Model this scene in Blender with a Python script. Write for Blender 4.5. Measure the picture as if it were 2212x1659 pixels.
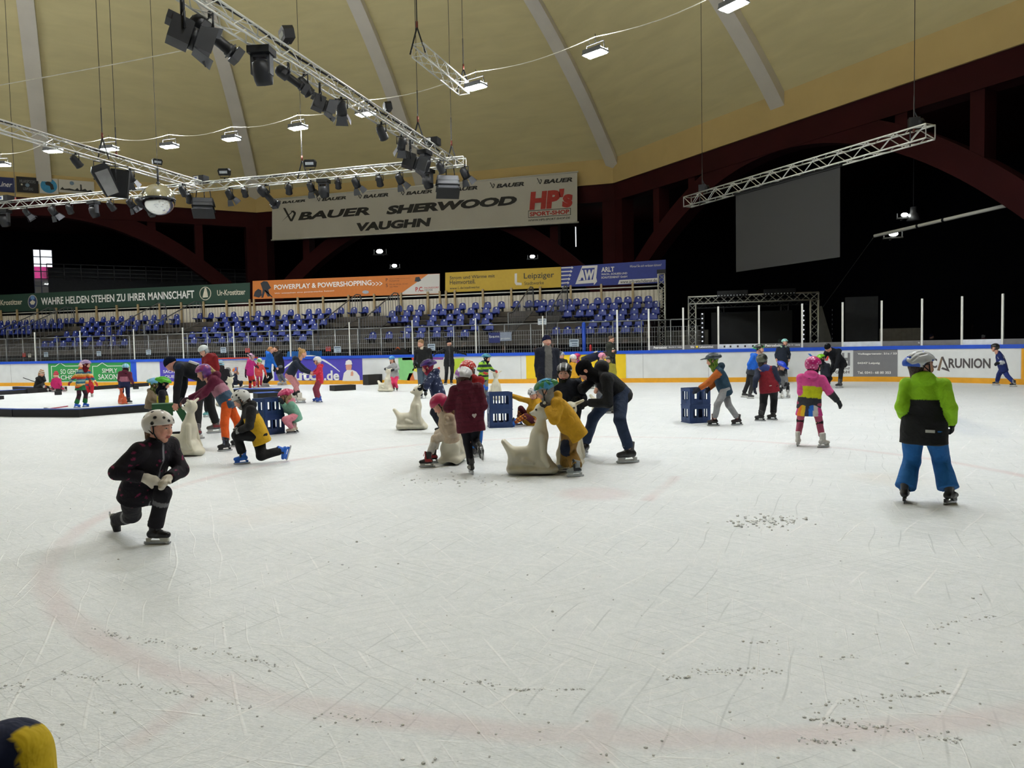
import bpy, math, random
import numpy as np
from mathutils import Vector, Matrix

for o in list(bpy.data.objects): bpy.data.objects.remove(o)
random.seed(7)
rng = np.random.default_rng(7)
SC = bpy.context.scene
COL = SC.collection
PI = math.pi

# ------------------------------------------------------------------ camera, sky, exposure
# metres; the long side of the rink runs along X, the far boards stand at y = 28.3
FOC, PCX, PCY, CAMH = 1600.0, 1106.0, 829.5, 1.43
_th, _ro, _yw = math.atan(79 / FOC), 0.020, math.radians(16.5)
_fh = np.array([-math.sin(_yw), math.cos(_yw), 0]); _rh = np.array([math.cos(_yw), math.sin(_yw), 0]); _uh = np.array([0, 0, 1.0])
CF = _fh * math.cos(_th) - _uh * math.sin(_th)
_u0 = _uh * math.cos(_th) + _fh * math.sin(_th)
CR = _rh * math.cos(_ro) - _u0 * math.sin(_ro)
CU = _u0 * math.cos(_ro) + _rh * math.sin(_ro)
CC = np.array([0, 0, CAMH])
cam = bpy.data.cameras.new('camera'); cam_ob = bpy.data.objects.new('camera', cam); COL.objects.link(cam_ob)
cam.sensor_fit = 'HORIZONTAL'; cam.sensor_width = 36.0; cam.lens = FOC / 2212 * 36.0
cam.clip_start = 0.05; cam.clip_end = 400
cam_ob.matrix_world = Matrix(((CR[0], CU[0], -CF[0], CC[0]), (CR[1], CU[1], -CF[1], CC[1]), (CR[2], CU[2], -CF[2], CC[2]), (0, 0, 0, 1)))
SC.camera = cam_ob

W = bpy.data.worlds.new('sky'); SC.world = W; W.use_nodes = True      # daylight outside, seen through the window
W.node_tree.nodes['Background'].inputs[0].default_value = (0.93, 0.96, 1.0, 1)
W.node_tree.nodes['Background'].inputs[1].default_value = 1.6
W.cycles.sampling_method = 'NONE'

SC.view_settings.view_transform = 'Standard'; SC.view_settings.look = 'None'
SC.view_settings.gamma = 1.0; SC.view_settings.use_curve_mapping = False
SC.view_settings.exposure = 0.0
LAMP_POWER = 470.0                                                     # the high bay lamps under the dome
ADDED_UPLIGHT_POWER = 350.0                                                   # glowing strips added on top of them to brighten the dome
SC.cycles.use_denoising = True
SC.cycles.use_adaptive_sampling = True; SC.cycles.adaptive_threshold = 0.05
SC.cycles.max_bounces = 6; SC.cycles.diffuse_bounces = 3; SC.cycles.glossy_bounces = 3
SC.cycles.transparent_max_bounces = 12; SC.cycles.transmission_bounces = 3
SC.cycles.caustics_reflective = False; SC.cycles.caustics_refractive = False
SC.cycles.sample_clamp_indirect = 6.0

# ------------------------------------------------------------------ picture point -> place helpers
def ray(x, y): return CF + CR * ((x - PCX) / FOC) + CU * ((PCY - y) / FOC)
def at(x, y, d): return CC + ray(x, y) * d
def gp(x, y, z=0.0):
    v = ray(x, y); return CC + v * ((z - CAMH) / v[2])
def gd(x, y):
    v = ray(x, y); return -CAMH / v[2]
def onY(x, y, Y):
    v = ray(x, y); return CC + v * (Y / v[1])
def proj(p):
    d = np.asarray(p, float) - CC; w = d @ CF
    return PCX + FOC * (d @ CR) / w, PCY - FOC * (d @ CU) / w, w

# ------------------------------------------------------------------ materials
MATS = {}
def lin(c):
    if isinstance(c, str): c = tuple(int(c[i:i + 2], 16) for i in (0, 2, 4))
    return tuple(((v / 255) / 12.92 if v / 255 <= 0.04045 else ((v / 255 + 0.055) / 1.055) ** 2.4) for v in c)
def mat(name, col, rough=0.6, metal=0.0, var=0.12, scale=6.0, bump=0.0, emit=0.0, spec=0.5, coords='Object'):
    if name in MATS: return MATS[name]
    m = bpy.data.materials.new(name); m.use_nodes = True; MATS[name] = m
    nt = m.node_tree; b = nt.nodes['Principled BSDF']
    c = lin(col)
    b.inputs['Roughness'].default_value = rough; b.inputs['Metallic'].default_value = metal
    b.inputs['Specular IOR Level'].default_value = spec
    if emit:
        b.inputs['Emission Color'].default_value = (*c, 1); b.inputs['Emission Strength'].default_value = emit
        b.inputs['Base Color'].default_value = (*c, 1)
        return m
    tc = nt.nodes.new('ShaderNodeTexCoord'); n = nt.nodes.new('ShaderNodeTexNoise')
    n.inputs['Scale'].default_value = scale; n.inputs['Detail'].default_value = 4
    nt.links.new(tc.outputs[coords], n.inputs['Vector'])
    r = nt.nodes.new('ShaderNodeMapRange'); r.inputs[1].default_value = 0.3; r.inputs[2].default_value = 0.7
    r.inputs[3].default_value = 1 - var; r.inputs[4].default_value = 1 + var
    nt.links.new(n.outputs['Fac'], r.inputs[0])
    mx = nt.nodes.new('ShaderNodeVectorMath'); mx.operation = 'SCALE'; mx.inputs[0].default_value = c
    nt.links.new(r.outputs[0], mx.inputs['Scale']); nt.links.new(mx.outputs[0], b.inputs['Base Color'])
    if bump:
        bp = nt.nodes.new('ShaderNodeBump'); bp.inputs['Strength'].default_value = bump; bp.inputs['Distance'].default_value = 0.02
        nt.links.new(n.outputs['Fac'], bp.inputs['Height']); nt.links.new(bp.outputs[0], b.inputs['Normal'])
    return m

def cloth_mat(name, rough=0.75, fold=0.35, sheen=0.0, spec=0.3, scale=14, attr='tint'):
    if name in MATS: return MATS[name]
    m = bpy.data.materials.new(name); m.use_nodes = True; MATS[name] = m
    nt = m.node_tree; b = nt.nodes['Principled BSDF']
    a = nt.nodes.new('ShaderNodeAttribute'); a.attribute_name = attr
    tc = nt.nodes.new('ShaderNodeTexCoord')
    n = nt.nodes.new('ShaderNodeTexNoise'); n.inputs['Scale'].default_value = scale; n.inputs['Detail'].default_value = 3
    n.inputs['Distortion'].default_value = 0.6
    nt.links.new(tc.outputs['Object'], n.inputs['Vector'])
    r = nt.nodes.new('ShaderNodeMapRange'); r.inputs[1].default_value = 0.3; r.inputs[2].default_value = 0.7
    r.inputs[3].default_value = 0.88; r.inputs[4].default_value = 1.1
    nt.links.new(n.outputs['Fac'], r.inputs[0])
    mx = nt.nodes.new('ShaderNodeVectorMath'); mx.operation = 'SCALE'
    nt.links.new(a.outputs['Color'], mx.inputs[0]); nt.links.new(r.outputs[0], mx.inputs['Scale'])
    nt.links.new(mx.outputs[0], b.inputs['Base Color'])
    b.inputs['Roughness'].default_value = rough; b.inputs['Specular IOR Level'].default_value = spec
    if fold:
        bp = nt.nodes.new('ShaderNodeBump'); bp.inputs['Strength'].default_value = fold; bp.inputs['Distance'].default_value = 0.03
        nt.links.new(n.outputs['Fac'], bp.inputs['Height']); nt.links.new(bp.outputs[0], b.inputs['Normal'])
    return m

# ------------------------------------------------------------------ object helpers
def link(o, parent=None):
    COL.objects.link(o)
    if parent is not None: o.parent = parent
    return o
def tag(o, label=None, cat=None, group=None, kind=None):
    if label: o['label'] = label
    if cat: o['category'] = cat
    if group: o['group'] = group
    if kind: o['kind'] = kind
    return o
def thing(name, label, cat, loc=(0, 0, 0), rz=0.0, group=None):
    o = bpy.data.objects.new(name, None); o.empty_display_size = 0.2
    o.location = tuple(float(v) for v in loc); o.rotation_euler = (0, 0, rz)
    link(o); return tag(o, label, cat, group)
def copy_tree(o, parent=None):
    c = o.copy(); link(c)
    if parent is not None: c.parent = parent
    for ch in list(o.children): copy_tree(ch, c)
    return c
V3 = lambda p: Vector((float(p[0]), float(p[1]), float(p[2])))
def frame_from(z, up=(0, 0, 1)):
    z = V3(z).normalized(); up = V3(up)
    x = up.cross(z)
    if x.length < 1e-4: x = Vector((1, 0, 0)).cross(z)
    x.normalize(); y = z.cross(x)
    return Matrix((x, y, z)).transposed()

class MB:
    """collects shapes into one mesh"""
    def __init__(s): s.v = []; s.f = []; s.m = []; s.sm = []
    def add(s, vs, fs, mi=0, smooth=False, M=None):
        k = len(s.v)
        s.v += [tuple(M @ Vector(v)) if M is not None else tuple(v) for v in vs]
        s.f += [tuple(i + k for i in f) for f in fs]; s.m += [mi] * len(fs); s.sm += [smooth] * len(fs)
        return s
    def box(s, c, d, mi=0, M=None, R=None):
        x, y, z = (q / 2 for q in d)
        vs = [Vector((i * x, j * y, k * z)) for i in (-1, 1) for j in (-1, 1) for k in (-1, 1)]
        if R is not None: vs = [R @ v for v in vs]
        vs = [v + V3(c) for v in vs]
        return s.add(vs, [(0, 1, 3, 2), (4, 6, 7, 5), (0, 4, 5, 1), (2, 3, 7, 6), (0, 2, 6, 4), (1, 5, 7, 3)], mi, False, M)
    def bar(s, a, b, w, h, mi=0, up=(0, 0, 1), M=None):
        a, b = V3(a), V3(b); R = frame_from(b - a, up)
        return s.box((a + b) / 2, (w, h, (b - a).length), mi, M, R)
    def tube(s, pts, r, n=8, mi=0, caps=True, M=None):
        pts = [V3(p) for p in pts]; rs = r if isinstance(r, (list, tuple)) else [r] * len(pts)
        vs = []; fs = []
        for i, p in enumerate(pts):
            d = (pts[min(i + 1, len(pts) - 1)] - pts[max(i - 1, 0)])
            R = frame_from(d if d.length > 1e-9 else (0, 0, 1), (0.013, 0.03, 1))
            for k in range(n):
                a = 2 * PI * k / n
                vs.append(p + R @ Vector((math.cos(a) * rs[i], math.sin(a) * rs[i], 0)))
        for i in range(len(pts) - 1):
            for k in range(n):
                fs.append((i * n + k, i * n + (k + 1) % n, (i + 1) * n + (k + 1) % n, (i + 1) * n + k))
        if caps:
            fs.append(tuple(range(n))[::-1]); fs.append(tuple((len(pts) - 1) * n + k for k in range(n)))
        return s.add(vs, fs, mi, n > 5, M)
    def lathe(s, prof, n=20, mi=0, M=None, smooth=True):
        vs = []; fs = []
        for r, z in prof:
            for k in range(n):
                a = 2 * PI * k / n; vs.append((r * math.cos(a), r * math.sin(a), z))
        for i in range(len(prof) - 1):
            for k in range(n):
                fs.append((i * n + k, i * n + (k + 1) % n, (i + 1) * n + (k + 1) % n, (i + 1) * n + k))
        if prof[0][0] > 1e-5: fs.append(tuple(range(n))[::-1])
        if prof[-1][0] > 1e-5: fs.append(tuple((len(prof) - 1) * n + k for k in range(n)))
        return s.add(vs, fs, mi, smooth, M)
    def sphere(s, c, r, n=16, mi=0, M=None, sq=(1, 1, 1)):
        prof = [(max(1e-4, math.sin(PI * i / (n // 2))), -math.cos(PI * i / (n // 2))) for i in range(n // 2 + 1)]
        T = Matrix.Translation(V3(c)) @ Matrix.Diagonal((r * sq[0], r * sq[1], r * sq[2], 1))
        return s.lathe(prof, n, mi, (M @ T) if M is not None else T)
    def prism(s, poly, t, mi=0, M=None):
        """polygon in local x,z extruded +-t/2 along local y"""
        n = len(poly); vs = [(x, -t / 2, z) for x, z in poly] + [(x, t / 2, z) for x, z in poly]
        fs = [tuple(range(n)), tuple(range(n, 2 * n))[::-1]] + [(i, i + n, (i + 1) % n + n, (i + 1) % n) for i in range(n)]
        return s.add(vs, fs, mi, False, M)
    def build(s, name, mats, parent=None, label=None):
        me = bpy.data.meshes.new(name); me.from_pydata(s.v, [], s.f)
        for m in (mats if isinstance(mats, (list, tuple)) else [mats]): me.materials.append(m)
        me.polygons.foreach_set('material_index', s.m); me.polygons.foreach_set('use_smooth', s.sm)
        me.update()
        o = bpy.data.objects.new(name, me); link(o, parent)
        if label: o['label'] = label
        return o
def struct(o, label=None, cat=None): 
    o['kind'] = 'structure'; return tag(o, label, cat)

def text(s, box, y, m, parent, name='lettering', bold=0.0, shear=0.0, depth=0.006, M=None, keep=False, align='L'):
    """lettering filling the rectangle box = x0, z0, x1, z1 in the parent's XZ plane, standing out towards -Y at y"""
    cu = bpy.data.curves.new(name, 'FONT'); cu.body = s; cu.size = 1.0; cu.extrude = 0.0; cu.offset = bold; cu.shear = shear
    cu.resolution_u = 3
    ob = bpy.data.objects.new(name, cu)
    me = bpy.data.meshes.new_from_object(ob)
    bpy.data.objects.remove(ob); bpy.data.curves.remove(cu)
    n = len(me.vertices); co = np.zeros(n * 3); me.vertices.foreach_get('co', co); co = co.reshape(n, 3)
    lo, hi = co.min(0), co.max(0); x0, z0, x1, z1 = box
    sx = (x1 - x0) / (hi[0] - lo[0]); sz = (z1 - z0) / (hi[1] - lo[1])
    if keep: sx = min(sx, sz)
    out = np.zeros_like(co); out[:, 0] = x0 + (co[:, 0] - lo[0]) * sx; out[:, 2] = z0 + (co[:, 1] - lo[1]) * sz; out[:, 1] = y - depth
    me.vertices.foreach_set('co', out.ravel()); me.update(); me.name = name
    me.materials.clear(); me.materials.append(m)
    o = bpy.data.objects.new(name, me); link(o, parent)
    if M is not None: o.matrix_local = M
    return o
def flat(poly, y, m, parent, name, depth=0.004, thick=0.003):
    """a printed patch: polygon of (x, z) lying just in front of the plane y"""
    b = MB(); b.prism(poly, thick, 0, Matrix.Translation((0, y - depth, 0))); return b.build(name, m, parent)
def rect(x0, z0, x1, z1): return [(x0, z0), (x1, z0), (x1, z1), (x0, z1)]
def circ(cx, cz, r, n=24, rz=None): return [(cx + r * math.cos(2 * PI * k / n), cz + (rz or r) * math.sin(2 * PI * k / n)) for k in range(n)]
ORD = 'first second third fourth fifth sixth seventh eighth ninth tenth eleventh twelfth thirteenth fourteenth fifteenth sixteenth seventeenth eighteenth nineteenth twentieth'.split()
_D = ORD[:9]
for t_ in ('twent', 'thirt', 'fort', 'fift', 'sixt'):
    if t_ != 'twent': ORD.append(t_ + 'ieth')
    ORD += [t_ + 'y-' + w for w in _D]
# ================================================================== STRUCTURE
OC = Vector((-21.0, 16.3, 0)); APO = 32.9; T8 = math.tan(PI / 8)
def dz(r): return -12.4 + math.sqrt(max(0.0, 42.0 ** 2 - r * r))

# ---- ice
def ice_mat():
    m = bpy.data.materials.new('ice'); m.use_nodes = True; nt = m.node_tree; L = nt.links.new
    b = nt.nodes['Principled BSDF']; N = nt.nodes.new
    tc = N('ShaderNodeTexCoord')
    def mapping(rot, sc):
        k = N('ShaderNodeMapping'); k.inputs['Rotation'].default_value = (0, 0, rot); k.inputs['Scale'].default_value = sc
        L(tc.outputs['Object'], k.inputs['Vector']); return k.outputs[0]
    def noise(v, s, det=4, dist=0.0):
        k = N('ShaderNodeTexNoise'); k.inputs['Scale'].default_value = s; k.inputs['Detail'].default_value = det
        k.inputs['Distortion'].default_value = dist; L(v, k.inputs['Vector']); return k.outputs['Fac']
    def mr(v, a, c, d=0.0, e=1.0):
        k = N('ShaderNodeMapRange'); k.inputs[1].default_value = a; k.inputs[2].default_value = c
        k.inputs[3].default_value = d; k.inputs[4].default_value = e; L(v, k.inputs[0]); return k.outputs[0]
    def ma(op, a, c=None):
        k = N('ShaderNodeMath'); k.operation = op; k.use_clamp = False
        for i, q in enumerate((a, c)):
            if q is None: continue
            if isinstance(q, (int, float)): k.inputs[i].default_value = q
            else: L(q, k.inputs[i])
        return k.outputs[0]
    def mix(f, a, c):
        k = N('ShaderNodeMix'); k.data_type = 'RGBA'
        L(f, k.inputs[0]) if not isinstance(f, float) else setattr(k.inputs[0], 'default_value', f)
        if isinstance(a, tuple): k.inputs[6].default_value = (*a, 1)
        else: L(a, k.inputs[6])
        if isinstance(c, tuple): k.inputs[7].default_value = (*c, 1)
        else: L(c, k.inputs[7])
        return k.outputs[2]
    base = mix(mr(noise(mapping(0.3, (1, 1, 1)), 0.35, 5, 0.4), 0.3, 0.7), lin('e3e7e9'), lin('edf0f2'))
    base = mix(mr(noise(mapping(0.9, (1, 1.4, 1)), 1.3, 6, 0.6), 0.35, 0.75, 0, 0.5), base, lin('d6dcdf'))
    base = mix(mr(noise(mapping(0.2, (1, 1.6, 1)), 7.0, 7, 0.8), 0.3, 0.75, 0, 0.45), base, lin('cdd3d5'))
    base = mix(mr(noise(mapping(1.1, (1, 1, 1)), 26.0, 6, 0.4), 0.4, 0.7, 0, 0.45), base, lin('f3f5f6'))
    base = mix(mr(noise(mapping(0.1, (1, 1, 1)), 90.0, 4, 0.2), 0.45, 0.75, 0, 0.4), base, lin('c2c8ca'))
    scr = None                                           # scratches of the blades: thin strands of a distorted wave
    for rot, s, d, w in ((0.4, 0.9, 3.5, 0.022), (1.5, 1.3, 4.5, 0.02), (-0.7, 1.1, 3, 0.022), (2.4, 1.9, 5, 0.026), (0.05, 2.3, 3, 0.03), (1.0, 3.1, 5, 0.03), (1.9, 4.3, 6, 0.035)):
        k = N('ShaderNodeTexWave'); k.inputs['Scale'].default_value = s; k.inputs['Distortion'].default_value = d
        k.inputs['Detail'].default_value = 2.0; k.inputs['Detail Scale'].default_value = 0.35
        L(mapping(rot, (1, 1, 1)), k.inputs['Vector'])
        line = mr(k.outputs['Fac'], 1 - w * 0.35, 1.0, 0, 1)
        brk = mr(noise(mapping(rot * 3, (1, 1, 1)), 1.3 + s * 0.3, 3), 0.5, 0.62)
        line = ma('MULTIPLY', line, brk); scr = line if scr is None else ma('MAXIMUM', scr, line)
    base = mix(ma('MULTIPLY', scr, 0.6), base, lin('fbfcfc'))
    drk = None
    for rot, s, d, w in ((0.15, 1.7, 4, 0.035), (-1.1, 2.6, 4, 0.035), (0.8, 3.7, 5, 0.04), (2.0, 5.1, 5, 0.05)):
        k = N('ShaderNodeTexWave'); k.inputs['Scale'].default_value = s; k.inputs['Distortion'].default_value = d; k.inputs['Detail'].default_value = 2.0; k.inputs['Detail Scale'].default_value = 0.4
        L(mapping(rot, (1, 1, 1)), k.inputs['Vector'])
        line = ma('MULTIPLY', mr(k.outputs['Fac'], 1 - w * 0.3, 1.0, 0, 1), mr(noise(mapping(rot * 2 + 1, (1, 1, 1)), 1.6, 3), 0.5, 0.6)); drk = line if drk is None else ma('MAXIMUM', drk, line)
    base = mix(ma('MULTIPLY', drk, 0.5), base, lin('aeb5b7'))
    sep = N('ShaderNodeSeparateXYZ'); L(tc.outputs['Object'], sep.inputs[0])
    wob = ma('MULTIPLY', ma('SUBTRACT', noise(mapping(0, (1, 1, 1)), 1.5, 4), 0.5), 0.10)
    fade = mr(noise(mapping(0.5, (1, 1, 1)), 0.9, 5), 0.3, 0.75, 0.25, 1.0)
    c0 = gp(1285, 1066)                                  # face-off circle under the ice
    dx = ma('SUBTRACT', sep.outputs[0], float(c0[0])); dy = ma('SUBTRACT', sep.outputs[1], float(c0[1]))
    dist = ma('SQRT', ma('ADD', ma('MULTIPLY', dx, dx), ma('MULTIPLY', dy, dy)))
    ring = mr(ma('ABSOLUTE', ma('ADD', ma('SUBTRACT', dist, 4.5), wob)), 0.03, 0.11, 1, 0)
    dot = mr(ma('ADD', dist, wob), 0.22, 0.42, 1, 0)
    red = ma('MAXIMUM', ring, dot)
    for (ax, ay), (bx, by) in (((480, 1470), (300, 1600)), ((1300, 1545), (1285, 1640)), ((1400, 1080), (1460, 1030))):
        A, Bp = gp(ax, ay), gp(bx, by); d = (Bp - A)[:2]; ln = float(np.hypot(*d)); d = d / ln
        px = ma('SUBTRACT', sep.outputs[0], float(A[0])); py = ma('SUBTRACT', sep.outputs[1], float(A[1]))
        al = ma('ADD', ma('MULTIPLY', px, float(d[0])), ma('MULTIPLY', py, float(d[1])))
        ac = ma('ABSOLUTE', ma('ADD', ma('SUBTRACT', ma('MULTIPLY', px, float(d[1])), ma('MULTIPLY', py, float(d[0]))), wob))
        hm = ma('MULTIPLY', mr(ac, 0.02, 0.08, 1, 0), ma('MULTIPLY', mr(al, -0.1, 0.0), mr(al, ln, ln + 0.1, 1, 0)))
        red = ma('MAXIMUM', red, hm)
    base = mix(ma('MULTIPLY', ma('MULTIPLY', red, fade), 0.33), base, lin('c98f92'))
    xb = float(gp(2150, 920)[0])                         # worn blue line near the right end
    bl = mr(ma('ABSOLUTE', ma('ADD', ma('SUBTRACT', sep.outputs[0], xb - 0.5), ma('MULTIPLY', wob, 3.0))), 0.2, 0.5, 1, 0)
    rx = float(gp(2060, 915)[1])
    base = mix(ma('MULTIPLY', ma('MULTIPLY', bl, mr(ma('ABSOLUTE', ma('SUBTRACT', sep.outputs[1], rx)), 0.9, 2.2, 1, 0)), ma('MULTIPLY', fade, 0.45)), base, lin('8f9fb8'))
    st = None                                            # tan dirt stains
    for (sx, sy), rr in (((640, 1100), 0.55), ((1925, 1035), 0.5), ((520, 1120), 0.4)):
        s0 = gp(sx, sy)
        ddx = ma('SUBTRACT', sep.outputs[0], float(s0[0])); ddy = ma('SUBTRACT', sep.outputs[1], float(s0[1]))
        dd = ma('SQRT', ma('ADD', ma('MULTIPLY', ddx, ddx), ma('MULTIPLY', ddy, ddy)))
        q = mr(ma('ADD', dd, ma('MULTIPLY', wob, 5.0)), 0.1, rr, 1, 0); st = q if st is None else ma('MAXIMUM', st, q)
    base = mix(ma('MULTIPLY', ma('MULTIPLY', st, fade), 0.22), base, lin('cfae84'))
    L(base, b.inputs['Base Color'])
    L(mr(noise(mapping(0.7, (1, 3, 1)), 2.0, 5), 0.3, 0.7, 0.38, 0.5), b.inputs['Roughness'])
    b.inputs['Specular IOR Level'].default_value = 0.42
    hg = ma('ADD', ma('MULTIPLY', scr, 0.6), ma('MULTIPLY', noise(mapping(0.2, (2, 9, 1)), 7.0, 8, 1.0), 0.9))
    hg = ma('ADD', hg, ma('MULTIPLY', noise(mapping(1.2, (1, 1, 1)), 38.0, 6, 0.3), 0.35))
    bp = N('ShaderNodeBump'); bp.inputs['Strength'].default_value = 0.35; bp.inputs['Distance'].default_value = 0.012
    L(hg, bp.inputs['Height']); L(bp.outputs[0], b.inputs['Normal'])
    return m
ICE = ice_mat()
b = MB(); b.box((-21, 13.2, -0.1), (64, 31, 0.2)); struct(b.build('floor', ICE), 'white scratched skating ice', 'ice')
CONC = mat('dark_concrete', '3a3a3a', 0.9, scale=0.8, var=0.2)
b = MB()
b.box((-21, 58, -0.16), (170, 58.6, 0.3)); b.box((-21, -32, -0.16), (170, 60, 0.3)); b.box((-80.5, 13.3, -0.16), (53, 30.8, 0.3)); b.box((38, 13.3, -0.16), (54, 30.8, 0.3))
struct(b.build('ground', CONC), 'dark concrete floor around the rink', 'floor')

# ---- dome, ribs, ring beam, arches
DOME = mat('dome_plaster', 'd5c898', 0.85, var=0.06, scale=0.35, spec=0.2)
def stained(m, sc, lo, hi):
    nt = m.node_tree; n = [k for k in nt.nodes if k.type == 'TEX_NOISE'][0]
    mp = nt.nodes.new('ShaderNodeMapping'); mp.inputs['Scale'].default_value = sc
    tc = [k for k in nt.nodes if k.type == 'TEX_COORD'][0]
    nt.links.new(tc.outputs['Object'], mp.inputs[0]); nt.links.new(mp.outputs[0], n.inputs['Vector'])
    n.inputs['Distortion'].default_value = 0.5; n.inputs['Detail'].default_value = 7
stained(DOME, (1, 1, 7), 0, 0)
YEL = mat('beam_yellow_paint', 'c9b07a', 0.8, var=0.06, scale=0.5, spec=0.2)
RED = mat('oxide_red_paint', '340b0f', 0.8, var=0.15, scale=0.8, spec=0.2)
RIB = mat('rib_grey_paint', 'd9d2c6', 0.8, var=0.05, scale=0.6, spec=0.2)
BLK = mat('black_wall', '0b0c12', 0.9, var=0.2, scale=0.5, spec=0.1)
def side_frame(i):
    a = PI / 2 - i * PI / 4                    # outward direction of side i; i = 0 is the far side with the white banner
    n = Vector((math.cos(a), math.sin(a), 0)); t = Vector((math.sin(a), -math.cos(a), 0))
    return n, t
b = MB(); NR = 26; NL = 8
for i in range(8):
    n, t = side_frame(i); k0 = len(b.v); vs = []; fs = []
    for j in range(NR + 1):
        r = 33.7 * (1 - j / NR) + 0.001; z = dz(r)
        for l in range(NL + 1):
            p = OC + n * r + t * (r * T8 * (2 * l / NL - 1)); vs.append((p.x, p.y, z))
    for j in range(NR):
        for l in range(NL):
            q = j * (NL + 1) + l; fs.append((q, q + 1, q + NL + 2, q + NL + 1))
    b.add(vs, fs, 0, True)
struct(b.build('ceiling', DOME), 'tan plastered dome', 'dome')
def rib(direction, stretch, name):
    b = MB(); n = Vector((math.cos(direction), math.sin(direction), 0)); t = Vector((-n.y, n.x, 0)); w = 0.43; th = 0.42
    NJ = 30; vs = []; fs = []
    for j in range(NJ + 1):
        r = 33.2 * (1 - j / NJ) + 0.4; z = dz(r); rho = r * stretch
        sl = Vector((-n.x * z * 0, 0, 0))
        nrm = (n * (r / 42.0) + Vector((0, 0, math.sqrt(1 - (r / 42.0) ** 2)))).normalized()
        p = OC + n * rho + Vector((0, 0, z))
        for s, q in ((-1, 0.1), (1, 0.1), (1, -th), (-1, -th)): vs.append(p + t * (w * s) + nrm * q)
    for j in range(NJ):
        for k in range(4): fs.append((4 * j + k, 4 * j + (k + 1) % 4, 4 * j + 4 + (k + 1) % 4, 4 * j + 4 + k))
    b.add(vs, fs); return b.build(name, RIB)
for i in range(8):
    n, t = side_frame(i); a = math.atan2(n.y, n.x)
    struct(rib(a, 1.0, 'roof_rib'), 'pale grey rib at the middle of a dome face', 'rib')
    struct(rib(a + PI / 8, 1 / math.cos(PI / 8), 'roof_rib'), 'pale grey rib at a fold of the dome', 'rib')
def octring(b, r0, r1, z0, z1, mi=0):
    for i in range(8):
        n, t = side_frame(i)
        ps = [OC + n * r + t * (s * r * T8) for r in (r0, r1) for s in (-1, 1)]
        vs = [(p.x, p.y, z) for z in (z0, z1) for p in ps]
        b.add(vs, [(0, 1, 3, 2), (4, 6, 7, 5), (0, 4, 5, 1), (2, 3, 7, 6)], mi)
b = MB(); octring(b, APO, APO + 1.3, 12.08, 13.72); struct(b.build('ring_beam', YEL), 'ochre ring beam under the dome', 'beam')
b = MB(); octring(b, APO + 0.12, APO + 1.1, 10.95, 12.08)
for i in range(8):
    n, t = side_frame(i)
    L2 = APO * T8; NS = 40
    def pt(s, z, r): 
        p = OC + n * (APO + r) + t * (s * L2); return (p.x, p.y, z)
    vs = []; fs = []
    for j in range(NS + 1):
        s = -1 + 2 * j / NS; zu = 10.95 - 7.6 * abs(s) ** 2.0; zt = zu + 1.15 + 0.35 * s * s
        for r in (0.15, 1.05):
            vs.append(pt(s, max(zu, 0), r)); vs.append(pt(s, zt, r))
    for j in range(NS):
        q = 4 * j
        fs += [(q, q + 1, q + 5, q + 4), (q + 2, q + 6, q + 7, q + 3), (q, q + 4, q + 6, q + 2), (q + 1, q + 3, q + 7, q + 5)]
    b.add(vs, fs)
    for s in (-0.70, -0.47, 0.47, 0.70):
        zt = 10.95 - 7.6 * s * s + 0.6
        b.bar(pt(s, zt, 0.6), pt(s, 11.2, 0.6), 0.55, 0.8, up=(n.x, n.y, 0))
    b.bar(pt(0.985, 0, 0.6), pt(0.985, 11.2, 0.6), 1.1, 0.95, up=(n.x, n.y, 0)); b.bar(pt(-0.985, 0, 0.6), pt(-0.985, 11.2, 0.6), 1.1, 0.95, up=(n.x, n.y, 0))
struct(b.build('arch_frame', RED), 'dark red concrete arches and posts carrying the ring beam', 'arch')
DRED = mat('soffit_dark_red', '2a0a0c', 0.9, var=0.2, scale=0.4, spec=0.1)
b = MB(); octring(b, APO + 1.0, 50.2, 12.2, 12.5); struct(b.build('soffit', DRED), 'dark red soffit of the outer halls', 'soffit')
# ---- outer walls with the bright window and slits where the black curtains part
def outer_wall(i, r, holes, name):
    n, t = side_frame(i); L2 = r * T8 + 0.6; b = MB()
    cuts = sorted(holes); s = -L2
    def slab(a, c, z0, z1):
        if c - a < 1e-3: return
        p = OC + n * (r + 0.15) + t * ((a + c) / 2); R = Matrix((t, n, (0, 0, 1))).transposed()
        b.box((p.x, p.y, (z0 + z1) / 2), (c - a, 0.3, z1 - z0), R=R)
    for a, c, z0, z1 in cuts:
        slab(s, a, 0, 13); slab(a, c, 0, z0); slab(a, c, z1, 13); s = c
    slab(s, L2, 0, 13)
    return struct(b.build(name, BLK), 'black curtained wall of the outer hall', 'wall')
OR = 50.0
def on_side(i, px, py, r=OR):
    n, t = side_frame(i); v = ray(px, py); n3 = np.array(n); c = np.array(OC)
    k = ((c + n3 * r - CC) @ n3) / (v @ n3); p = CC + v * k
    return float((p - c) @ np.array(t)), float(p[2]), Vector(p)
def hole(i, x0, y0, x1, y1):
    a, z1, _ = on_side(i, x0, y0); c, z0, _ = on_side(i, x1, y1); return (a, c, z0, z1)
HW = hole(-1, 70, 538, 117, 634)
h0 = [hole(0, 1241, 478, 1245, 533), hole(0, 1424, 447, 1427.5, 508), hole(0, 347, 532, 349.5, 556)]
h0 = sorted(h0)
W0 = OR * T8
outer_wall(0, OR, [h for h in h0 if abs(h[0]) < W0], 'wall_far'); outer_wall(-1, OR, [HW], 'wall_left')
outer_wall(1, OR, [], 'wall_right')
for i, nm in ((2, 'east'), (3, 'southeast'), (4, 'near'), (5, 'southwest'), (-2, 'west')): outer_wall(i, OR, [], 'wall_' + nm)
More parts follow.
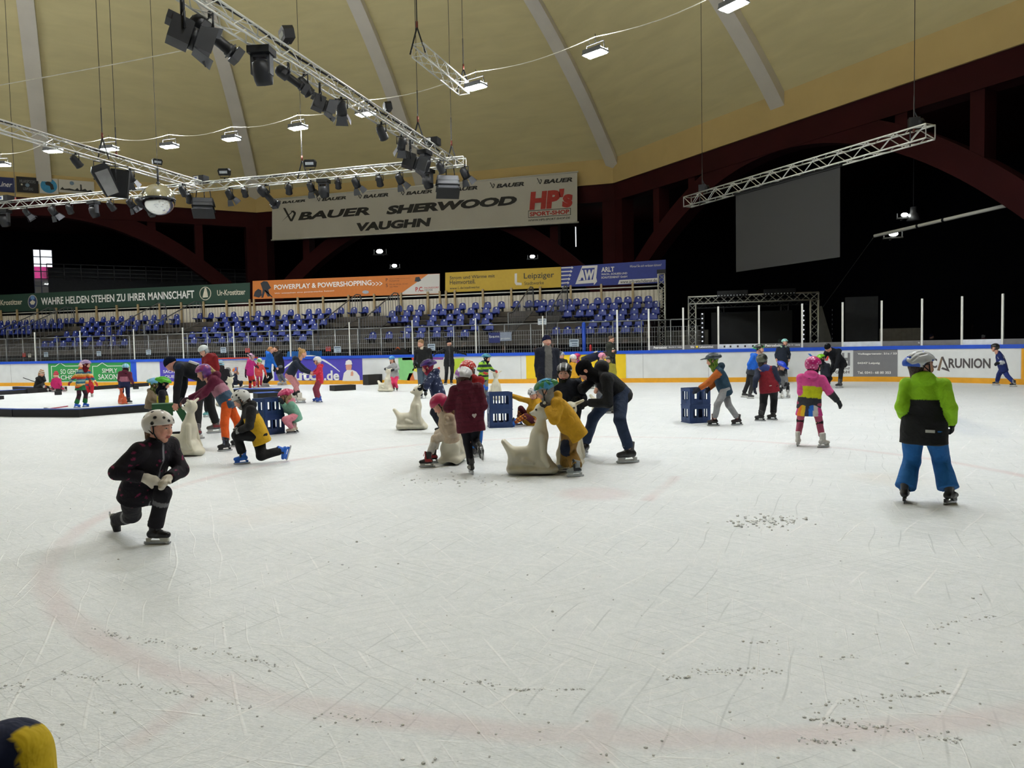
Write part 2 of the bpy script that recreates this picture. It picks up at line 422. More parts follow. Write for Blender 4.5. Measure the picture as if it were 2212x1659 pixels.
# window: frame, panes and the pink painted wall outside
n, t = side_frame(-1); RW = Matrix((t, n, (0, 0, 1))).transposed().to_4x4()
pc = OC + n * OR + t * ((HW[0] + HW[1]) / 2); wz0, wz1 = HW[2], HW[3]; ww = HW[1] - HW[0]; wh = wz1 - wz0
GREYF = mat('window_frame_grey', '8d90a8', 0.5)
b = MB()
for x in (-ww / 2, -ww * 0.13, ww / 2): b.box((x, 0.1, wh / 2), (0.09, 0.12, wh))
for k in range(7): b.box((0, 0.1, wh * k / 6), (ww, 0.12, 0.07))
win = b.build('window_1', GREYF); win.matrix_world = Matrix.Translation((pc.x, pc.y, wz0)) @ RW; struct(win, 'bright window with grey bars and a pink wall outside', 'window')
GL = bpy.data.materials.new('clear_glass'); GL.use_nodes = True
def glassy(m, tint, refl, rough=0.02):
    nt = m.node_tree; nt.nodes.clear(); o = nt.nodes.new('ShaderNodeOutputMaterial')
    a = nt.nodes.new('ShaderNodeBsdfTransparent'); a.inputs[0].default_value = (*tint, 1)
    g = nt.nodes.new('ShaderNodeBsdfGlossy'); g.inputs['Roughness'].default_value = rough
    f = nt.nodes.new('ShaderNodeFresnel'); gm = nt.nodes.new('ShaderNodeNewGeometry'); ir = nt.nodes.new('ShaderNodeMapRange'); ir.inputs[3].default_value = 1.5; ir.inputs[4].default_value = 1 / 1.5
    nt.links.new(gm.outputs['Backfacing'], ir.inputs[0]); nt.links.new(ir.outputs[0], f.inputs[0])
    mu = nt.nodes.new('ShaderNodeMath'); mu.operation = 'MULTIPLY'; mu.inputs[1].default_value = refl
    x = nt.nodes.new('ShaderNodeMixShader'); L = nt.links.new
    L(f.outputs[0], mu.inputs[0]); L(mu.outputs[0], x.inputs[0]); L(a.outputs[0], x.inputs[1]); L(g.outputs[0], x.inputs[2]); L(x.outputs[0], o.inputs[0])
glassy(GL, (0.97, 0.98, 0.98), 1.0); MATS['clear_glass'] = GL
b = MB(); b.box((0, 0.13, wh / 2), (ww, 0.012, wh)); b.build('pane', GL, win)
PINK = mat('pink_graffiti_wall', 'e0408f', 0.8, var=0.5, scale=1.2)
b = MB(); q = OC + n * (OR + 7) + t * ((HW[0] + HW[1]) / 2 - 3); Rr = Matrix((t, n, (0, 0, 1))).transposed()
b.box((q.x, q.y, 9.1), (26, 0.3, 1.7), R=Rr); struct(b.build('wall_outside', PINK), 'pink painted wall outside the window', 'wall')
b = MB(); q2 = OC + n * (OR + 14) + t * ((HW[0] + HW[1]) / 2 - 3); b.box((q2.x, q2.y, 8.1), (50, 27, 0.2), R=Rr); struct(b.build('yard', mat('yard_paving', 'c9c7c4', 0.9)), 'pale yard outside the window', 'yard')

# ---- galleries of the outer hall with dim emergency lamps
STEEL = mat('galvanised_steel', '8e9092', 0.45, 0.7, var=0.1, scale=20)
DSTEEL = mat('dark_steel', '2a2c30', 0.5, 0.5)
WHT = mat('white_paint', 'd8d8d2', 0.6, var=0.03)
BLACK = mat('black_plastic', '0f1012', 0.5, var=0.1, spec=.3)
BLACK2 = mat('black_powder_coat', '16171a', 0.5, var=0.1, spec=.3)
GLOW = mat('lamp_glow', 'fdfff8', emit=22.0)
n, t = side_frame(-1); b = MB(); g0, gz, _ = on_side(-1, 104, 606, 47); g1, gz1, _ = on_side(-1, 330, 592, 47)
def sp(s, r, z): p = OC + n * r + t * s; return (p.x, p.y, z)
b.bar(sp(g0, 47, gz), sp(g1 + 8, 47, gz), 0.25, 2.2)
gal = struct(b.build('gallery', DSTEEL), 'dark steel gallery in front of the black wall', 'gallery')
b = MB()
for k in range(4): b.tube([sp(g0, 46, gz + 0.3 + 0.33 * k), sp(g1 + 8, 46, gz + 0.3 + 0.33 * k)], 0.03, 6)
for k in range(14): s = g0 + (g1 + 8 - g0) * k / 13; b.tube([sp(s, 46, gz), sp(s, 46, gz + 1.3)], 0.035, 6)
b.build('railing', STEEL, gal)
for nm, lab, x, y, dpt, sz in (('wall_lamp', 'small bright emergency lamp just below the white banner, left one', 820, 543, 63, .3), ('wall_lamp', 'dim lamp on a little bracket above the orange banner', 852, 574, 60, .22),
        ('wall_lamp', 'dim round lamp above the yellow banner', 1150, 554, 60, .22), ('wall_lamp', 'white lamp in the dark right of the white banner, higher one', 1330, 508, 60, .22),
        ('wall_lamp', 'faint lamp in the dark right of the white banner, lower one', 1331, 534, 60, .16), ('wall_lamp', 'dazzling lamp beneath the white boom at the right', 1930, 505, 34, .2),
        ('wall_lamp', 'small lamp in the dark above the dazzling one at the right', 1954, 464, 36, .16), ('wall_lamp', 'cool white lamp on the dark gallery left of the arch', 265, 603, 70, .35)):
    p = at(x, y, dpt); o = thing(nm, lab, 'lamp', p)
    b = MB(); b.sphere((0, 0, 0), sz, 12, sq=(1, .6, .6)); b.build('bulb', GLOW, o)
    b = MB(); b.box((0, 0.1, -sz * 0.9), (sz * 4, sz * 1.5, 0.06)); b.box((-sz * 1.9, 0.1, -sz * .2), (0.04, 0.04, sz * 1.6)); b.box((sz * 1.9, 0.1, -sz * .2), (0.04, 0.04, sz * 1.6)); b.box((0, .4, -sz * .9), (.05, .8, .05)); b.build('bracket', STEEL, o)
# ================================================================== BOARDS AND GLASS
YB, RB, XB = 28.3, 7.0, 3.0
def path(s):
    if s <= XB: return Vector((s, YB, 0)), Vector((0, -1, 0))
    a = (s - XB) / RB
    if a <= PI / 2: return Vector((XB + RB * math.sin(a), YB - RB + RB * math.cos(a), 0)), Vector((-math.sin(a), -math.cos(a), 0))
    return Vector((XB + RB, YB - RB - (s - XB - RB * PI / 2), 0)), Vector((-1, 0, 0))
_tab = [(proj(tuple(path(s)[0] + Vector((0, 0, 0.7))))[0], s) for s in [x * 0.02 for x in range(-2250, 700)] if path(s)[0].y > 21.5]
def S(px): return min(_tab, key=lambda q: abs(q[0] - px))[1]
def SZ(px, py):
    s = S(px); p, n = path(s); v = ray(px, py); k = math.hypot(p.x, p.y) / math.hypot(v[0], v[1]); return s, float(CAMH + v[2] * k)
def bpt(s, z, off=0.0):
    p, n = path(s); q = p + n * off; return (q.x, q.y, z)
def bstrip(b, s0, s1, z0, z1, o0, o1, mi=0):
    """a bent slab along the boards between offsets o0 (back) and o1 (front)"""
    k = 1 if s1 <= XB else max(1, int((s1 - s0) / 0.4)); ss = [s0 + (s1 - s0) * i / k for i in range(k + 1)]
    if s0 < XB < s1: ss = [s0] + [XB + (s1 - XB) * i / k for i in range(k + 1)]; k += 1
    vs = []; fs = []
    for s in ss:
        for o, z in ((o0, z0), (o1, z0), (o1, z1), (o0, z1)): vs.append(bpt(s, z, o))
    for i in range(k):
        for j in range(4): fs.append((4 * i + j, 4 * i + 4 + j, 4 * i + 4 + (j + 1) % 4, 4 * i + (j + 1) % 4))
    fs += [(0, 1, 2, 3), (4 * k + 3, 4 * k + 2, 4 * k + 1, 4 * k)]
    b.add(vs, fs, mi)
def bpoly(poly, m, parent, name, off=0.012):
    b = MB(); n = len(poly); vs = [bpt(s, z, off) for s, z in poly]; b.add(vs, [tuple(range(n))]); return b.build(name, m, parent)
def btext(s, box, m, parent, off=0.016, bold=0.0, shear=0.0, name='lettering'):
    o = text(s, box, 0, m, parent, name, bold, shear)
    for v in o.data.vertices: v.co = bpt(v.co.x, v.co.z, off)
    return o
def pbox(x0, y0, x1, y1):                       # left-bottom, right-top picture points on the boards
    a = SZ(x0, y0); c = SZ(x1, y1); return (a[0], a[1], c[0], c[1])
S0, S1 = -45.0, 3 + RB * PI / 2 + 12
PANELW = mat('board_white', 'dde0e0', 0.45, var=0.05, scale=2.5)
SEAM = mat('board_seam', '8c8c8c', 0.7)
BLUE = mat('rail_blue', '1b4fc4', 0.4, var=0.05)
KICK = mat('kick_yellow', 'e0a01c', 0.45, var=0.06)
boards = thing('dasher_boards', 'white dasher boards with blue top rail and yellow kick plate around the ice', 'boards', (0, 0, 0)); boards['kind'] = 'structure'
b = MB(); bstrip(b, S0, S1, 0.17, 1.1, -0.1, 0.0)
for k in range(-18, 11):
    s = k * 2.4 + 1.6; bstrip(b, s, s + 0.012, 0.17, 1.1, -0.02, 0.002, 1)
b.build('board_panel', [PANELW, SEAM], boards)
b = MB(); bstrip(b, S0, S1, 0, 0.17, -0.1, 0.012); b.build('kick_plate', KICK, boards)
b = MB(); bstrip(b, S0, S1, 1.1, 1.22, -0.14, 0.03); b.build('top_rail', BLUE, boards)
GRN = mat('ad_green', '2f9148', 0.45, var=0.03); WINK = mat('print_white', 'ecece8', 0.5, var=0.02); PUR = mat('ad_violet', '4a40ab', 0.45, var=0.04)
GRY = mat('ad_grey', '77777b', 0.5, var=0.03); YAD = mat('ad_yellow', 'e8c51e', 0.45, var=0.03); BINK = mat('print_black', '151517', 0.5, var=0.02); DINK = mat('print_dark_grey', '4b4647', 0.5, var=0.02)
def advert(x0, x1, m, label, z0=0.175, z1=1.1):
    b = MB(); bstrip(b, S(x0), S(x1), z0, z1, -0.01, 0.008); return b.build('advert_panel', m, boards, label)
a = advert(105, 283, GRN, 'green advert panel with white speech bubbles')
for (x0, x1, xt) in ((112, 190, 131), (201, 280, 222)):
    s0, z0, s1, z1 = pbox(x0, 825, x1, 790); st = S(xt)
    pts = [(s0, z0), (s0, z1), (st - .3, z1), (st, z1 + .16), (st + .3, z1), (s1, z1), (s1, z0), (s0, z0)]
    b = MB()
    for p, q in zip(pts, pts[1:]): b.bar(bpt(p[0], p[1], .012), bpt(q[0], q[1], .012), .03, .006, up=(0, -1, 0))
    b.build('print_outline', WINK, a)
btext('SO GEHT', pbox(131, 808, 170, 797), WINK, a, bold=.01); btext('SÄCHSISCH', pbox(115, 820, 187, 808), WINK, a, bold=.01)
btext('SIMPLY', pbox(221, 805.5, 254, 795.5), WINK, a, bold=.01); btext('SAXONY', pbox(212, 819.5, 262, 808), WINK, a, bold=.01)
a = advert(283, 295, BLUE, 'plain blue strip of the boards')
a = advert(346, 470, PUR, 'violet advert panel half hidden behind the bending coach')
btext('SACHSEN', pbox(353, 806, 395, 799), WINK, a, bold=.01); btext('QUELLE', pbox(356, 818, 392, 810), WINK, a, bold=.01)
a = advert(592, 783, PUR, 'violet advert panel with a white swoosh and a man in a cap')
btext('auto', pbox(616, 822, 690, 801), WINK, a, bold=.03); btext('.de', pbox(700, 822, 733, 800), WINK, a, bold=.03)
b = MB(); pr = None
for k in range(15):
    u = k / 14; x = 612 + 122 * u; y = 801 - 34 * math.sin(PI * (u * 0.92 + 0.04)) + 6 * u; q = SZ(x, y)
    if pr: b.bar(bpt(pr[0], pr[1], .012), bpt(q[0], q[1], .012), .09 * math.sin(PI * u * .9 + .2) + .02, .006, up=(0, -1, 0))
    pr = q
b.build('print_swoosh', WINK, a)
def bshape(pp, m, par, name, off=.014): return bpoly([SZ(x, y) for x, y in pp], m, par, name, off)
SKINP = mat('print_skin', 'd79b83', 0.6, var=.03)
bshape([(739, 823), (743, 806), (750, 799), (762, 799), (770, 803), (776, 812), (777, 823)], WINK, a, 'print_shirt')
bshape([(748, 799), (747, 790), (752, 785), (758, 785), (761, 790), (759, 799)], SKINP, a, 'print_face', .018)
bshape([(746, 788), (748, 780), (754, 777), (760, 779), (762, 787)], WINK, a, 'print_cap', .02)
bshape([(757, 812), (758, 804), (762, 801), (764, 806), (763, 812)], SKINP, a, 'print_hand', .018)
a = advert(861, 1004, mat('ad_pale', 'd9d6cf', .5, var=.03), 'pale panel printed with coloured patches')
for pp, c in (([(861, 820), (861, 772), (890, 772), (896, 796), (884, 822)], '7fbf7a'), ([(870, 778), (870, 773), (930, 772), (930, 777)], 'cf4038'), ([(930, 777), (930, 772), (960, 772), (958, 777)], '7d3d90'),
              ([(890, 800), (905, 782), (922, 776), (920, 792), (905, 805)], 'd9d24c'), ([(975, 800), (972, 776), (1003, 773), (1003, 818), (985, 812)], 'b8cf3d'), ([(935, 800), (950, 792), (951, 797), (937, 806)], 'cf5340'), ([(878, 822), (884, 806), (892, 806), (896, 822)], 'c86b3a')):
    bshape(pp, mat('ad_patch_' + c, c, .5, var=.05), a, 'print_patch')
a = advert(1136.5, 1352, YAD, 'yellow section of the boards behind the crowd of small skaters')
a = advert(1843, 1939, GRY, 'grey advert panel with an address in white')
btext('Volksgartenstr. 21a / 23', pbox(1853, 767.5, 1937, 761.5), WINK, a, bold=.03); btext('04347 Leipzig', pbox(1853, 787.5, 1901, 782), WINK, a, bold=.03); btext('Tel. 0341- 68 80 353', pbox(1853, 807.5, 1924, 802), WINK, a, bold=.03)
a = advert(1742, 1842, PANELW, 'white advert panel with a grey letter logo behind the bending coach')
btext('H', pbox(1818, 790, 1836, 762), GRY, a, bold=.05); btext('und', pbox(1820, 798, 1835, 793), DINK, a, bold=.02); btext('nik GmbH', pbox(1788, 807, 1835, 800.5), DINK, a, bold=.02)
bshape([(1745, 764), (1750, 764), (1756, 770), (1750, 776), (1745, 776), (1751, 770)], mat('print_blue', '2f6fd0', .5), a, 'print_mark'); bshape([(1780, 763), (1786, 763), (1791, 770), (1788, 779), (1781, 779), (1786, 770)], mat('print_red', 'c23a34', .5), a, 'print_mark')
a = advert(1940, 2205, PANELW, 'white advert panel with large dark lettering')
btext('C', pbox(2012, 795, 2024, 774), DINK, a, bold=.03); btext('RUNION', pbox(2050, 795, 2141, 774), DINK, a, bold=.03)
bshape([(2024, 800), (2033, 771), (2038, 770), (2030, 801)], mat('print_bronze', '75604d', .5), a, 'print_stroke'); bshape([(2033, 771), (2038, 770), (2052, 803), (2046, 799)], DINK, a, 'print_stroke'); bshape([(2034, 797), (2037, 793), (2047, 797), (2052, 803)], DINK, a, 'print_stroke')
a = advert(2206, 2235, KICK, 'deep yellow section at the right end')

# ---- posts and panes standing on the boards
posts = [-41.3, -38.4, -35.6, -32.82, -30.01, -26.84, -24.08, -21.35, -18.46, -15.57, -12.66, -9.88, -7.09, -4.16, -2.97, -1.7, -0.44, 0.98, 2.44, 3.76] + [S(1903), S(1990), S(2076), S(2162)]
posts += [posts[-1] + 1.5, posts[-1] + 3.0]
ALU = mat('post_white_aluminium', 'e4e4de', 0.4, 0.0, var=.03)
GR2 = bpy.data.materials.new('rink_glass'); GR2.use_nodes = True; glassy(GR2, (0.95, 0.96, 0.96), 1.5, 0.02); MATS['rink_glass'] = GR2
STR = [mat('strip_grey', '6b6a6c', .5), mat('strip_white', 'd6dbe2', .5)]
HEARTC = mat('print_yellow', 'f0d22c', .5)
def pane_label(k):
    if k < 13: return 'clear rink pane with its white post, %s from the left before the seats' % ORD[k]
    return 'tall clear rink pane with its white post, %s from the right end' % ORD[len(posts) - 2 - k]
for k, (s0, s1) in enumerate(zip(posts, posts[1:])):
    right = k >= 13; hp = 1.56 if right else 1.42; hg = 1.86 if right else 1.38
    p, n = path(s0); o = thing('rink_glass', pane_label(k), 'glass panel', (p.x, p.y, 1.22), 0, 'panes above the far boards')
    def loc(s, z, off):
        q = bpt(s, z, off); return (q[0] - p.x, q[1] - p.y, q[2])
    b = MB(); w = 0.062 if right else 0.04
    b.bar(loc(s0, 0, -.06), loc(s0, hp, -.06), w, .05, up=(n.x, n.y, 0)); b.build('post', ALU, o)
    b = MB(); m = 4 if s1 > XB else 1
    for i in range(m):
        sa, sb = s0 + (s1 - s0) * i / m + (.02 if i == 0 else 0), s0 + (s1 - s0) * (i + 1) / m - (.02 if i == m - 1 else 0)
        b.bar(loc((sa + sb) / 2, 0, -.06), loc((sa + sb) / 2, hg, -.06), sb - sa, .012, up=(n.x, n.y, 0))
    b.build('pane', GR2, o)
    if k >= 14:
        kind = (k % 3); z0, z1 = 0.0, 0.17; c = STR[1] if kind == 1 else STR[0]
        b = MB(); vs = []; 
        for s in (s0 + .03, s1 - .03):
            for z in (z0, z1): vs.append(loc(s, z, -.04))
        b.add(vs, [(0, 2, 3, 1)]); st = b.build('advert_strip', c, o)
        def sl(txt, f0, f1, za, zb, mm):
            t_ = text(txt, (s0 + (s1 - s0) * f0, za, s0 + (s1 - s0) * f1, zb), 0, mm, st, bold=.03)
            for v in t_.data.vertices: v.co = loc(v.co.x, v.co.z, -.034)
        if kind == 0:
            sl('Wir', .2, .32, .05, .13, WINK); sl('Lebensmittel.', .46, .86, .05, .13, WINK)
            hc = s0 + (s1 - s0) * .39; b = MB(); b.add([loc(hc + .045 * u, .09 + .045 * w_, -.034) for u, w_ in ((0, -1), (1, .2), (.9, .8), (.5, 1), (0, .6), (-.5, 1), (-.9, .8), (-1, .2))], [tuple(range(8))]); b.build('print_heart', HEARTC, st)
        elif kind == 2:
            sl('Petrzebski', .14, .52, .05, .14, WINK); sl('Blaue Str. 21 · Leipzig', .58, .95, .07, .12, WINK)
        else:
            for f in (.15, .3, .48, .66, .85):
                hc = s0 + (s1 - s0) * f; b = MB(); b.add([loc(hc + u, z, -.034) for u, z in ((-.03, .05), (.03, .05), (.03, .12), (-.03, .12))], [(0, 1, 2, 3)]); b.build('print_mark', BINK, st)

# ================================================================== GRANDSTAND
SY = [36.3, 35.45, 34.6, 33.75, 32.9, 32.05]; SZT = [3.80, 3.49, 3.16, 2.89, 2.61, 2.31]
XL, XR = -47.0, -3.4
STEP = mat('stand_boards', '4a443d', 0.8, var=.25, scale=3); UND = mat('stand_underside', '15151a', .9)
CORR = mat('corrugated_cream', 'c9c2b2', .6, var=.06, scale=8); TANP = mat('post_tan', 'a18c66', .6, var=.08)
stand = thing('grandstand', 'stepped grandstand with a cream corrugated back wall and tan posts', 'grandstand', ((XL + XR) / 2, 34, 0)); mx = (XL + XR) / 2; stand['kind'] = 'structure'
b = MB()
for y, zt in zip(SY, SZT):
    z = zt - 0.56; b.box((0, y - 34 - .05, z - .03), (XR - XL, .8, .06))
    b.box((0, y - 34 - .44, z - .15), (XR - XL, .03, .2))
b.build('steps', STEP, stand)
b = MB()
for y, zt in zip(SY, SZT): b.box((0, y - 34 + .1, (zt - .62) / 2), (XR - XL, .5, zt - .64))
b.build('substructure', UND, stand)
b = MB(); k = 0; x = XL - mx
while x < XR - mx:
    b.box((x + .09, 36.95 - 34, 3.66), (.13, .05, .92)); b.box((x + .18, 36.98 - 34, 3.66), (.06, .03, .92)); x += .2
b.build('back_wall', CORR, stand)
b = MB(); b.tube([(XL - mx, 2.95, 4.28), (XR - mx, 2.95, 4.28)], .035, 6); b.build('top_rail', ALU, stand)
for px in (-40, 0, 35, 79, 120, 164, 207, 251, 297, 343.5, 390.6, 439, 488.6, 539, 548, 591, 643, 697.5, 752.6, 808, 866, 924, 950, 963.5, 982.5, 1043, 1104.6, 1167, 1233, 1299, 1367):
    x = onY(px, 640, 36.85)[0]; b = MB(); b.box((x - mx, 2.85, 3.85), (.1, .08, 1.3)); b.build('post', TANP, stand)
# seats
SEATC = mat('seat_blue', '142b7c', .45, var=.06); STICK = mat('sticker_white', 'e6e6e6', .6)
def seat_mesh():
    b = MB(); prof = []
    xs = [-.21, -.17, -.08, 0, .08, .17, .21]; rows = [(-.38, .24, 1.0), (-.36, .20, 1.0), (-.2, .17, 1.0), (-.04, .19, .98), (.02, .30, .94), (.05, .46, .86), (.06, .53, .74), (.06, .56, .55)]
    vs = []; fs = []
    for y, z, w in rows:
        for x in xs: vs.append((x * w, y - .05 * (x / .21) ** 2, z + .03 * (x / .21) ** 2 * (1 if z < .25 else -1)))
    n = len(xs)
    for i in range(len(rows) - 1):
        for j in range(n - 1): fs.append((i * n + j, i * n + j + 1, i * n + n + j + 1, i * n + n + j))
    k = len(vs); vs += [(x, y + .025, z - .025) for x, y, z in vs]; fs += [tuple(q + k for q in f)[::-1] for f in fs]
    for i in range(len(rows) - 1): fs += [(i * n, i * n + n, i * n + n + k, i * n + k), (i * n + n - 1, i * n + n - 1 + k, i * n + 2 * n - 1 + k, i * n + 2 * n - 1)]
    for j in range(n - 1): fs += [(j, j + k, j + 1 + k, j + 1), (len(xs) * (len(rows) - 1) + j, len(xs) * (len(rows) - 1) + j + 1, len(xs) * (len(rows) - 1) + j + 1 + k, len(xs) * (len(rows) - 1) + j + k)]
    b.add(vs, fs, 0, True); return b
seat0 = seat_mesh().build('stadium_seat', SEATC)
b = MB(); b.box((0, .0, .475), (.07, .006, .07)); st0 = b.build('number_sticker', STICK, seat0); st0.location = (0, .02, 0)
b = MB(); b.box((-.1, -.15, .08), (.03, .3, .18)); b.box((.1, -.15, .08), (.03, .3, .18)); b.box((0, -.02, .03), (.2, .04, .04)); b.build('bracket', DSTEEL, seat0)
seatpx = {0: '10 90 165 240 310 385 455 525 615 710 790 860 975 1100 1235 1345 1450 1575 1735 1840 1960 2110|180 310 450 580 735 875 990 1105 1265 1480 1595 1715 1865 2020 2155|205 455 590 725 935 1070 1215 1370 1515 1680 1860 2020 2185|240 425 540 665 775 910 1060 1180 1305 1420 1545 1665',
          1: '20 100 185 265 340 420 495 560 645 720 1050 1150 1290 1400 1520 1640 1805 1925 2120|475 600 735 860 1040 1190 1340 1485 1620 1765|375 550 690 880 980 1150 1315 1495 1615 2160|490 650 745 890 1000 1130 1255 1390 1530 1670 1755',
          2: '30 120 200 265 340 990 1085 1190 1295 1465 1610 1765 1860|370 495 620 750 910 1045 1205 1360 1515 1655|400 525 660 860 1060 1190 1380 1530|700 845 965 1115 1245 1360 1495 1635 1750',
          3: '785 890 1010 1155 1295 1420|230 335 510 630 810 975 1150 1300 1425 1545|650 830 990 1180 1340 1485|1065 1200 1330 1495 1605 1720',
          4: '660 810 925 1060 1215 1340|75 235 380 530 670 820 1005 1150 1330 1485|555 725 905 1070 1355 1535|1000 1150 1285 1415 1555',
          5: '515 605 740 880 1015 1175 1335 1475|95 260 430 550 725 880 1045 1215 1400|135 330 540 705 900 1070 1235|560 695 830 965 1115 1235 1390 1545'}
ROWN = ['top row', 'second row from the top', 'third row from the top', 'fourth row from the top', 'row second from the bottom', 'bottom row']
first = True; nseat = 0
for r in range(6):
    xs = []
    for part, ox in zip(seatpx[r].split('|'), (0, 400, 780, 1100)):
        for q in part.split(): xs.append(float(onY(ox + float(q) / 5.53, 700, SY[r])[0]))
    xs.sort()
    for j, x in enumerate(xs):
        rev = len(xs) - 1 - j
        lab = 'blue plastic seat, %s from the left in the %s' % (ORD[j], ROWN[r]) if j <= rev else 'blue plastic seat, %s from the right in the %s' % (ORD[rev], ROWN[r])
        if j > 0 and x - xs[j - 1] < .3: x = xs[j - 1] + .42; xs[j] = x
        o = seat0 if first else copy_tree(seat0); first = False
        o.location = (x, SY[r] + .02, SZT[r] - .56); o.rotation_euler = (0, 0, random.uniform(-.04, .04))
        tag(o, lab, 'seat', 'blue stadium seats of the grandstand'); nseat += 1
# stair railings: an inclined handrail with bars at either side of each aisle
RAILM = mat('railing_steel', '6a6c6f', .45, .6, var=.1)
def railing(px, lab):
    x = float(onY(px, 700, 34.2)[0]); o = thing('stair_railing', lab, 'railing', (x, 34.2, 2.4), 0, 'stair railings of the grandstand')
    b = MB(); pts = [(0, -2.6, .55), (0, -1.9, .62), (0, 1.3, 2.0), (0, 1.75, 2.0), (0, 1.85, 1.75), (0, 1.9, 1.0)]
    b.tube(pts, .03, 6); b.tube([(0, -2.6, .55), (0, -2.6, -.6)], .03, 6); b.build('handrail', RAILM, o)
    b = MB()
    for k in range(16):
        y = -2.5 + 4.2 * k / 15; z = np.interp(y, [-2.6, -1.9, 1.3, 1.9], [.55, .62, 2.0, 2.0]); zb = np.interp(y, [-2.6, 2], [-.5, .85]); b.tube([(0, y, zb), (0, y, z)], .014, 5)
    b.tube([(0, -2.6, -.5), (0, 1.9, .85)], .02, 5); b.build('bars', RAILM, o)
    b = MB(); b.bar((0.55, -1.6, -.35), (0.55, -1.6, .75), 1.0, .03, up=(0, 1, 0))
for k, (px, w) in enumerate(((64, 'far left'), (103, 'far left'), (308, 'second'), (388, 'second'), (745, 'third'), (829, 'third'), (1132, 'right'), (1209, 'right'))):
    railing(px, 'dark steel stair railing, %s side of the %s aisle of the stand' % ('left' if k % 2 == 0 else 'right', {'far left': 'leftmost', 'second': 'second', 'third': 'third', 'right': 'rightmost'}[w]))
# mesh barriers between the stand and the boards
FY, FZ = 30.6, 2.42
b = MB(); b.tube([(0, 0, .1), (0, 0, FZ)], .03, 6); b.tube([(0, 0, FZ), (1.17, 0, FZ)], .03, 6); b.tube([(0, 0, .95), (1.17, 0, .95)], .022, 6); b.tube([(0, 0, FZ - .28), (1.17, 0, FZ - .28)], .012, 5)
fence0 = b.build('crowd_barrier', STEEL)
b = MB()
for k in range(1, 11): b.tube([(1.17 * k / 11, 0, .95), (1.17 * k / 11, 0, FZ - .28)], .008, 4)
for z in (1.15, 1.35, 1.55, 1.75, 1.95): b.tube([(0, 0, z), (1.17, 0, z)], .007, 4)
b.build('mesh_bars', mat('barrier_grey', 'a5a6a6', .5, .3), fence0)
x = -38.6; k = 0
while x < -2.2:
    o = fence0 if k == 0 else copy_tree(fence0); o.location = (x, FY, 0)
    nf = 31
    tag(o, 'grey steel mesh barrier before the seats, %s from the %s' % ((ORD[k], 'left') if k < 16 else (ORD[max(0, nf - k)], 'right')), 'barrier', 'mesh barriers below the seats'); x += 1.17; k += 1
NOT = [(52, 767, 10, 11, 'c8503f', 'red notice on the mesh barrier at the far left'), (64, 768, 10, 10, 'd8d2bd', 'cream notice beside the leftmost red one'), (99.5, 766, 14, 13, 'c4d2de', 'pale blue notice on the mesh barrier, first from the left'), (213.5, 764, 14, 13, 'c4d2de', 'pale blue notice on the mesh barrier, second from the left'),
       (321, 761, 15, 13, 'c4d2de', 'pale blue notice on the barrier above the bending coach'), (482.5, 756.5, 17, 14, 'c4d2de', 'pale blue notice on the barrier above the goal'), (534.5, 757, 13, 11, 'c94b3e', 'red notice on the barrier above the goal'), (709, 754, 13, 11, 'c94b3e', 'red notice beside a pale one, right of the bending woman'), (729, 755, 18, 15, 'c4d2de', 'pale notice beside a red one, right of the bending woman'),
       (932, 750, 18, 15, 'c4d2de', 'pale blue notice between the two men in black'), (1240, 741, 21, 16, 'c4d2de', 'pale notice right of the man in a navy beanie'), (1171, 695, 19, 13, 'cfd4d8', 'grey notice with a blue disc at the rightmost stair')]
for x, y, w, h, c, lab in NOT:
    p = onY(x, y, FY - .06); s = p[1] / 1600 * 1.02; o = thing('notice_sign', lab, 'sign', p, 0, 'notices on the barrier')
    b = MB(); b.box((0, 0, 0), (w * s, .012, h * s)); b.build('sheet', mat('notice_' + c, c, .6), o)
    b = MB(); b.box((0, -.008, h * s * .28), (w * s * .8, .004, h * s * .16)); b.box((w * s * .05, -.008, -.02), (w * s * .55, .004, h * s * .1)); b.box((w * s * .05, -.008, -.1), (w * s * .55, .004, h * s * .08)); b.build('print', mat('notice_print', '59697a', .6), o)
p = onY(1056, 741, FY - .1); q = onY(1080, 718, FY - .1); r = onY(1105, 716, FY - .1)
o = thing('banner', 'square dark blue and grey banner hung on the mesh barrier left of the beanie man', 'banner', (p[0], FY - .1, p[2]))
hb = q[2] - p[2]; b = MB(); b.box(((q[0] - p[0]) / 2, 0, hb / 2), (q[0] - p[0], .02, hb)); b.build('dark_half', mat('banner_navy', '27306b', .6), o)
b = MB(); b.box(((q[0] + r[0]) / 2 - p[0], 0, hb / 2 + .04), (r[0] - q[0], .02, hb * .85)); b.build('grey_half', mat('banner_grey', '8b93a3', .6), o)
text('bsm', (.04, hb * .5, q[0] - p[0] - .04, hb * .75), -.012, WINK, o, bold=.0); text('projekt', (q[0] - p[0] + .04, hb * .3, r[0] - p[0] - .06, hb * .48), -.012, WINK, o)

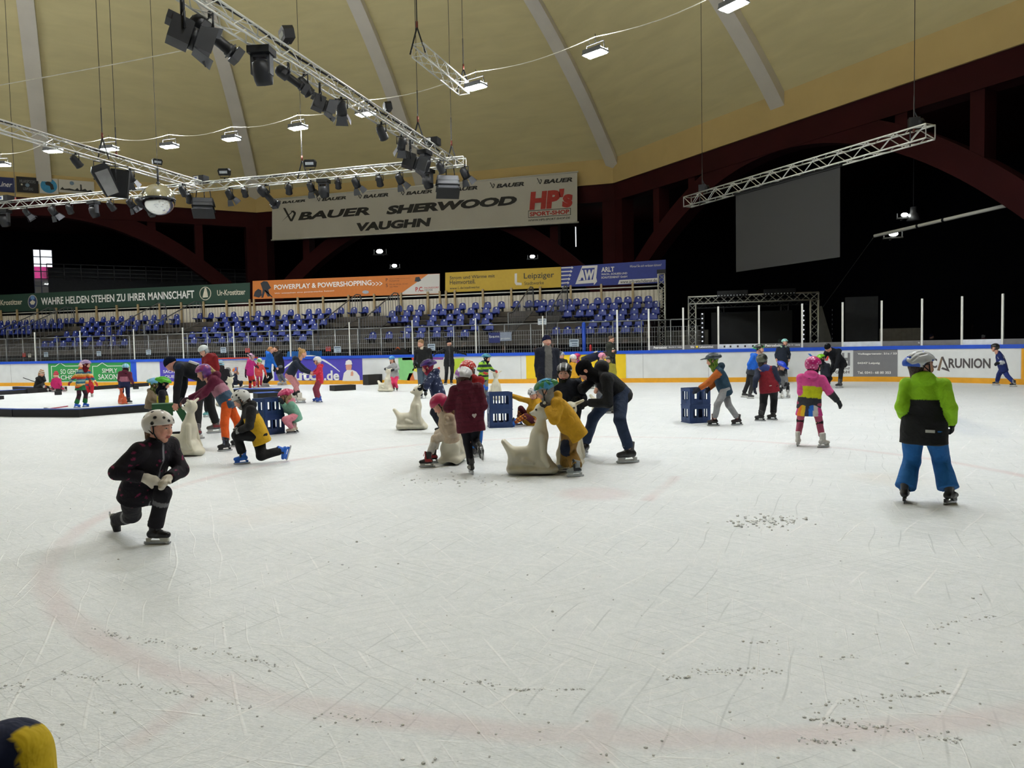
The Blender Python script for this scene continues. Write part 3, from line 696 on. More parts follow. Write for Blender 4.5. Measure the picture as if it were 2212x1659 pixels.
# ================================================================== BANNERS
class Sign:
    def __init__(s, name, label, Y, corners, m, cat='banner', group=None):
        s.Y = Y; pts = [onY(x, y, Y) for x, y in corners]; s.x0 = min(p[0] for p in pts); s.z0 = min(p[2] for p in pts)
        s.o = thing(name, label, cat, (s.x0, Y, s.z0), 0, group)
        s.sheet = flat([(p[0] - s.x0, p[2] - s.z0) for p in pts], 0, m, s.o, 'sheet', 0, .03)
    def L(s, x, y): p = onY(x, y, s.Y); return float(p[0] - s.x0), float(p[2] - s.z0)
    def T(s, t, x0, y0, x1, y1, m, bold=.0, shear=0.0, name='lettering'):
        a = s.L(x0, y0); c = s.L(x1, y1); return text(t, (a[0], a[1], c[0], c[1]), -.02, m, s.o, name, bold, shear)
    def P(s, pts, m, name='print_patch', d=.02): return flat([s.L(x, y) for x, y in pts], 0, m, s.o, name, d, .004)
def bz(x, y): return 540 + x / 2.9105, 340 + y / 2.9105
BAN = mat('banner_white', 'cbc8c2', .7, var=.03, scale=.6); REDP = mat('print_brick_red', 'b3302a', .6)
sg = Sign('banner', 'huge white sponsor banner hung from the ochre ring beam', 48.75, [(588, 518), (1247, 480), (1247, 372), (588, 432)], BAN)
def bauer(zx0, zy0, zx1, zy1, shear=.25, b_=.05, emblem=True):
    w = zx1 - zx0; ew = w * .16 if emblem else 0
    a = bz(zx0 + ew * 1.25, zy0); c = bz(zx1, zy1); sg.T('BAUER', *a, *c, BINK, b_, shear)
    if emblem: emb(zx0, zy0, zx0 + ew, zy1 + (zy0 - zy1) * .12)
def emb(x0, y0, x1, y1):
    w, h = x1 - x0, y0 - y1; f = lambda u, v: bz(x0 + w * u, y0 - h * v - 0.0)
    sg.P([f(.1, 1), f(.25, 1), f(.75, 0), f(.6, 0)], BINK, 'print_emblem'); sg.P([f(0, -.02), f(.7, .62), f(.8, .75), f(.7, .72)], BINK, 'print_emblem', .021)
    sg.P([f(.6, .78), f(.85, .8), f(1, .65), f(.98, .5), f(.75, 0), f(.62, .05), f(.85, .55), f(.8, .66)], BINK, 'print_emblem', .022)
for q in ((165, 292, 350, 264), (413, 276, 606, 243), (672, 259, 872, 223), (940, 238, 1147, 202), (1222, 216, 1432, 178), (1505, 194, 1725, 153), (1800, 168, 2028, 125)): bauer(*q)
emb(200, 402, 290, 318)
sg.T('BAUER', *bz(303, 397), *bz(755, 310), BINK, .045, .22); sg.T('SHERWOOD', *bz(858, 361), *bz(1678, 240), BINK, .06, .2); sg.T('VAUGHN', *bz(672, 466), *bz(1140, 378), BINK, .06, .15)
sg.T("HP's", *bz(1757, 333), *bz(2028, 192), REDP, .06, .1)
sg.P([bz(1750, 381), bz(2018, 362), bz(2018, 318), bz(1750, 335)], BINK, 'print_box', .019); sg.P([bz(1753, 377), bz(2014, 359), bz(2014, 322), bz(1753, 339)], BAN, 'print_box', .02)
sg.T('SPORT-SHOP', *bz(1760, 372), *bz(2008, 327), REDP, .04, 0); sg.T('WWW.HPS-SPORT-SHOP.DE', *bz(1750, 404), *bz(2013, 373), BINK, .02, .1)
b = MB(); a0 = sg.L(586, 431); a1 = sg.L(1249, 371); b.tube([(a0[0], 0, a0[1]), (a1[0], 0, a1[1])], .06, 6); a0 = sg.L(586, 519); a1 = sg.L(1250, 480); b.tube([(a0[0], 0, a0[1]), (a1[0], 0, a1[1])], .06, 6); b.build('batten', ALU, sg.o)

GB = mat('banner_dark_green', '1f3d31', .7, var=.05); CREAM = mat('print_cream', 'cfc8b4', .6)
sg = Sign('banner', 'long dark green banner above the left half of the stand', 36.95, [(-60, 677), (540, 652.5), (540, 610.5), (-60, 640)], GB)
sg.T('Ur-Krostitzer', -14, 660.5, 48.5, 646, CREAM, .02); sg.T('WAHRE HELDEN STEHEN ZU IHRER MANNSCHAFT', 90, 659, 420, 627, WINK, .02); sg.T('Ur-Krostitzer', 470, 639, 530.5, 624, CREAM, .02)
def disc(cx, cy, rx, ry, m, name='print_badge', d=.02): sg.P([(cx + rx * math.cos(2 * PI * k / 28), cy + ry * math.sin(2 * PI * k / 28)) for k in range(28)], m, name, d)
disc(444, 634, 12.5, 14.5, CREAM); disc(444, 634, 11, 13, GB, d=.022); sg.P([(438, 643), (450, 642), (449, 634), (446, 622), (443, 622), (440, 634)], CREAM, 'print_bust', .024)
disc(71, 652, 10, 15, CREAM); disc(71, 652, 9, 14, mat('print_navy', '2a3a63', .6), d=.022); disc(71, 643, 4.5, 5, mat('print_sky', '5f86b8', .6), d=.024); sg.P([(65, 653), (71, 648), (77, 652), (74, 658), (68, 658)], CREAM, 'print_wing', .024)
OB = mat('banner_orange', 'c8742f', .7, var=.04); 
sg = Sign('banner', 'orange banner above the middle of the stand', 36.95, [(546, 646), (950, 635), (950, 591), (546, 607)], OB)
sg.T('POWERPLAY & POWERSHOPPING', 593, 626, 803, 605, WINK, .02); sg.T('>>>', 805, 618, 826, 608, WINK, 0); sg.T('Wir wünschen eine powerstarke Saison!', 593.5, 636, 722, 626.5, WINK, 0)
sg.P([(863, 636.5), (950, 634), (950, 591.5), (925, 592.5)], BAN, 'print_corner', .018); sg.T('P.C.', 898, 630, 915, 619.5, REDP, .03); sg.T('PAUNSDORF', 917, 624, 948, 619, REDP, .01); sg.T('CENTER', 917, 629, 935, 624.5, BINK, 0)
sg.T('P', 834, 608, 838, 601, BINK); sg.T('Über 7.000 kostenlose', 842, 603.5, 886, 599.5, BINK); sg.T('Parkplätze', 842, 609, 863, 605, BINK); sg.T('S', 834, 620, 838, 613, BINK); sg.T('Mit der S4 nur 12 min.', 842, 616, 882, 611.5, BINK); sg.T('von Mitte', 842, 621, 860, 617.5, BINK)
DKP = mat('print_charcoal', '262b33', .6)
sg.P([(563, 612), (570, 607), (578, 608), (586, 622), (580, 626), (584, 640), (579, 641), (573, 630), (569, 643), (565, 643), (568, 626)], DKP, 'print_player'); sg.P([(548, 640), (551, 630), (558, 624), (565, 627), (566, 638), (560, 643)], DKP, 'print_blob'); sg.P([(572, 628), (588, 643), (589, 641), (574, 626)], DKP, 'print_stick')
disc(790, 631, 7, 3.6, mat('print_puck', '9aa3ad', .6)); sg.P([(896, 608), (898, 599), (906, 598), (910, 606), (904, 609)], DKP, 'print_blob')
YBN = mat('banner_mustard', 'b89930', .7, var=.04); GIN = mat('print_olive', '3a3a2c', .6)
sg = Sign('banner', 'mustard yellow banner above the right half of the stand', 36.95, [(962, 632), (1212, 620.5), (1212, 576.5), (962, 589)], YBN)
sg.T('Strom und Wärme mit', 972, 604, 1069, 592, GIN, .01); sg.T('Heimvorteil.', 972, 615, 1027, 603, GIN, .01); sg.T('www.L.de/stadtwerke', 972, 625.5, 1036, 617, GIN, 0)
sg.P([(1112, 591), (1117, 590.5), (1117, 610), (1127, 611), (1127, 616), (1115, 616), (1112, 611)], BAN, 'print_logo'); sg.T('Leipziger', 1132, 606, 1197, 587, GIN, .01); sg.T('Stadtwerke', 1133, 616, 1175, 606.5, GIN, 0)
BB = mat('banner_royal_blue', '2b387f', .7, var=.05)
sg = Sign('banner', 'royal blue banner with white arrows at the right end of the stand', 36.95, [(1212.5, 620.5), (1438, 611), (1438, 561), (1212.5, 576.5)], BB)
for k in range(6):
    y = 577.5 + 8.2 * k; x1 = 1239 - 2.2 * k; sg.P([(1212.5, y + .2), (x1 - 4, y - .8), (x1 - 4, y - 2.6), (x1, y + .6), (x1 - 4, y + 4), (x1 - 4, y + 1.6), (1212.5, y + 2.6)], BAN, 'print_arrow')
sg.P([(1243, 614), (1258, 574.5), (1291, 573), (1288, 600), (1290, 608), (1283, 616), (1283, 611)], BAN, 'print_logo', .018); sg.P([(1250, 607), (1257.5, 580), (1285, 578.5), (1281, 604)], BB, 'print_logo', .02)
sg.T('AW', 1250, 606, 1284, 582, BAN, .06, .1); sg.T('ARLT', 1299, 588, 1327, 576, BAN, .03); sg.T('WACH-, SCHLIESS-UND', 1299, 595.5, 1355, 588, BAN, .02); sg.T('SCHUTZDIENST GmbH', 1299, 602, 1355, 595, BAN, .02)
sg.T('Worauf Sie sich verlassen können!', 1361, 578, 1429, 569.5, BAN, 0, .35); sg.P([(1335, 614), (1338, 605), (1420, 600.5), (1420, 609)], BAN, 'print_box', .018); sg.T('www.arlt-wachdienst.de', 1340, 612.5, 1419, 602, BINK, .01)

# four small club flags on the left part of the ring beam
n_, t_ = side_frame(-1); RS = Matrix((t_, n_, (0, 0, 1))).transposed().to_4x4(); FR = APO - .12
def flag(x0, y0, x1, y1, m, label):
    a = on_side(-1, x0, y1, FR); c = on_side(-1, x1, y1, FR); d = on_side(-1, x0, y0, FR)
    w, h = c[0] - a[0], d[1] - a[1]; base = OC + n_ * FR + t_ * a[0]
    o = thing('club_flag', label, 'flag', (base.x, base.y, a[1]), 0, 'club flags on the ring beam'); o.matrix_world = Matrix.Translation((base.x, base.y, a[1])) @ RS
    flat(rect(0, 0, w, h), 0, m, o, 'sheet', 0, .03); return o, w, h
o, w, h = flag(-16, 381, 33, 413, mat('flag_navy', '27305f', .7), 'navy flag with white script at the left edge of the ring beam')
text('Liner', (w * .25, h * .35, w * .88, h * .7), -.02, WINK, o, bold=.01, shear=.3)
o, w, h = flag(36.5, 381, 83.5, 414.5, mat('flag_black', '1b1b1f', .7), 'black flag with grey lettering on the ring beam')
text('HILARSPOORS', (w * .15, h * .62, w * .88, h * .82), -.02, GRY, o, bold=.01); text('LEIPZIG', (w * .3, h * .15, w * .75, h * .32), -.02, GRY, o, bold=.01)
flat(circ(w * .5, h * .48, h * .12), 0, mat('print_slate', '6f86a0', .6), o, 'print_badge', .02); flat(rect(w * .2, h * .45, w * .28, h * .55), 0, CREAM, o, 'print_patch', .02)
o, w, h = flag(86, 383.5, 126.5, 417, BAN, 'white flag with a blue disc on the ring beam')
flat(circ(w * .5, h * .5, h * .46, 30, h * .46), 0, mat('print_azure', '2f86b5', .6), o, 'print_badge', .02); flat([(w * .3, h * .7), (w * .5, h * .82), (w * .72, h * .6), (w * .78, h * .3), (w * .6, h * .25), (w * .55, h * .5), (w * .35, h * .55)], 0, BINK, o, 'print_bird', .024)
o, w, h = flag(127.5, 387, 204, 415, BAN, 'white flag with a black city skyline on the ring beam')
flat([(0.03 * w, .2 * h), (.1 * w, .42 * h), (.15 * w, .28 * h), (.3 * w, .34 * h), (.45 * w, .26 * h), (.52 * w, .42 * h), (.57 * w, .25 * h), (.6 * w, .3 * h), (.6 * w, .72 * h), (.64 * w, .7 * h), (.65 * w, .3 * h), (.74 * w, .4 * h), (.8 * w, .26 * h), (.9 * w, .34 * h), (.97 * w, .14 * h), (.6 * w, .16 * h)], 0, BINK, o, 'print_skyline', .02)
flat(circ(w * .37, h * .76, h * .15), 0, mat('print_slate', '6f86a0', .6), o, 'print_badge', .02)

# ================================================================== BEHIND THE GLASS, RIGHT
def truss(b, A, B, size, n, r=.03, rd=.016, up=(0, 0, 1), mi=0):
    A, B = V3(A), V3(B); R = frame_from(B - A, up); h = size / 2; L = (B - A).length; cs = [(h, h), (-h, h), (-h, -h), (h, -h)]
    P = lambda c, u: A + R @ Vector((cs[c][0], cs[c][1], L * u))
    for c in range(4): b.tube([P(c, 0), P(c, 1)], r, 6, mi)
    for c in range(4):
        d = (c + 1) % 4
        for k in range(n):
            u, v = k / n, (k + 1) / n
            b.tube([P(c if k % 2 == 0 else d, u), P(d if k % 2 == 0 else c, v)], rd, 4, mi, False)
        for u in (0, 1): b.tube([P(c, u), P(d, u)], rd, 4, mi, False)
TRU = mat('truss_aluminium', 'c3c3bd', .35, .55, var=.06, scale=12)
PY = 33.0
A = onY(1487, 650, PY); B = onY(1768, 639, PY); zg = (A[2] + B[2]) / 2
o = thing('truss_gate', 'aluminium truss gate with two light bars behind the glass', 'gate', ((A[0] + B[0]) / 2, PY, 0)); gx = (B[0] - A[0]) / 2
b = MB(); truss(b, (-gx, 0, zg), (gx, 0, zg), .3, 16); b.build('crossbar', TRU, o)
for s in (-1, 1): b = MB(); truss(b, (s * (gx - .16), 0, 0), (s * (gx - .16), 0, zg - .15), .3, 10); b.build('column', TRU, o)
b = MB(); truss(b, (-gx, 2.2, zg - .1), (gx, 2.2, zg - .1), .3, 14); truss(b, (-gx * .5, 2.2, 0), (-gx * .5, 2.2, zg - .2), .3, 8); truss(b, (gx * .55, 2.2, 0), (gx * .55, 2.2, zg - .2), .3, 8); b.build('rear_frame', DSTEEL, o)
LEDM = mat('led_lens', 'cfd3d6', .3)
for s, w in ((-.3, .62), (.42, .62)):
    b = MB(); b.box((gx * s, -.1, zg + .22), (w * 2, .2, .26)); lb = b.build('light_bar', BLACK, o)
    b = MB(); 
    for k in range(10): b.sphere((gx * s - w * .9 + w * 1.8 * k / 9, -.21, zg + .15), .025, 8)
    b.build('lenses', LEDM, lb)
for s in (-1, 1):
    b = MB(); x = s * (gx - .16) - s * .42; b.box((x, 0, 1.75), (.16, .12, 2.0)); lb = b.build('light_bar', BLACK, o)
    b = MB()
    for k in range(10): b.sphere((x, -.07, .95 + 1.75 * k / 9), .035, 8)
    b.build('lenses', mat('led_white', 'f2f4ff', emit=0.8), lb)
o = thing('video_wall', 'dark video wall standing inside the truss gate', 'screen', ((A[0] + B[0]) / 2, PY + 1.4, 0))
b = MB(); b.box((0, 0, 1.55), (gx * 1.3, .15, 2.5)); b.build('panel', mat('video_black', '1a1b1c', .35), o)
b = MB(); b.box((-gx * .55, .2, .2), (.1, .5, .4)); b.box((gx * .55, .2, .2), (.1, .5, .4)); b.build('foot', BLACK, o)
A = onY(1429, 592, 35.4); o = thing('truss_tower', 'upright aluminium truss tower at the right end of the stand', 'truss', (A[0], 35.4, 0))
b = MB(); truss(b, (0, 0, 0), (0, 0, A[2]), .3, 18); b.build('column', TRU, o); b = MB(); b.box((0, 0, A[2] + .1), (.4, .3, .2)); b.build('head_block', BLACK, o)
for nm, lab, c, x0, y0, x1, y1, Y in (('tarpaulin', 'grey sloping tarpaulin behind the glass right of the truss gate', '5d5c58', 1770, 750, 1818, 660, 34.0), ('wall_panel', 'tall dark cabinet with pale edges behind the glass', '33353a', 1826, 752, 1896, 640, 34.5), ('low_wall', 'pale concrete block wall low behind the glass', '76726a', 1900, 745, 1992, 708, 36), ('shed_wall', 'grey door panel behind the glass, left of the truss gate', '55534e', 1440, 752, 1530, 712, 36.5)):
    a = onY(x0, y0, Y); c_ = onY(x1, y1, Y); o = thing(nm, lab, 'wall panel', (a[0], Y, 0)); w, z1 = c_[0] - a[0], c_[2]
    b = MB(); b.prism([(0, 0), (w, 0), (w if nm != 'tarpaulin' else w * .1, z1 if nm != 'tarpaulin' else z1), (0, z1)], .2); b.build('sheet', mat('panel_' + c, c, .8), o)
    b = MB(); b.box((w / 2, .1, .1), (w, .4, .2)); b.build('base', DSTEEL, o)
for k, (x0, x1) in enumerate(((624, 684), (1270, 1352))):
    a = onY(x0, 772, 29.6); c_ = onY(x1, 758, 29.6); o = thing('players_bench', 'bright blue bench shelter behind the boards, %s' % ('beside the bending woman' if k == 0 else 'behind the man in olive'), 'bench', (a[0], 29.6, 0)); w = c_[0] - a[0]
    b = MB(); b.prism([(0, .1), (w, .1), (w * .98, c_[2]), (w * .18, c_[2])], 1.0); b.build('back_panel', mat('bench_blue', '2a73c4', .5), o); b = MB(); b.box((w / 2, -.4, .45), (w * .9, .35, .06)); b.build('seat_plank', STEP, o)
a = onY(1262, 770, 28.6); c_ = onY(1262, 700, 28.6); o = thing('goal_post_pole', 'thick blue pole standing behind the boards right of the beanie man', 'pole', (a[0], 28.6, 0)); b = MB(); b.tube([(0, 0, 0), (0, 0, c_[2])], .075, 12); b.build('shaft', BLUE, o); b = MB(); b.sphere((0, 0, c_[2]), .08, 10); b.build('cap', BLUE, o)
p = onY(1276, 752, 28.4); o = thing('drinking_bottle', 'red drinking bottle standing on the blue top rail', 'bottle', (p[0], 28.37, 1.22)); b = MB(); b.lathe([(.045, 0), (.05, .02), (.05, .2), (.035, .25), (.02, .26)], 12); b.build('body', mat('bottle_red', 'b02a2e', .35), o); b = MB(); b.lathe([(.022, .26), (.022, .31), (.0, .315)], 10); b.build('cap', BLACK, o)
p = gp(838, 752, 1.22); p = onY(862, 765, 28.75); o = thing('sports_bag', 'black sports bag with orange trim lying behind the boards', 'bag', (p[0], 28.85, .75)); b = MB(); b.sphere((0, 0, .42), .42, 16, sq=(1.2, .5, .8)); b.build('body', BLACK, o); b = MB(); b.tube([(-.1, -.2, .7), (0, -.22, .78), (.1, -.2, .7)], .03, 6); b.build('handle', mat('bag_orange', 'd8622a', .6), o)
# ================================================================== LIGHTING RIG
ZR = 8.2
RA = (Vector((-9.75, 25.75, ZR)), Vector((-9.75, 5.5, ZR))); RBB = (Vector((-9.2, 25.6, ZR - .02)), Vector((-37.0, 25.6, ZR - .02))); RC = (Vector((-20.5, 25.4, ZR)), Vector((-20.5, 7.5, ZR)))
for P, Q, lab in ((RA[0], RA[1], 'long aluminium truss running from the far corner towards the viewer'), (RBB[0], RBB[1], 'long aluminium truss parallel to the far boards, beneath the dome'), (RC[0], RC[1], 'aluminium truss at the left leading to the mirror ball')):
    o = thing('lighting_truss', lab, 'truss', P); b = MB(); n = int((Q - P).length / .42); truss(b, (0, 0, 0), Q - P, .30, n, .026, .012); b.build('truss_frame', TRU, o)
    b = MB(); d = Q - P
    for k in range(4):
        u0, u1 = .06 + .22 * k, .281 + .22 * k; b.tube([d * u0 + Vector((0, 0, .14)), d * (u0 * .6 + u1 * .4) + Vector((.06, .06, .19)), d * u1 + Vector((0, 0, .15))], .03, 5)
    b.build('cable_bundle', BLACK, o)
A, B = V3(gp(902, 108, 10.1)), V3(gp(1002, 192, 10.1)); o = thing('lighting_truss', 'short aluminium truss hanging high by itself above the long one', 'truss', A); b = MB(); truss(b, (0, 0, 0), B - A, .36, 9, .024, .013); b.build('truss_frame', TRU, o)
ST_A, ST_B = gp(1485, 437, 7.4), gp(2010, 284, 7.4)
A, B = V3(ST_A), V3(ST_B); o = thing('lighting_truss', 'bright aluminium truss at the right carrying the grey projection screen', 'truss', A); b = MB(); truss(b, (0, 0, 0), B - A, .40, 22, .028, .016); b.build('truss_frame', TRU, o)
d = (B - A); dh = Vector((d.x, d.y, 0)).normalized()
def on_line(P, Q, px):
    lo, hi = 0.0, 1.0; f = lambda u: proj(P + (Q - P) * u)[0] - px
    us = [k / 400 for k in range(401)]; return P + (Q - P) * min(us, key=lambda u: abs(f(u)) if proj(P + (Q - P) * u)[2] > .5 else 1e9)
pl, pr = on_line(A, B, 1590), on_line(A, B, 1815)
def zat(p, px, py): v = ray(px, py); return CAMH + v[2] * math.hypot(p.x, p.y) / math.hypot(v[0], v[1])
zb = (zat(pl, 1590, 587) + zat(pr, 1815, 556)) / 2; zt_ = 7.4 - .3
sw = (pr - pl).length; o = thing('projection_screen', 'grey projection screen hanging blank beneath the right truss', 'screen', (pl.x, pl.y, zb), math.atan2((pr - pl).y, (pr - pl).x))
b = MB(); b.box((sw / 2, 0, (zt_ - zb) / 2), (sw, .02, zt_ - zb)); b.build('sheet', mat('screen_grey', '232321', .8, var=.02), o)
b = MB(); b.box((sw / 2, 0, zt_ - zb + .05), (sw + .1, .1, .1)); b.build('roller_case', BLACK, o)
b = MB(); 
for k in range(9): b.tube([(sw * k / 8, 0, zt_ - zb + .08), (sw * k / 8, 0, zt_ - zb + .13)], .02, 5)
b.build('clips', DSTEEL, o)

# ---- fixtures hung on the trusses: every prototype has its clamp at the origin
LENS = mat('lens_glass', 'aeb4b8', .15, .3, var=.1)
GREYD = mat('grey_casing', '303236', .5)
SILV = mat('polished_silver', 'c9cbcd', .2, .9)
def root(name): return thing(name, '', 'light')
def yoke(b, w, h): b.tube([(0, 0, .06), (0, 0, -.03)], .03, 6); b.tube([(-w, 0, -h), (-w, 0, -.02), (w, 0, -.02), (w, 0, -h)], .016, 6)
def rotx(a): return Matrix.Rotation(a, 4, 'X')
def mk_par():
    o = root('par_can'); b = MB(); yoke(b, .14, .24); b.build('yoke', BLACK2, o)
    M = Matrix.Translation((0, 0, -.24)) @ rotx(math.radians(48)); b = MB(); b.lathe([(.05, .2), (.10, .17), (.125, .02), (.125, -.16), (.135, -.17), (.135, -.2), (.115, -.2), (.11, -.13), (0.0, -.12)], 18, M=M); b.build('can', BLACK2, o)
    b = MB(); b.lathe([(.108, -.135), (0.001, -.145)], 18, M=M); b.build('lens', LENS, o); return o
def mk_barn():
    o = root('barn_door_spotlight'); b = MB(); yoke(b, .14, .24); b.build('yoke', BLACK2, o)
    M = Matrix.Translation((0, 0, -.24)) @ rotx(math.radians(38)); b = MB(); b.lathe([(.06, .2), (.11, .16), (.125, 0), (.125, -.14), (.1, -.14), (0.0, -.1)], 18, M=M); b.build('can', BLACK2, o)
    b = MB()
    for k in range(4):
        R = Matrix.Rotation(PI / 2 * k, 4, 'Z'); vs = [(-.10, .115, -.14), (.10, .115, -.14), (.15, .20, -.34), (-.15, .20, -.34)]
        b.add(vs + [(x, y + .006, z) for x, y, z in vs], [(0, 1, 2, 3), (7, 6, 5, 4), (0, 4, 5, 1), (1, 5, 6, 2), (2, 6, 7, 3), (3, 7, 4, 0)], 0, False, M @ R)
    b.build('barn_doors', GREYD, o); return o
def mk_profile():
    o = root('profile_spotlight'); b = MB(); yoke(b, .15, .26); b.build('yoke', BLACK2, o)
    M = Matrix.Translation((0, 0, -.28)) @ rotx(math.radians(58)); b = MB(); b.lathe([(.04, .34), (.11, .3), (.14, .22), (.14, .02), (.10, 0), (.09, -.02), (.09, -.3), (.105, -.31), (.105, -.4), (.09, -.4), (0, -.38)], 16, M=M)
    b.box((0, .0, .12), (.3, .12, .12), M=M); b.build('body', BLACK, o)
    b = MB(); b.box((0, 0, -.47), (.22, .22, .12), M=M); b.box((0, 0, -.36), (.2, .2, .02), M=M); b.build('filter_frame', BLACK2, o); return o
def mk_moving():
    o = root('moving_head_light'); b = MB(); b.box((0, 0, -.06), (.4, .32, .12)); b.tube([(0, 0, .05), (0, 0, -.02)], .03, 6); b.build('base', BLACK, o)
    b = MB(); b.box((-.15, 0, -.28), (.05, .16, .36)); b.box((.15, 0, -.28), (.05, .16, .36)); b.box((0, 0, -.14), (.34, .16, .06)); b.build('yoke', GREYD, o)
    M = Matrix.Translation((0, 0, -.40)) @ rotx(math.radians(25)); b = MB(); b.lathe([(.06, .2), (.14, .16), (.17, .02), (.16, -.14), (.14, -.22), (.12, -.22), (0, -.2)], 20, M=M); b.build('head', BLACK2, o)
    b = MB(); b.lathe([(.118, -.215), (.001, -.235)], 18, M=M); b.build('lens', LENS, o); return o
def mk_fresnel():
    o = root('fresnel_spotlight'); b = MB(); b.tube([(0, 0, .06), (0, 0, -.25)], .035, 6); b.tube([(-.2, 0, -.5), (-.2, 0, -.26), (.2, 0, -.26), (.2, 0, -.5)], .018, 6); b.tube([(-.12, .2, -.7), (-.08, .3, -.92), (.08, .26, -.9)], .01, 5); b.build('yoke', BLACK2, o)
    M = Matrix.Translation((0, 0, -.52)) @ rotx(math.radians(72)); b = MB(); b.box((0, 0, .05), (.34, .36, .3), M=M); b.box((0, .14, .1), (.28, .12, .36), M=M); b.lathe([(.17, -.1), (.17, -.18), (.14, -.18), (0, -.14)], 18, M=M); b.build('body', BLACK, o)
    b = MB(); b.box((.08, .185, .05), (.1, .01, .06), M=M); b.box((-.06, .185, .1), (.12, .01, .05), M=M); b.build('rating_plate', LENS, o)
    b = MB()
    for k in range(4):
        R = Matrix.Rotation(PI / 2 * k, 4, 'Z'); w, q = (.17, .3) if k % 2 == 0 else (.17, .24); vs = [(-.16, .17, -.18), (.16, .17, -.18), (.2, .26, -.18 - q), (-.2, .26, -.18 - q)]
        b.add(vs + [(x, y + .006, z) for x, y, z in vs], [(0, 1, 2, 3), (7, 6, 5, 4), (0, 4, 5, 1), (1, 5, 6, 2), (2, 6, 7, 3), (3, 7, 4, 0)], 0, False, M @ R)
    b.build('barn_doors', GREYD, o); return o
def mk_flood():
    o = root('floodlight'); b = MB(); b.tube([(0, 0, 0), (0, 0, .12)], .03, 6); b.tube([(-.17, 0, .25), (-.17, 0, .12), (.17, 0, .12), (.17, 0, .25)], .014, 6); b.build('stirrup', BLACK2, o)
    M = Matrix.Translation((0, 0, .3)) @ rotx(math.radians(12)); b = MB(); b.prism([(-.19, -.1), (.19, -.1), (.22, .08), (.17, .16), (-.17, .16), (-.22, .08)], .22, 0, M); b.build('housing', BLACK, o)
    b = MB(); b.box((0, -.115, .02), (.3, .01, .1), M=M); b.build('lens', LENS, o); return o
def mk_speaker():
    o = root('speaker_cluster'); b = MB(); b.tube([(-.25, 0, 0), (-.3, 0, -.4)], .02, 6); b.tube([(.25, 0, 0), (.3, 0, -.4)], .02, 6); b.tube([(0, .2, 0), (0, .3, -.4)], .02, 6); b.build('hanger', BLACK2, o)
    for k, (z, tl) in enumerate(((-.46, 12), (-.66, 24), (-.88, 36))):
        M = Matrix.Translation((0, -.05 * k, z)) @ rotx(-math.radians(tl)); b = MB(); b.prism([(-.42, -.1), (.42, -.1), (.38, .1), (-.38, .1)], .5, 0, M); cab = b.build('cabinet', BLACK, o)
        b = MB(); b.box((0, -.26, 0), (.72, .02, .16), M=M); b.box((.1, -.1, .11), (.12, .03, .03), M=M); b.build('grille' if k < 2 else 'front_grille', GREYD, cab)
    return o
def mk_big():
    o = root('asymmetric_flood'); b = MB(); b.tube([(-.26, 0, -.5), (-.26, 0, 0), (.26, 0, 0), (.26, 0, -.5)], .016, 6); b.tube([(0, 0, .06), (0, 0, -.02)], .03, 6); b.build('yoke', BLACK2, o)
    M = Matrix.Translation((0, -.1, -.5)) @ Matrix.Rotation(math.radians(-25), 4, 'Y') @ rotx(math.radians(12)); b = MB(); b.prism([(-.18, -.42), (.18, -.42), (.24, .3), (.16, .42), (-.16, .42), (-.24, .3)], .2, 0, M); b.build('housing', BLACK2, o)
    b = MB(); b.prism([(-.15, -.4), (.15, -.4), (.17, .26), (-.17, .26)], .03, 0, M @ Matrix.Translation((0, -.11, 0))); b.build('reflector', SILV, o); return o
def mk_panel():
    o = root('light_panel'); b = MB(); b.tube([(-.26, 0, -.35), (-.26, 0, 0), (.26, 0, 0), (.26, 0, -.35)], .014, 6); b.build('yoke', BLACK2, o)
    M = Matrix.Translation((0, 0, -.5)) @ Matrix.Rotation(.12, 4, 'Y'); b = MB(); b.box((0, 0, 0), (.5, .14, .8), M=M); b.build('housing', BLACK, o); b = MB(); b.box((0, -.08, 0), (.44, .02, .72), M=M); b.build('front_cover', BLACK2, o); return o
MK = dict(par=mk_par, barn=mk_barn, prof=mk_profile, mov=mk_moving, fres=mk_fresnel, flood=mk_flood, spk=mk_speaker, big=mk_big, pan=mk_panel)
DESC = dict(par='round black par lamp', barn='black barn door lamp', prof='long black profile spotlight', mov='black moving head light', fres='boxy black fresnel lamp', flood='black floodlight perched', spk='hanging black speaker cluster', big='angled floodlight, silver reflector', pan='flat dark light panel')
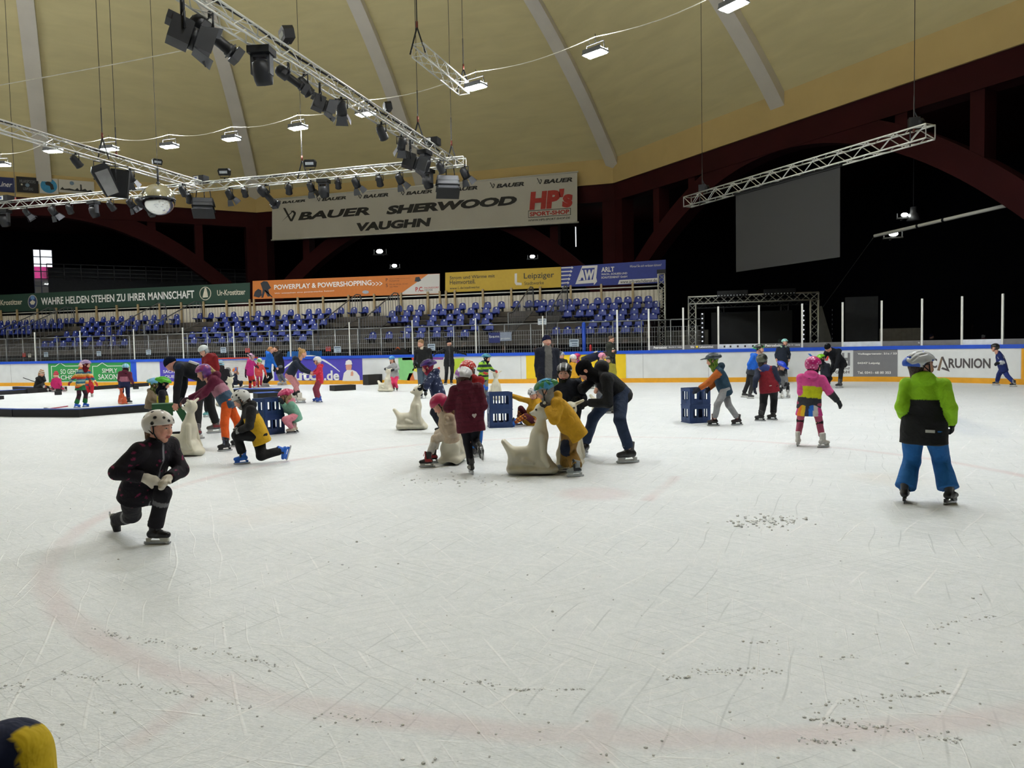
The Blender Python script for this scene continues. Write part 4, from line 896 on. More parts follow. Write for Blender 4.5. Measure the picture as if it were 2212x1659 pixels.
FIX = [('fres', 392, RA, -60, 1.25), ('prof', 452, RA, -50, 1.25), ('mov', 565, RA, -5, 1.25), ('prof', 622, RA, -65, .95), ('par', 655, RA, -40, 1.1), ('fres', 690, RA, -65, .9), ('barn', 737, RA, 10, 1.1), ('flood', 622, RA, -60, 1.1), ('flood', 838, RA, -70, .9), ('par', 824, RA, -20, 1.05), ('barn', 866, RA, 20, 1.05), ('fres', 886, RA, -80, 1.2), ('mov', 917, RA, 70, 1.1), ('par', 950, RA, -30, 1.0), ('spk', 966, RBB, 12, 1.0), ('barn', 1009, RBB, -40, 1.15), ('mov', 924, RBB, -30, 1.1),
       ('barn', 862, RBB, -35, 1.1), ('par', 820, RBB, 0, 1.0), ('barn', 768, RBB, -30, 1.1), ('par', 729, RBB, 10, .9), ('mov', 698, RBB, -10, 1.1), ('barn', 672, RBB, -20, 1.05), ('par', 622, RBB, 15, 1.0), ('prof', 573, RBB, -25, 1.3), ('par', 528, RBB, 5, .9), ('barn', 494, RBB, -25, 1.1), ('spk', 440, RBB, 14, 1.0), ('par', 408, RBB, 20, 1.0), ('flood', 672, RBB, 0, 1.05), ('flood', 485, RBB, 0, 1.05), ('prof', 308, RBB, -20, 1.2), ('barn', 283, RBB, -40, 1.1), ('par', 240, RBB, -15, 1.05), ('mov', 203, RBB, -25, 1.1), ('par', 150, RBB, 10, 1.0), ('barn', 113, RBB, -30, 1.15), ('mov', 8, RBB, 0, 1.2), ('barn', 58, RBB, -60, 1.0),
       ('par', 162, RC, -20, 1.0), ('big', 224, RC, 30, 1.25), ('pan', 257, RC, 10, 1.2), ('barn', 281, RC, 0, 1.1), ('par', 394, RC, -10, 1.0), ('flood', 340, RC, 40, .8)]
PROTO = {}; LINEN = {id(RA): 'near truss', id(RBB): 'far truss', id(RC): 'left truss'}
byk = {}
for f in FIX: byk.setdefault((f[0], id(f[2])), []).append(f)
for key, fs in byk.items():
    fs.sort(key=lambda q: q[1])
    for j, (k, px, ln, rz, sc) in enumerate(fs):
        if k not in PROTO: PROTO[k] = MK[k](); o = PROTO[k]
        else: o = copy_tree(PROTO[k])
        p = on_line(ln[0], ln[1], px); top = k == 'flood'
        o.location = p + Vector((0, 0, .15 if top else -.17)); o.rotation_euler = (0, 0, math.radians(rz + 16)); o.scale = (sc, sc, sc)
        side = 'on' if top else 'under'
        lab = DESC[k] + ' ' + side + ' the ' + LINEN[key[1]] + ('' if len(fs) == 1 else ', %s from the left' % ORD[j])
        tag(o, lab, 'speaker' if k == 'spk' else 'light', 'fixtures on the trusses')
# dimmer cases on the truss corners
for px, ln, lab in ((935, RA, 'small white and black control box where the two long trusses meet'), (437, RBB, 'small blue and grey control box on the truss corner at the left'), (15, RBB, 'blue and black control box on the far truss at the left edge')):
    p = on_line(ln[0], ln[1], px) + Vector((0, -.02, .17)); o = thing('control_box', lab, 'box', p); b = MB(); b.box((0, 0, .13), (.5, .35, .24)); b.build('case', BLACK, o); b = MB(); b.box((-.1, -.18, .13), (.22, .02, .18)); b.build('front_plate', WHT, o); b = MB(); b.box((-.1, -.195, .13), (.1, .012, .1)); b.build('socket', mat('socket_blue', '3a4f8a', .5), o)
# mirror ball
p = at(343, 431, 24.0); o = thing('mirror_ball', 'large silver mirror ball hanging below the left trusses', 'disco ball', p)
MIR = bpy.data.materials.new('mirror_tiles'); MIR.use_nodes = True; q = MIR.node_tree.nodes['Principled BSDF']; q.inputs['Metallic'].default_value = 1; q.inputs['Roughness'].default_value = .12; q.inputs['Base Color'].default_value = (.72, .73, .72, 1)
b = MB(); b.sphere((0, 0, 0), .5, 64); me = b.build('mirror_shell', MIR, o)
b = MB(); b.lathe([(.503, .03), (.508, .0), (.503, -.03)], 40); b.build('seam_band', DSTEEL, o)
b = MB(); b.tube([(0, 0, .48), (0, 0, 1.0)], .03, 8); b.lathe([(.06, .48), (.08, .5), (.03, .58)], 12); b.tube([(0, 0, 1.0), (0, 0, dz(math.hypot(p[0] - OC.x, p[1] - OC.y)) - p[2])], .008, 5); b.build('hanging_wire', DSTEEL, o)

# ---- high bay lamps on a ring over the rink
DIFF = bpy.data.materials.new('lamp_diffuser'); DIFF.use_nodes = True; nt = DIFF.node_tree; q = nt.nodes['Principled BSDF']; q.inputs['Emission Color'].default_value = (.955, .985, 1, 1); q.inputs['Emission Strength'].default_value = LAMP_POWER; MATS['lamp_diffuser'] = DIFF
UPM = DIFF.copy(); UPM.name = 'added_uplight_glow'; UPM.node_tree.nodes['Principled BSDF'].inputs['Emission Strength'].default_value = ADDED_UPLIGHT_POWER
HB = mat('lamp_casting', '5b5d60', .5, .3)
def mk_lamp():
    o = root('high_bay_lamp'); b = MB(); b.box((0, 0, .05), (.70, .36, .05)); 
    for k in range(9): b.box((-.28 + .07 * k, 0, .10), (.008, .3, .05))
    b.box((0, -.19, .11), (.66, .012, .10)); b.box((0, .19, .11), (.66, .012, .10)); b.prism([(-.36, .02), (.36, .02), (.33, .08), (-.33, .08)], .40); b.build('housing', HB, o)
    b = MB(); b.tube([(-.34, 0, .05), (-.31, 0, .33), (.31, 0, .33), (.34, 0, .05)], .014, 6); b.build('bracket', DSTEEL, o)
    b = MB(); b.box((0, -.095, .01), (.62, .13, .03)); b.box((0, .095, .01), (.62, .13, .03)); b.build('diffuser', DIFF, o); b = MB(); b.box((0, -.075, .136), (.56, .10, .006)); b.box((0, .075, .136), (.56, .10, .006)); b.build('added_uplight', UPM, o)  # the upper strips are an added glow that lifts the dome
    b = MB(); b.tube([(0, 0, .33), (0, 0, .6)], .01, 5); b.tube([(-.2, 0, .33), (-.26, 0, .55)], .006, 4); b.build('hook', DSTEEL, o); return o
vis = [(1585, 15), (1286, 118), (1028, 190), (790, 248), (644, 278), (500, 302), (366, 318), (236, 324), (115, 328), (3, 358)]
lamp_pts = [V3(gp(x, y, 10.0)) for x, y in vis]
ex, ey, ea, eb = -21.0, 14.15, 24.7, 12.0
a0 = math.atan2((lamp_pts[0].y - ey) / eb, (lamp_pts[0].x - ex) / ea); a1 = math.atan2((lamp_pts[-1].y - ey) / eb, (lamp_pts[-1].x - ex) / ea)
hid = []; NH = 13; span = 2 * PI - (a1 - a0)
for k in range(1, NH): a = a1 + span * k / NH; hid.append(Vector((ex + ea * math.cos(a), ey + eb * math.sin(a), 10.0)))
hid = [h for h in hid if math.hypot(h.x, h.y) > 11]
hid += [Vector((ex + 15 * math.cos(a), ey + 3.5 * math.sin(a), 11.5)) for a in (1.2, 2.0, 3.14, 4.2)] + [Vector(q) for q in ((-6.5, 11.5, 11.5), (-.5, 12.5, 11.5), (3.5, 9.0, 11.5))]  # inner lamps added out of view; the last three brighten the middle ice
lamp0 = None; names = ['first', 'second', 'third', 'fourth', 'fifth', 'sixth', 'seventh', 'eighth', 'ninth', 'tenth']
for k, p in enumerate(lamp_pts + hid):
    if lamp0 is None: lamp0 = mk_lamp(); o = lamp0
    else: o = copy_tree(lamp0)
    ang = math.atan2((p.y - ey) / eb ** 2, (p.x - ex) / ea ** 2); o.location = p; o.rotation_euler = (0, 0, ang - PI / 2)
    if k < 10: lab = 'glowing white high bay lamp, %s of the hanging row from the right' % names[k]
    elif k < 10 + len(hid) - 7: lab = 'glowing high bay lamp of the ring behind the viewer'
    else: lab = 'glowing high bay lamp added out of view over the middle of the rink'
    tag(o, lab, 'light', 'high bay lamps')
# wires strung from lamp to lamp
PALE = mat('cable_white', 'cfc9ba', .6); CAB = mat('cable_dark', '2c2a28', .6)
b = MB(); allp = [V3(gp(1700, -30, 10.0))] + lamp_pts
for k, (p, q) in enumerate(zip(allp, allp[1:])):
    pts = []
    for j in range(9): u = j / 8; r = p.lerp(q, u); r.z += .52 - .18 * math.sin(PI * u); pts.append(r)
    b.tube(pts, .014, 5)
tag(b.build('lamp_cable', PALE), 'pale cable strung from lamp to lamp under the dome', 'cable')
b = MB(); pts = [V3(gp(x, y, 9.6)) for x, y in ((-40, 191), (100, 166), (250, 138), (380, 112), (460, 96), (516, 84))]; b.tube(pts, .014, 5); tag(b.build('guy_rope', PALE), 'pale rope slanting from the left edge up to the long truss', 'rope')
# steel ropes from the dome to the trusses
def hanger(P, lab, sling=True, tilt=(0, 0)):
    top = dz(math.hypot(P.x - OC.x, P.y - OC.y)); o = thing('suspension_rope', lab, 'cable', P, 0, 'suspension ropes of the trusses'); b = MB(); z0 = .15 + (.5 if sling else 0)
    b.tube([(0, 0, z0), (tilt[0], tilt[1], top - .75 - P.z)], .011, 5); b.tube([(0, 0, z0), (tilt[0] * .1, tilt[1] * .1, z0 + 1.0)], .02, 5); b.build('steel_rope', CAB, o)
    if sling:
        b = MB(); 
        for s in (-.24, .24): b.tube([(s, 0, -.1), (0, 0, z0)], .024, 5)
        b.build('sling', BLACK, o)
    b = MB(); b.tube([(0, 0, z0 - .02), (0, 0, z0 + .16)], .035, 6); b.build('shackle', mat('shackle_red', '6a3226', .5, .4), o)
hanger(on_line(*RC, 222), 'steel rope with a black sling on the left truss, left of its pair'); hanger(on_line(*RC, 252), 'thin steel rope right beside the one with a sling on the left truss', False); hanger(on_line(*RBB, 33), 'steel rope at the left edge above the club flags', False)
hanger(on_line(*RBB, 652), 'steel rope and black sling in the middle of the far truss'); hanger(on_line(*RA, 904), 'steel rope with a red shackle above the long truss, left of the lone short truss'); hanger(on_line(*RA, 996), 'steel rope hanging from the short truss to the truss corner')
S1_, S2_ = V3(ST_A), V3(ST_B)
hanger(on_line(S1_, S2_, 1517), 'steel rope with a black hoist at the left end of the screen truss', False); hanger(on_line(S1_, S2_, 1974), 'steel rope with a black hoist at the right end of the screen truss', False)
A_, B_ = V3(gp(902, 108, 10.1)), V3(gp(1002, 192, 10.1)); hanger(A_, 'steel rope and sling at the left end of the lone short truss'); hanger(B_, 'steel rope and sling at the right end of the lone short truss')
for px, w in ((1517, 'left'), (1974, 'right')):
    p = on_line(S1_, S2_, px) + Vector((0, 0, .22)); o = thing('chain_hoist', 'black chain hoist on the %s end of the screen truss' % w, 'hoist', p); b = MB(); b.box((0, 0, .16), (.3, .22, .3)); b.sphere((.16, 0, .16), .14, 10); b.build('motor', BLACK, o); b = MB(); b.tube([(-.1, 0, .0), (-.1, 0, -.5)], .02, 5); b.tube([(.1, 0, .3), (0, 0, .5)], .02, 5); b.build('chain', DSTEEL, o)
# floodlights and light bars along the top of the ring beam
def ledge(i, px, py, kind, lab):
    s, z, p = on_side(i, px, py, APO + .25); n, t = side_frame(i); p = OC + n * (APO + .25) + t * s
    o = thing('beam_floodlight' if kind == 'f' else 'beam_light_bar', lab, 'light', (p.x, p.y, 13.72)); o.rotation_euler = (0, 0, math.atan2(t.y, t.x)); o['group'] = 'lights on the ring beam'
    b = MB()
    if kind == 'f':
        b.prism([(-.22, 0), (.22, 0), (.24, .4), (-.24, .4)], .3); b.box((0, .1, -.0), (.3, .1, .06)); b.build('housing', BLACK, o); b = MB(); b.prism([(-.14, .08), (.12, .08), (.14, .34), (-.16, .34)], .02, 0, Matrix.Translation((-.02, -.16, 0))); b.build('lens', LENS, o)
    else:
        b.box((0, 0, .14), (.95, .2, .22)); b.box((-.3, 0, .015), (.06, .1, .03)); b.box((.3, 0, .015), (.06, .1, .03)); b.build('housing', BLACK, o); b = MB()
        for k in range(10): b.sphere((-.42 + .84 * k / 9, -.105, .1), .028, 8)
        b.build('lenses', LEDM, o)
for i, px, py, k, lab in ((0, 1218, 350, 'f', 'black floodlight on the ring beam above the white banner'), (1, 1392, 315, 'f', 'black floodlight on the ring beam just right of the beam corner'), (1, 1607, 230, 'f', 'black floodlight on the beam left of the cables at the right'), (1, 1748, 172, 'f', 'black floodlight on the beam at the foot of the right thin rib'), (1, 2138, 18, 'f', 'black floodlight on the beam at the top right corner'),
                          (0, 1128, 365, 'b', 'black light bar on the ring beam above the white banner'), (1, 1490, 283, 'b', 'black light bar on the beam above the left end of the screen truss'), (1, 1930, 110, 'b', 'black light bar on the beam at the upper right'), (-1, 313, 397, 'b', 'black light bar on the beam between the flags and the left speaker'), (-1, 165, 381, 'f', 'black floodlight above the skyline flag'), (0, 712, 403, 'b', 'black light bar on the beam behind the middle of the far truss'), (0, 847, 384, 'f', 'black floodlight behind the far truss, near the middle rib'), (0, 905, 382, 'f', 'black floodlight behind the far truss, right of the middle rib')): ledge(i, px, py, k, lab)
p, q = V3(at(1889, 510, 34)), V3(at(2290, 417, 27)); o = thing('boom_pipe', 'long white pipe slanting up to the right edge', 'pipe', p); b = MB(); d = q - p; b.tube([(0, 0, 0), d], .075, 10); b.build('pipe', ALU, o); b = MB()
for u in (.27, .42, .8): b.tube([d * u, d * (u + .012)], .09, 10)
b.build('collar', DSTEEL, o); b = MB(); b.tube([(0, 0, 0), (-2.4, -.6, -3.4)], .012, 5); b.build('guy_wire', DSTEEL, o)
p = V3(at(1973, 463, 36)); o = thing('pendant_lamp', 'unlit grey pendant lamp hanging in the dark at the right', 'light', p); b = MB(); b.lathe([(.3, -.3), (.22, 0), (.14, .1), (.14, .35), (0, .36)], 16); b.build('shade', STEEL, o); b = MB(); b.tube([(0, 0, .36), (0, 0, 5)], .015, 5); b.build('stem', DSTEEL, o)
# ================================================================== BODIES AND CLOTHES: smooth distance fields turned into meshes
A3 = lambda v: np.array(v, float)
def nz(v): v = A3(v); return v / max(1e-9, np.linalg.norm(v))
def smin(a, b, k):
    h = np.clip(.5 + .5 * (b - a) / k, 0, 1); return b * (1 - h) + a * h - k * h * (1 - h)
_CORN = np.array([(i, j, k) for i in (0, 1) for j in (0, 1) for k in (0, 1)])
_EDG = [(a, b) for a in range(8) for b in range(a + 1, 8) if np.abs(_CORN[a] - _CORN[b]).sum() == 1]
def surfnet(D, org, h):
    ins = D < 0; n = D.shape
    cnt = np.zeros([q - 1 for q in n], np.int8)
    for c in _CORN: cnt += ins[c[0]:n[0] - 1 + c[0], c[1]:n[1] - 1 + c[1], c[2]:n[2] - 1 + c[2]]
    idx = np.argwhere((cnt > 0) & (cnt < 8))
    if len(idx) == 0: return np.zeros((0, 3)), np.zeros((0, 4), int)
    V = np.stack([D[idx[:, 0] + c[0], idx[:, 1] + c[1], idx[:, 2] + c[2]] for c in _CORN], 1)
    acc = np.zeros((len(idx), 3)); num = np.zeros(len(idx))
    for a, b in _EDG:
        m = (V[:, a] < 0) != (V[:, b] < 0); t = np.where(m, V[:, a] / np.where(m, V[:, a] - V[:, b], 1), 0)
        acc += m[:, None] * (_CORN[a] + t[:, None] * (_CORN[b] - _CORN[a])); num += m
    vid = np.full(cnt.shape, -1, np.int64); vid[tuple(idx.T)] = np.arange(len(idx))
    P = org + h * (idx + acc / num[:, None]); quads = []
    for ax in range(3):
        u, v = (ax + 1) % 3, (ax + 2) % 3
        sl = [slice(None)] * 3; sl[ax] = slice(0, -1); s2 = list(sl); s2[ax] = slice(1, None)
        a, b = ins[tuple(sl)], ins[tuple(s2)]; e = np.argwhere(a != b); e = e[(e[:, u] > 0) & (e[:, v] > 0) & (e[:, u] < n[u] - 1) & (e[:, v] < n[v] - 1)]
        fl = a[tuple(e.T)]; q = []
        for du, dv in ((-1, -1), (0, -1), (0, 0), (-1, 0)):
            c = e.copy(); c[:, u] += du; c[:, v] += dv; q.append(vid[tuple(c.T)])
        q = np.stack(q, 1); q[~fl] = q[~fl][:, ::-1]; quads.append(q)
    return P, np.concatenate(quads)
def relax(P, Q, it=1, w=.5):
    for _ in range(it):
        S = np.zeros_like(P); N = np.zeros(len(P))
        for a, b in ((0, 1), (1, 2), (2, 3), (3, 0)):
            for i, j in ((a, b), (b, a)): np.add.at(S, Q[:, i], P[Q[:, j]]); np.add.at(N, Q[:, i], 1)
        P = P * (1 - w) + w * S / np.maximum(N, 1)[:, None]
    return P
class Sdf:
    def __init__(s, k=.03): s.pr = []; s.k = k
    def cone(s, a, b, ra, rb=None, lab='', lat=None, sx=1.0, k=None, op='+', cuts=()):
        a, b = A3(a), A3(b); rb = ra if rb is None else rb
        s.pr.append((a, b, ra, rb, lab, None if lat is None else nz(lat), sx, s.k if k is None else k, op, [(A3(p), nz(n)) for p, n in cuts])); return s
    def ball(s, c, r, lab='', k=None, op='+', cuts=()): return s.cone(c, c, r, r, lab, None, 1, k, op, cuts)
    def ell(s, c, rad, R=None, lab='', k=None, op='+', cuts=()):
        s.pr.append((A3(c), A3(rad), R if R is not None else np.eye(3), None, lab, None, 1, s.k if k is None else k, op, [(A3(p), nz(n)) for p, n in cuts])); return s
    @staticmethod
    def dist(p, X):
        a, b, ra, rb, lab, lat, sx, k, op, cuts = p
        if rb is None:
            q = (X - a) @ ra; u = q / b; l = np.sqrt((u * u).sum(-1)); d = (l - 1) * float(b.min()) if float(b.min()) > .3 * float(b.max()) else (l - 1) * l / np.maximum(np.sqrt(((q / (b * b)) ** 2).sum(-1)), 1e-6)
        else:
            Q = X - a; ab = b - a
            if lat is not None:
                Q = Q + (Q @ lat)[..., None] * (1 / sx - 1) * lat; ab = ab + (ab @ lat) * (1 / sx - 1) * lat
            L2 = ab @ ab
            t = np.clip((Q @ ab) / L2, 0, 1) if L2 > 1e-12 else np.zeros(Q.shape[:-1])
            d = np.sqrt(((Q - t[..., None] * ab) ** 2).sum(-1)) - (ra + (rb - ra) * t)
        for c, n in cuts: d = np.maximum(d, (X - c) @ n)
        return d
    def ext(s, p):
        a, b, ra, rb, lab, lat, sx, k, op, cuts = p
        if rb is None: m = float(b.max()); return a - m, a + m
        m = max(ra, rb) * max(1, sx); return np.minimum(a, b) - m, np.maximum(a, b) + m
    def mesh(s, h, rel=1, amp=0.0, freq=22.0):
        lo = np.min([s.ext(p)[0] for p in s.pr if p[8] == '+'], 0) - 2.5 * h; hi = np.max([s.ext(p)[1] for p in s.pr if p[8] == '+'], 0) + 2.5 * h
        n = np.ceil((hi - lo) / h).astype(int) + 1; D = np.full(n, 1.0); ax = [lo[i] + h * np.arange(n[i]) for i in range(3)]
        for p in s.pr:
            k = p[7]; e0, e1 = s.ext(p); m = k + 2 * h
            i0 = np.clip(np.floor((e0 - m - lo) / h).astype(int), 0, n); i1 = np.clip(np.ceil((e1 + m - lo) / h).astype(int) + 1, 0, n)
            if (i1 <= i0).any(): continue
            X = np.stack(np.meshgrid(*[ax[i][i0[i]:i1[i]] for i in range(3)], indexing='ij'), -1); d = s.dist(p, X); sl = tuple(slice(i0[i], i1[i]) for i in range(3))
            if p[8] == '+': D[sl] = smin(D[sl], d, k)
            else: D[sl] = -smin(-D[sl], d, max(k, 1e-4))
        if amp:
            x, y, z = ax[0][:, None, None], ax[1][None, :, None], ax[2][None, None, :]
            D = D + amp * (np.sin(freq * (x + .6 * z) + 1.3 * np.sin(freq * .6 * y)) * .5 + np.sin(freq * 1.7 * (z + .3 * y) + 2 * np.sin(freq * .5 * x)) * .5)
        P, Q = surfnet(D, lo, h)
        return (relax(P, Q, rel, .4) if rel else P), Q
    def labels(s, P):
        pr = [p for p in s.pr if p[8] == '+']; best = np.full(len(P), 9.0); lab = np.zeros(len(P), int)
        for i, p in enumerate(pr):
            d = s.dist(p, P); m = d < best; best[m] = d[m]; lab[m] = i
        return np.array([p[4] for p in pr], dtype=object)[lab] if len(P) else np.zeros(0, object)
def mkmesh(name, P, Q, col, mats):
    me = bpy.data.meshes.new(name); n, m = len(P), len(Q)
    me.vertices.add(n); me.vertices.foreach_set('co', np.ascontiguousarray(P, np.float32).ravel())
    me.loops.add(4 * m); me.loops.foreach_set('vertex_index', np.ascontiguousarray(Q, np.int32).ravel())
    me.polygons.add(m); me.polygons.foreach_set('loop_start', np.arange(0, 4 * m, 4, dtype=np.int32)); me.polygons.foreach_set('use_smooth', np.ones(m, bool))
    if col is not None:
        at_ = me.attributes.new('tint', 'FLOAT_COLOR', 'POINT'); c4 = np.ones((n, 4), np.float32); c4[:, :3] = col; at_.data.foreach_set('color', c4.ravel())
    me.materials.append(mats); me.update(calc_edges=True); me.validate(); return me
def solid(P, c): return np.tile(np.array(lin(c)), (len(P), 1))
CLOTH = cloth_mat('fabric', .8, .5, scale=16); SHINY = cloth_mat('shell_plastic', .28, 0.0, spec=.5, scale=3); SKIN = cloth_mat('skin', .55, .05, spec=.35, scale=40); KNIT = cloth_mat('knit', .95, .6, spec=.1, scale=90); HAIR = cloth_mat('hair', .5, .8, spec=.4, scale=60); LEATH = cloth_mat('boot_shell', .42, .15, spec=.5, scale=18)
BLADE = mat('blade_steel', 'b9bcc0', .25, .85); LACE = mat('lace_white', 'd9d9d5', .8)
_cache = {}
def cached(key, fn):
    if key not in _cache: _cache[key] = fn()
    return _cache[key]
def inst(me, name, parent, M):
    o = bpy.data.objects.new(name, me); link(o, parent); o.matrix_local = M; return o
def mat4(R, p):   # R columns = local axes in world
    return Matrix(((R[0, 0], R[0, 1], R[0, 2], p[0]), (R[1, 0], R[1, 1], R[1, 2], p[1]), (R[2, 0], R[2, 1], R[2, 2], p[2]), (0, 0, 0, 1)))

# ---- head (local: x left-right, y forward, z up; origin between the ears; head height 0.22)
def head_sdf(s=1.0):
    S_ = Sdf(.02)
    S_.ell((0, -.012, .035), (.073, .092, .083)); S_.cone((0, .022, -.02), (0, .05, -.082), .062, .027, lat=(1, 0, 0), sx=1.12, k=.03); S_.ell((0, .03, .0), (.062, .06, .075), k=.02)
    S_.cone((0, .083, .015), (0, .098, -.022), .009, .0125, k=.012); S_.cone((-.010, .09, -.027), (.010, .09, -.027), .009, .009, k=.008)
    S_.cone((-.032, .082, .03), (.032, .082, .03), .010, .010, k=.016)
    for x in (-1, 1):
        S_.ball((x * .031, .094, .012), .014, k=.010, op='-'); S_.ball((x * .030, .075, .010), .0135, 'eye', k=.003)
        S_.ell((x * .074, -.008, -.005), (.010, .020, .030), k=.008); S_.ball((x * .038, .058, -.03), .026, k=.02)
    S_.cone((-.018, .083, -.052), (.018, .083, -.052), .0065, .0065, 'lip', k=.006); S_.cone((-.014, .081, -.062), (.014, .081, -.062), .007, .007, 'lip', k=.006); S_.cone((-.02, .094, -.057), (.02, .094, -.057), .002, .002, k=.003, op='-')
    S_.cone((0, -.025, -.05), (0, -.03, -.15), .05, .05, k=.02)
    return S_
def head_geo(h, skin, brow='4a3626', beard=None):
    def mk():
        S_ = head_sdf(); P, Q = S_.mesh(h, 1); c = solid(P, skin); base = c[0].copy()
        d = lambda q: np.sqrt(((P - A3(q)) ** 2).sum(1)); w = lambda dd, r: np.clip(1.4 - dd / r, 0, 1)[:, None]
        for x in (-1, 1):
            c = c * (1 - .35 * w(d((x * .04, .075, -.03)), .028)) + .35 * w(d((x * .04, .075, -.03)), .028) * np.array(lin('d98577'))
            e = (np.abs(P[:, 0] - x * .030) < .0135) & (np.abs(P[:, 2] - .011) < .0052) & (P[:, 1] > .06); c[e] = lin('b5a69c'); e2 = (np.hypot(P[:, 0] - x * .030, P[:, 2] - .011) < .0058) & (P[:, 1] > .06); c[e2] = lin('2a2320')
            b_ = (np.abs(P[:, 0] - x * .032) < .020) & (np.abs(P[:, 2] - .034) < .005) & (P[:, 1] > .06); c[b_] = c[b_] * .35 + .65 * np.array(lin(brow))
        lp = (np.abs(P[:, 0]) < .022) & (np.abs(P[:, 2] + .057) < .010) & (P[:, 1] > .07); c[lp] = lin('b3605a'); ml = lp & (np.abs(P[:, 2] + .057) < .0025); c[ml] = lin('6e3030')
        if beard:
            bm = (P[:, 2] < -.03) & (P[:, 1] > .0) & ~lp; c[bm] = c[bm] * .5 + .5 * np.array(lin(beard))
        return P, Q, c
    return cached(('head', round(h, 4), skin, brow, beard), mk)

# ---- helmets and hats in the same head space
def helmet_mesh(kind, c1, c2, pat, h):
    def mk():
        S_ = Sdf(.008)
        if kind == 'skate':
            S_.ell((0, -.008, .04), (.100, .122, .104), cuts=[((0, .11, .046), (0, .16, -1))]); S_.ell((0, -.022, .03), (.098, .108, .098), k=.012, cuts=[((0, -.02, -.035), (0, -.15, -1)), ((0, -.005, 0), (0, 1, .25))])
            holes = ((-.055, .08, .1), (.055, .08, .1), (-.085, .02, .095), (.085, .02, .095), (0, .02, .143), (-.05, -.03, .135), (.05, -.03, .135), (-.1, .01, .05), (.1, .01, .05), (-.03, .108, .075), (.03, .108, .075), (-.07, -.09, .09), (.07, -.09, .09), (0, -.11, .1))
            for x, y, z in holes: S_.ball((x, y, z), .012, k=.002, op='-')
        elif kind == 'smooth':
            S_.ell((0, -.008, .04), (.100, .122, .104), cuts=[((0, .11, .044), (0, .12, -1))]); S_.ell((0, -.02, .02), (.099, .105, .095), k=.012, cuts=[((0, -.02, -.055), (0, -.1, -1)), ((0, .0, 0), (0, 1, .3))])
        elif kind == 'ski':
            S_.ell((0, -.008, .04), (.102, .122, .104), cuts=[((0, .11, .044), (0, .12, -1))]); S_.ell((0, -.02, .0), (.100, .095, .095), k=.012, cuts=[((0, -.02, -.075), (0, -.1, -1)), ((0, .02, 0), (0, 1, .2))])
            for x in (-1, 1): S_.cone((x * .05, .08, .11), (x * .055, .03, .135), .008, .008, k=.002, op='-'); S_.cone((x * .03, -.05, .145), (x * .035, -.09, .115), .008, .008, k=.002, op='-')
        else:
            S_.ell((0, -.012, .045), (.100, .138, .102), cuts=[((0, .11, .050), (0, .02, -1))]); S_.cone((0, -.06, .045), (0, -.135, .05), .085, .04, lat=(1, 0, 0), sx=1.05, k=.03, cuts=[((0, -.1, .015), (0, -.2, -1))])
            for x, r in ((0, .011), (-.036, .012), (.036, .012), (-.072, .011), (.072, .011)):
                zt = .045 + .105 * math.sqrt(max(0, 1 - (x / .1) ** 2))
                S_.cone((x * .9, .105, zt - .045), (x, .045, zt - .002), r * .9, r, k=.003, op='-'); S_.cone((x, .005, zt + .004), (x * 1.02, -.06, zt - .002), r, r, k=.003, op='-'); S_.cone((x * .95, -.085, zt - .012), (x * .8, -.125, zt - .045), r, r * .8, k=.003, op='-')
            for x in (-1, 1): S_.cone((x * .103, .05, .065), (x * .103, -.03, .07), .010, .011, k=.003, op='-')
            if kind == 'visor': S_.ell((0, .135, .068), (.078, .075, .012), k=.01)
        P, Q = S_.mesh(h, 1); c = solid(P, c1); k2 = np.array(lin(c2)); x, y, z = P.T
        if pat == 'low': m = z < .045 + .0 * y
        elif pat == 'camo': m = (np.sin(38 * x + 3 * np.sin(30 * y)) + np.sin(34 * z + 20 * x) + np.sin(28 * y)) > .25
        elif pat == 'stripe': m = np.sin(52 * (z + .5 * y)) > .1
        elif pat == 'dots': m = (np.sin(110 * x) * np.sin(110 * y) * np.sin(110 * z + 1)) > .45
        elif pat == 'back': m = (y < -.02) & (x < -.02) & (np.sin(60 * z + 40 * x) > -.3)
        elif pat == 'ribs': m = np.abs(np.sin(42 * x)) > .93
        else: m = np.zeros(len(P), bool)
        c[m] = k2
        if kind in ('bike', 'visor', 'skate', 'ski'):          # lining seen in the vents
            e = np.sqrt((x / .100) ** 2 + ((y + .01) / (.13 if kind in ('bike', 'visor') else .12)) ** 2 + ((z - .042) / .103) ** 2); c[(e < .93) & (z > .055)] = lin('17181a')
        if kind == 'skate':
            for q in holes: c[np.sqrt(((P - A3(q)) ** 2).sum(1)) < .0145] = lin('17181a')
        return mkmesh('helmet', P, Q, c, SHINY)
    return cached(('helm', kind, c1, c2, pat, round(h, 4)), mk)
def hat_mesh(kind, c1, c2, h):
    def mk():
        S_ = Sdf(.012); S_.ell((0, -.012, .04), (.087, .106, .098), cuts=[((0, .1, .042), (0, .3, -1))])
        if kind in ('beanie', 'knit', 'bobble'): S_.cone((0, -.012, .045), (0, -.012, .046), .012, k=.001); S_.ell((0, -.012, .048), (.092, .111, .03), k=.008, cuts=[((0, .1, .035), (0, .25, -1))])
        if kind == 'knit': S_.ell((0, -.03, .125), (.06, .07, .06), k=.03)
        if kind == 'bobble': S_.ball((0, -.02, .165), .034, 'bob', k=.004)
        P, Q = S_.mesh(h, 1); c = solid(P, c1); m = S_.labels(P) == 'bob'
        if kind == 'knit': m = np.sin(95 * P[:, 2]) > .2
        c[m] = lin(c2); return mkmesh('hat', P, Q, c, KNIT)
    return cached(('hat', kind, c1, c2, round(h, 4)), mk)
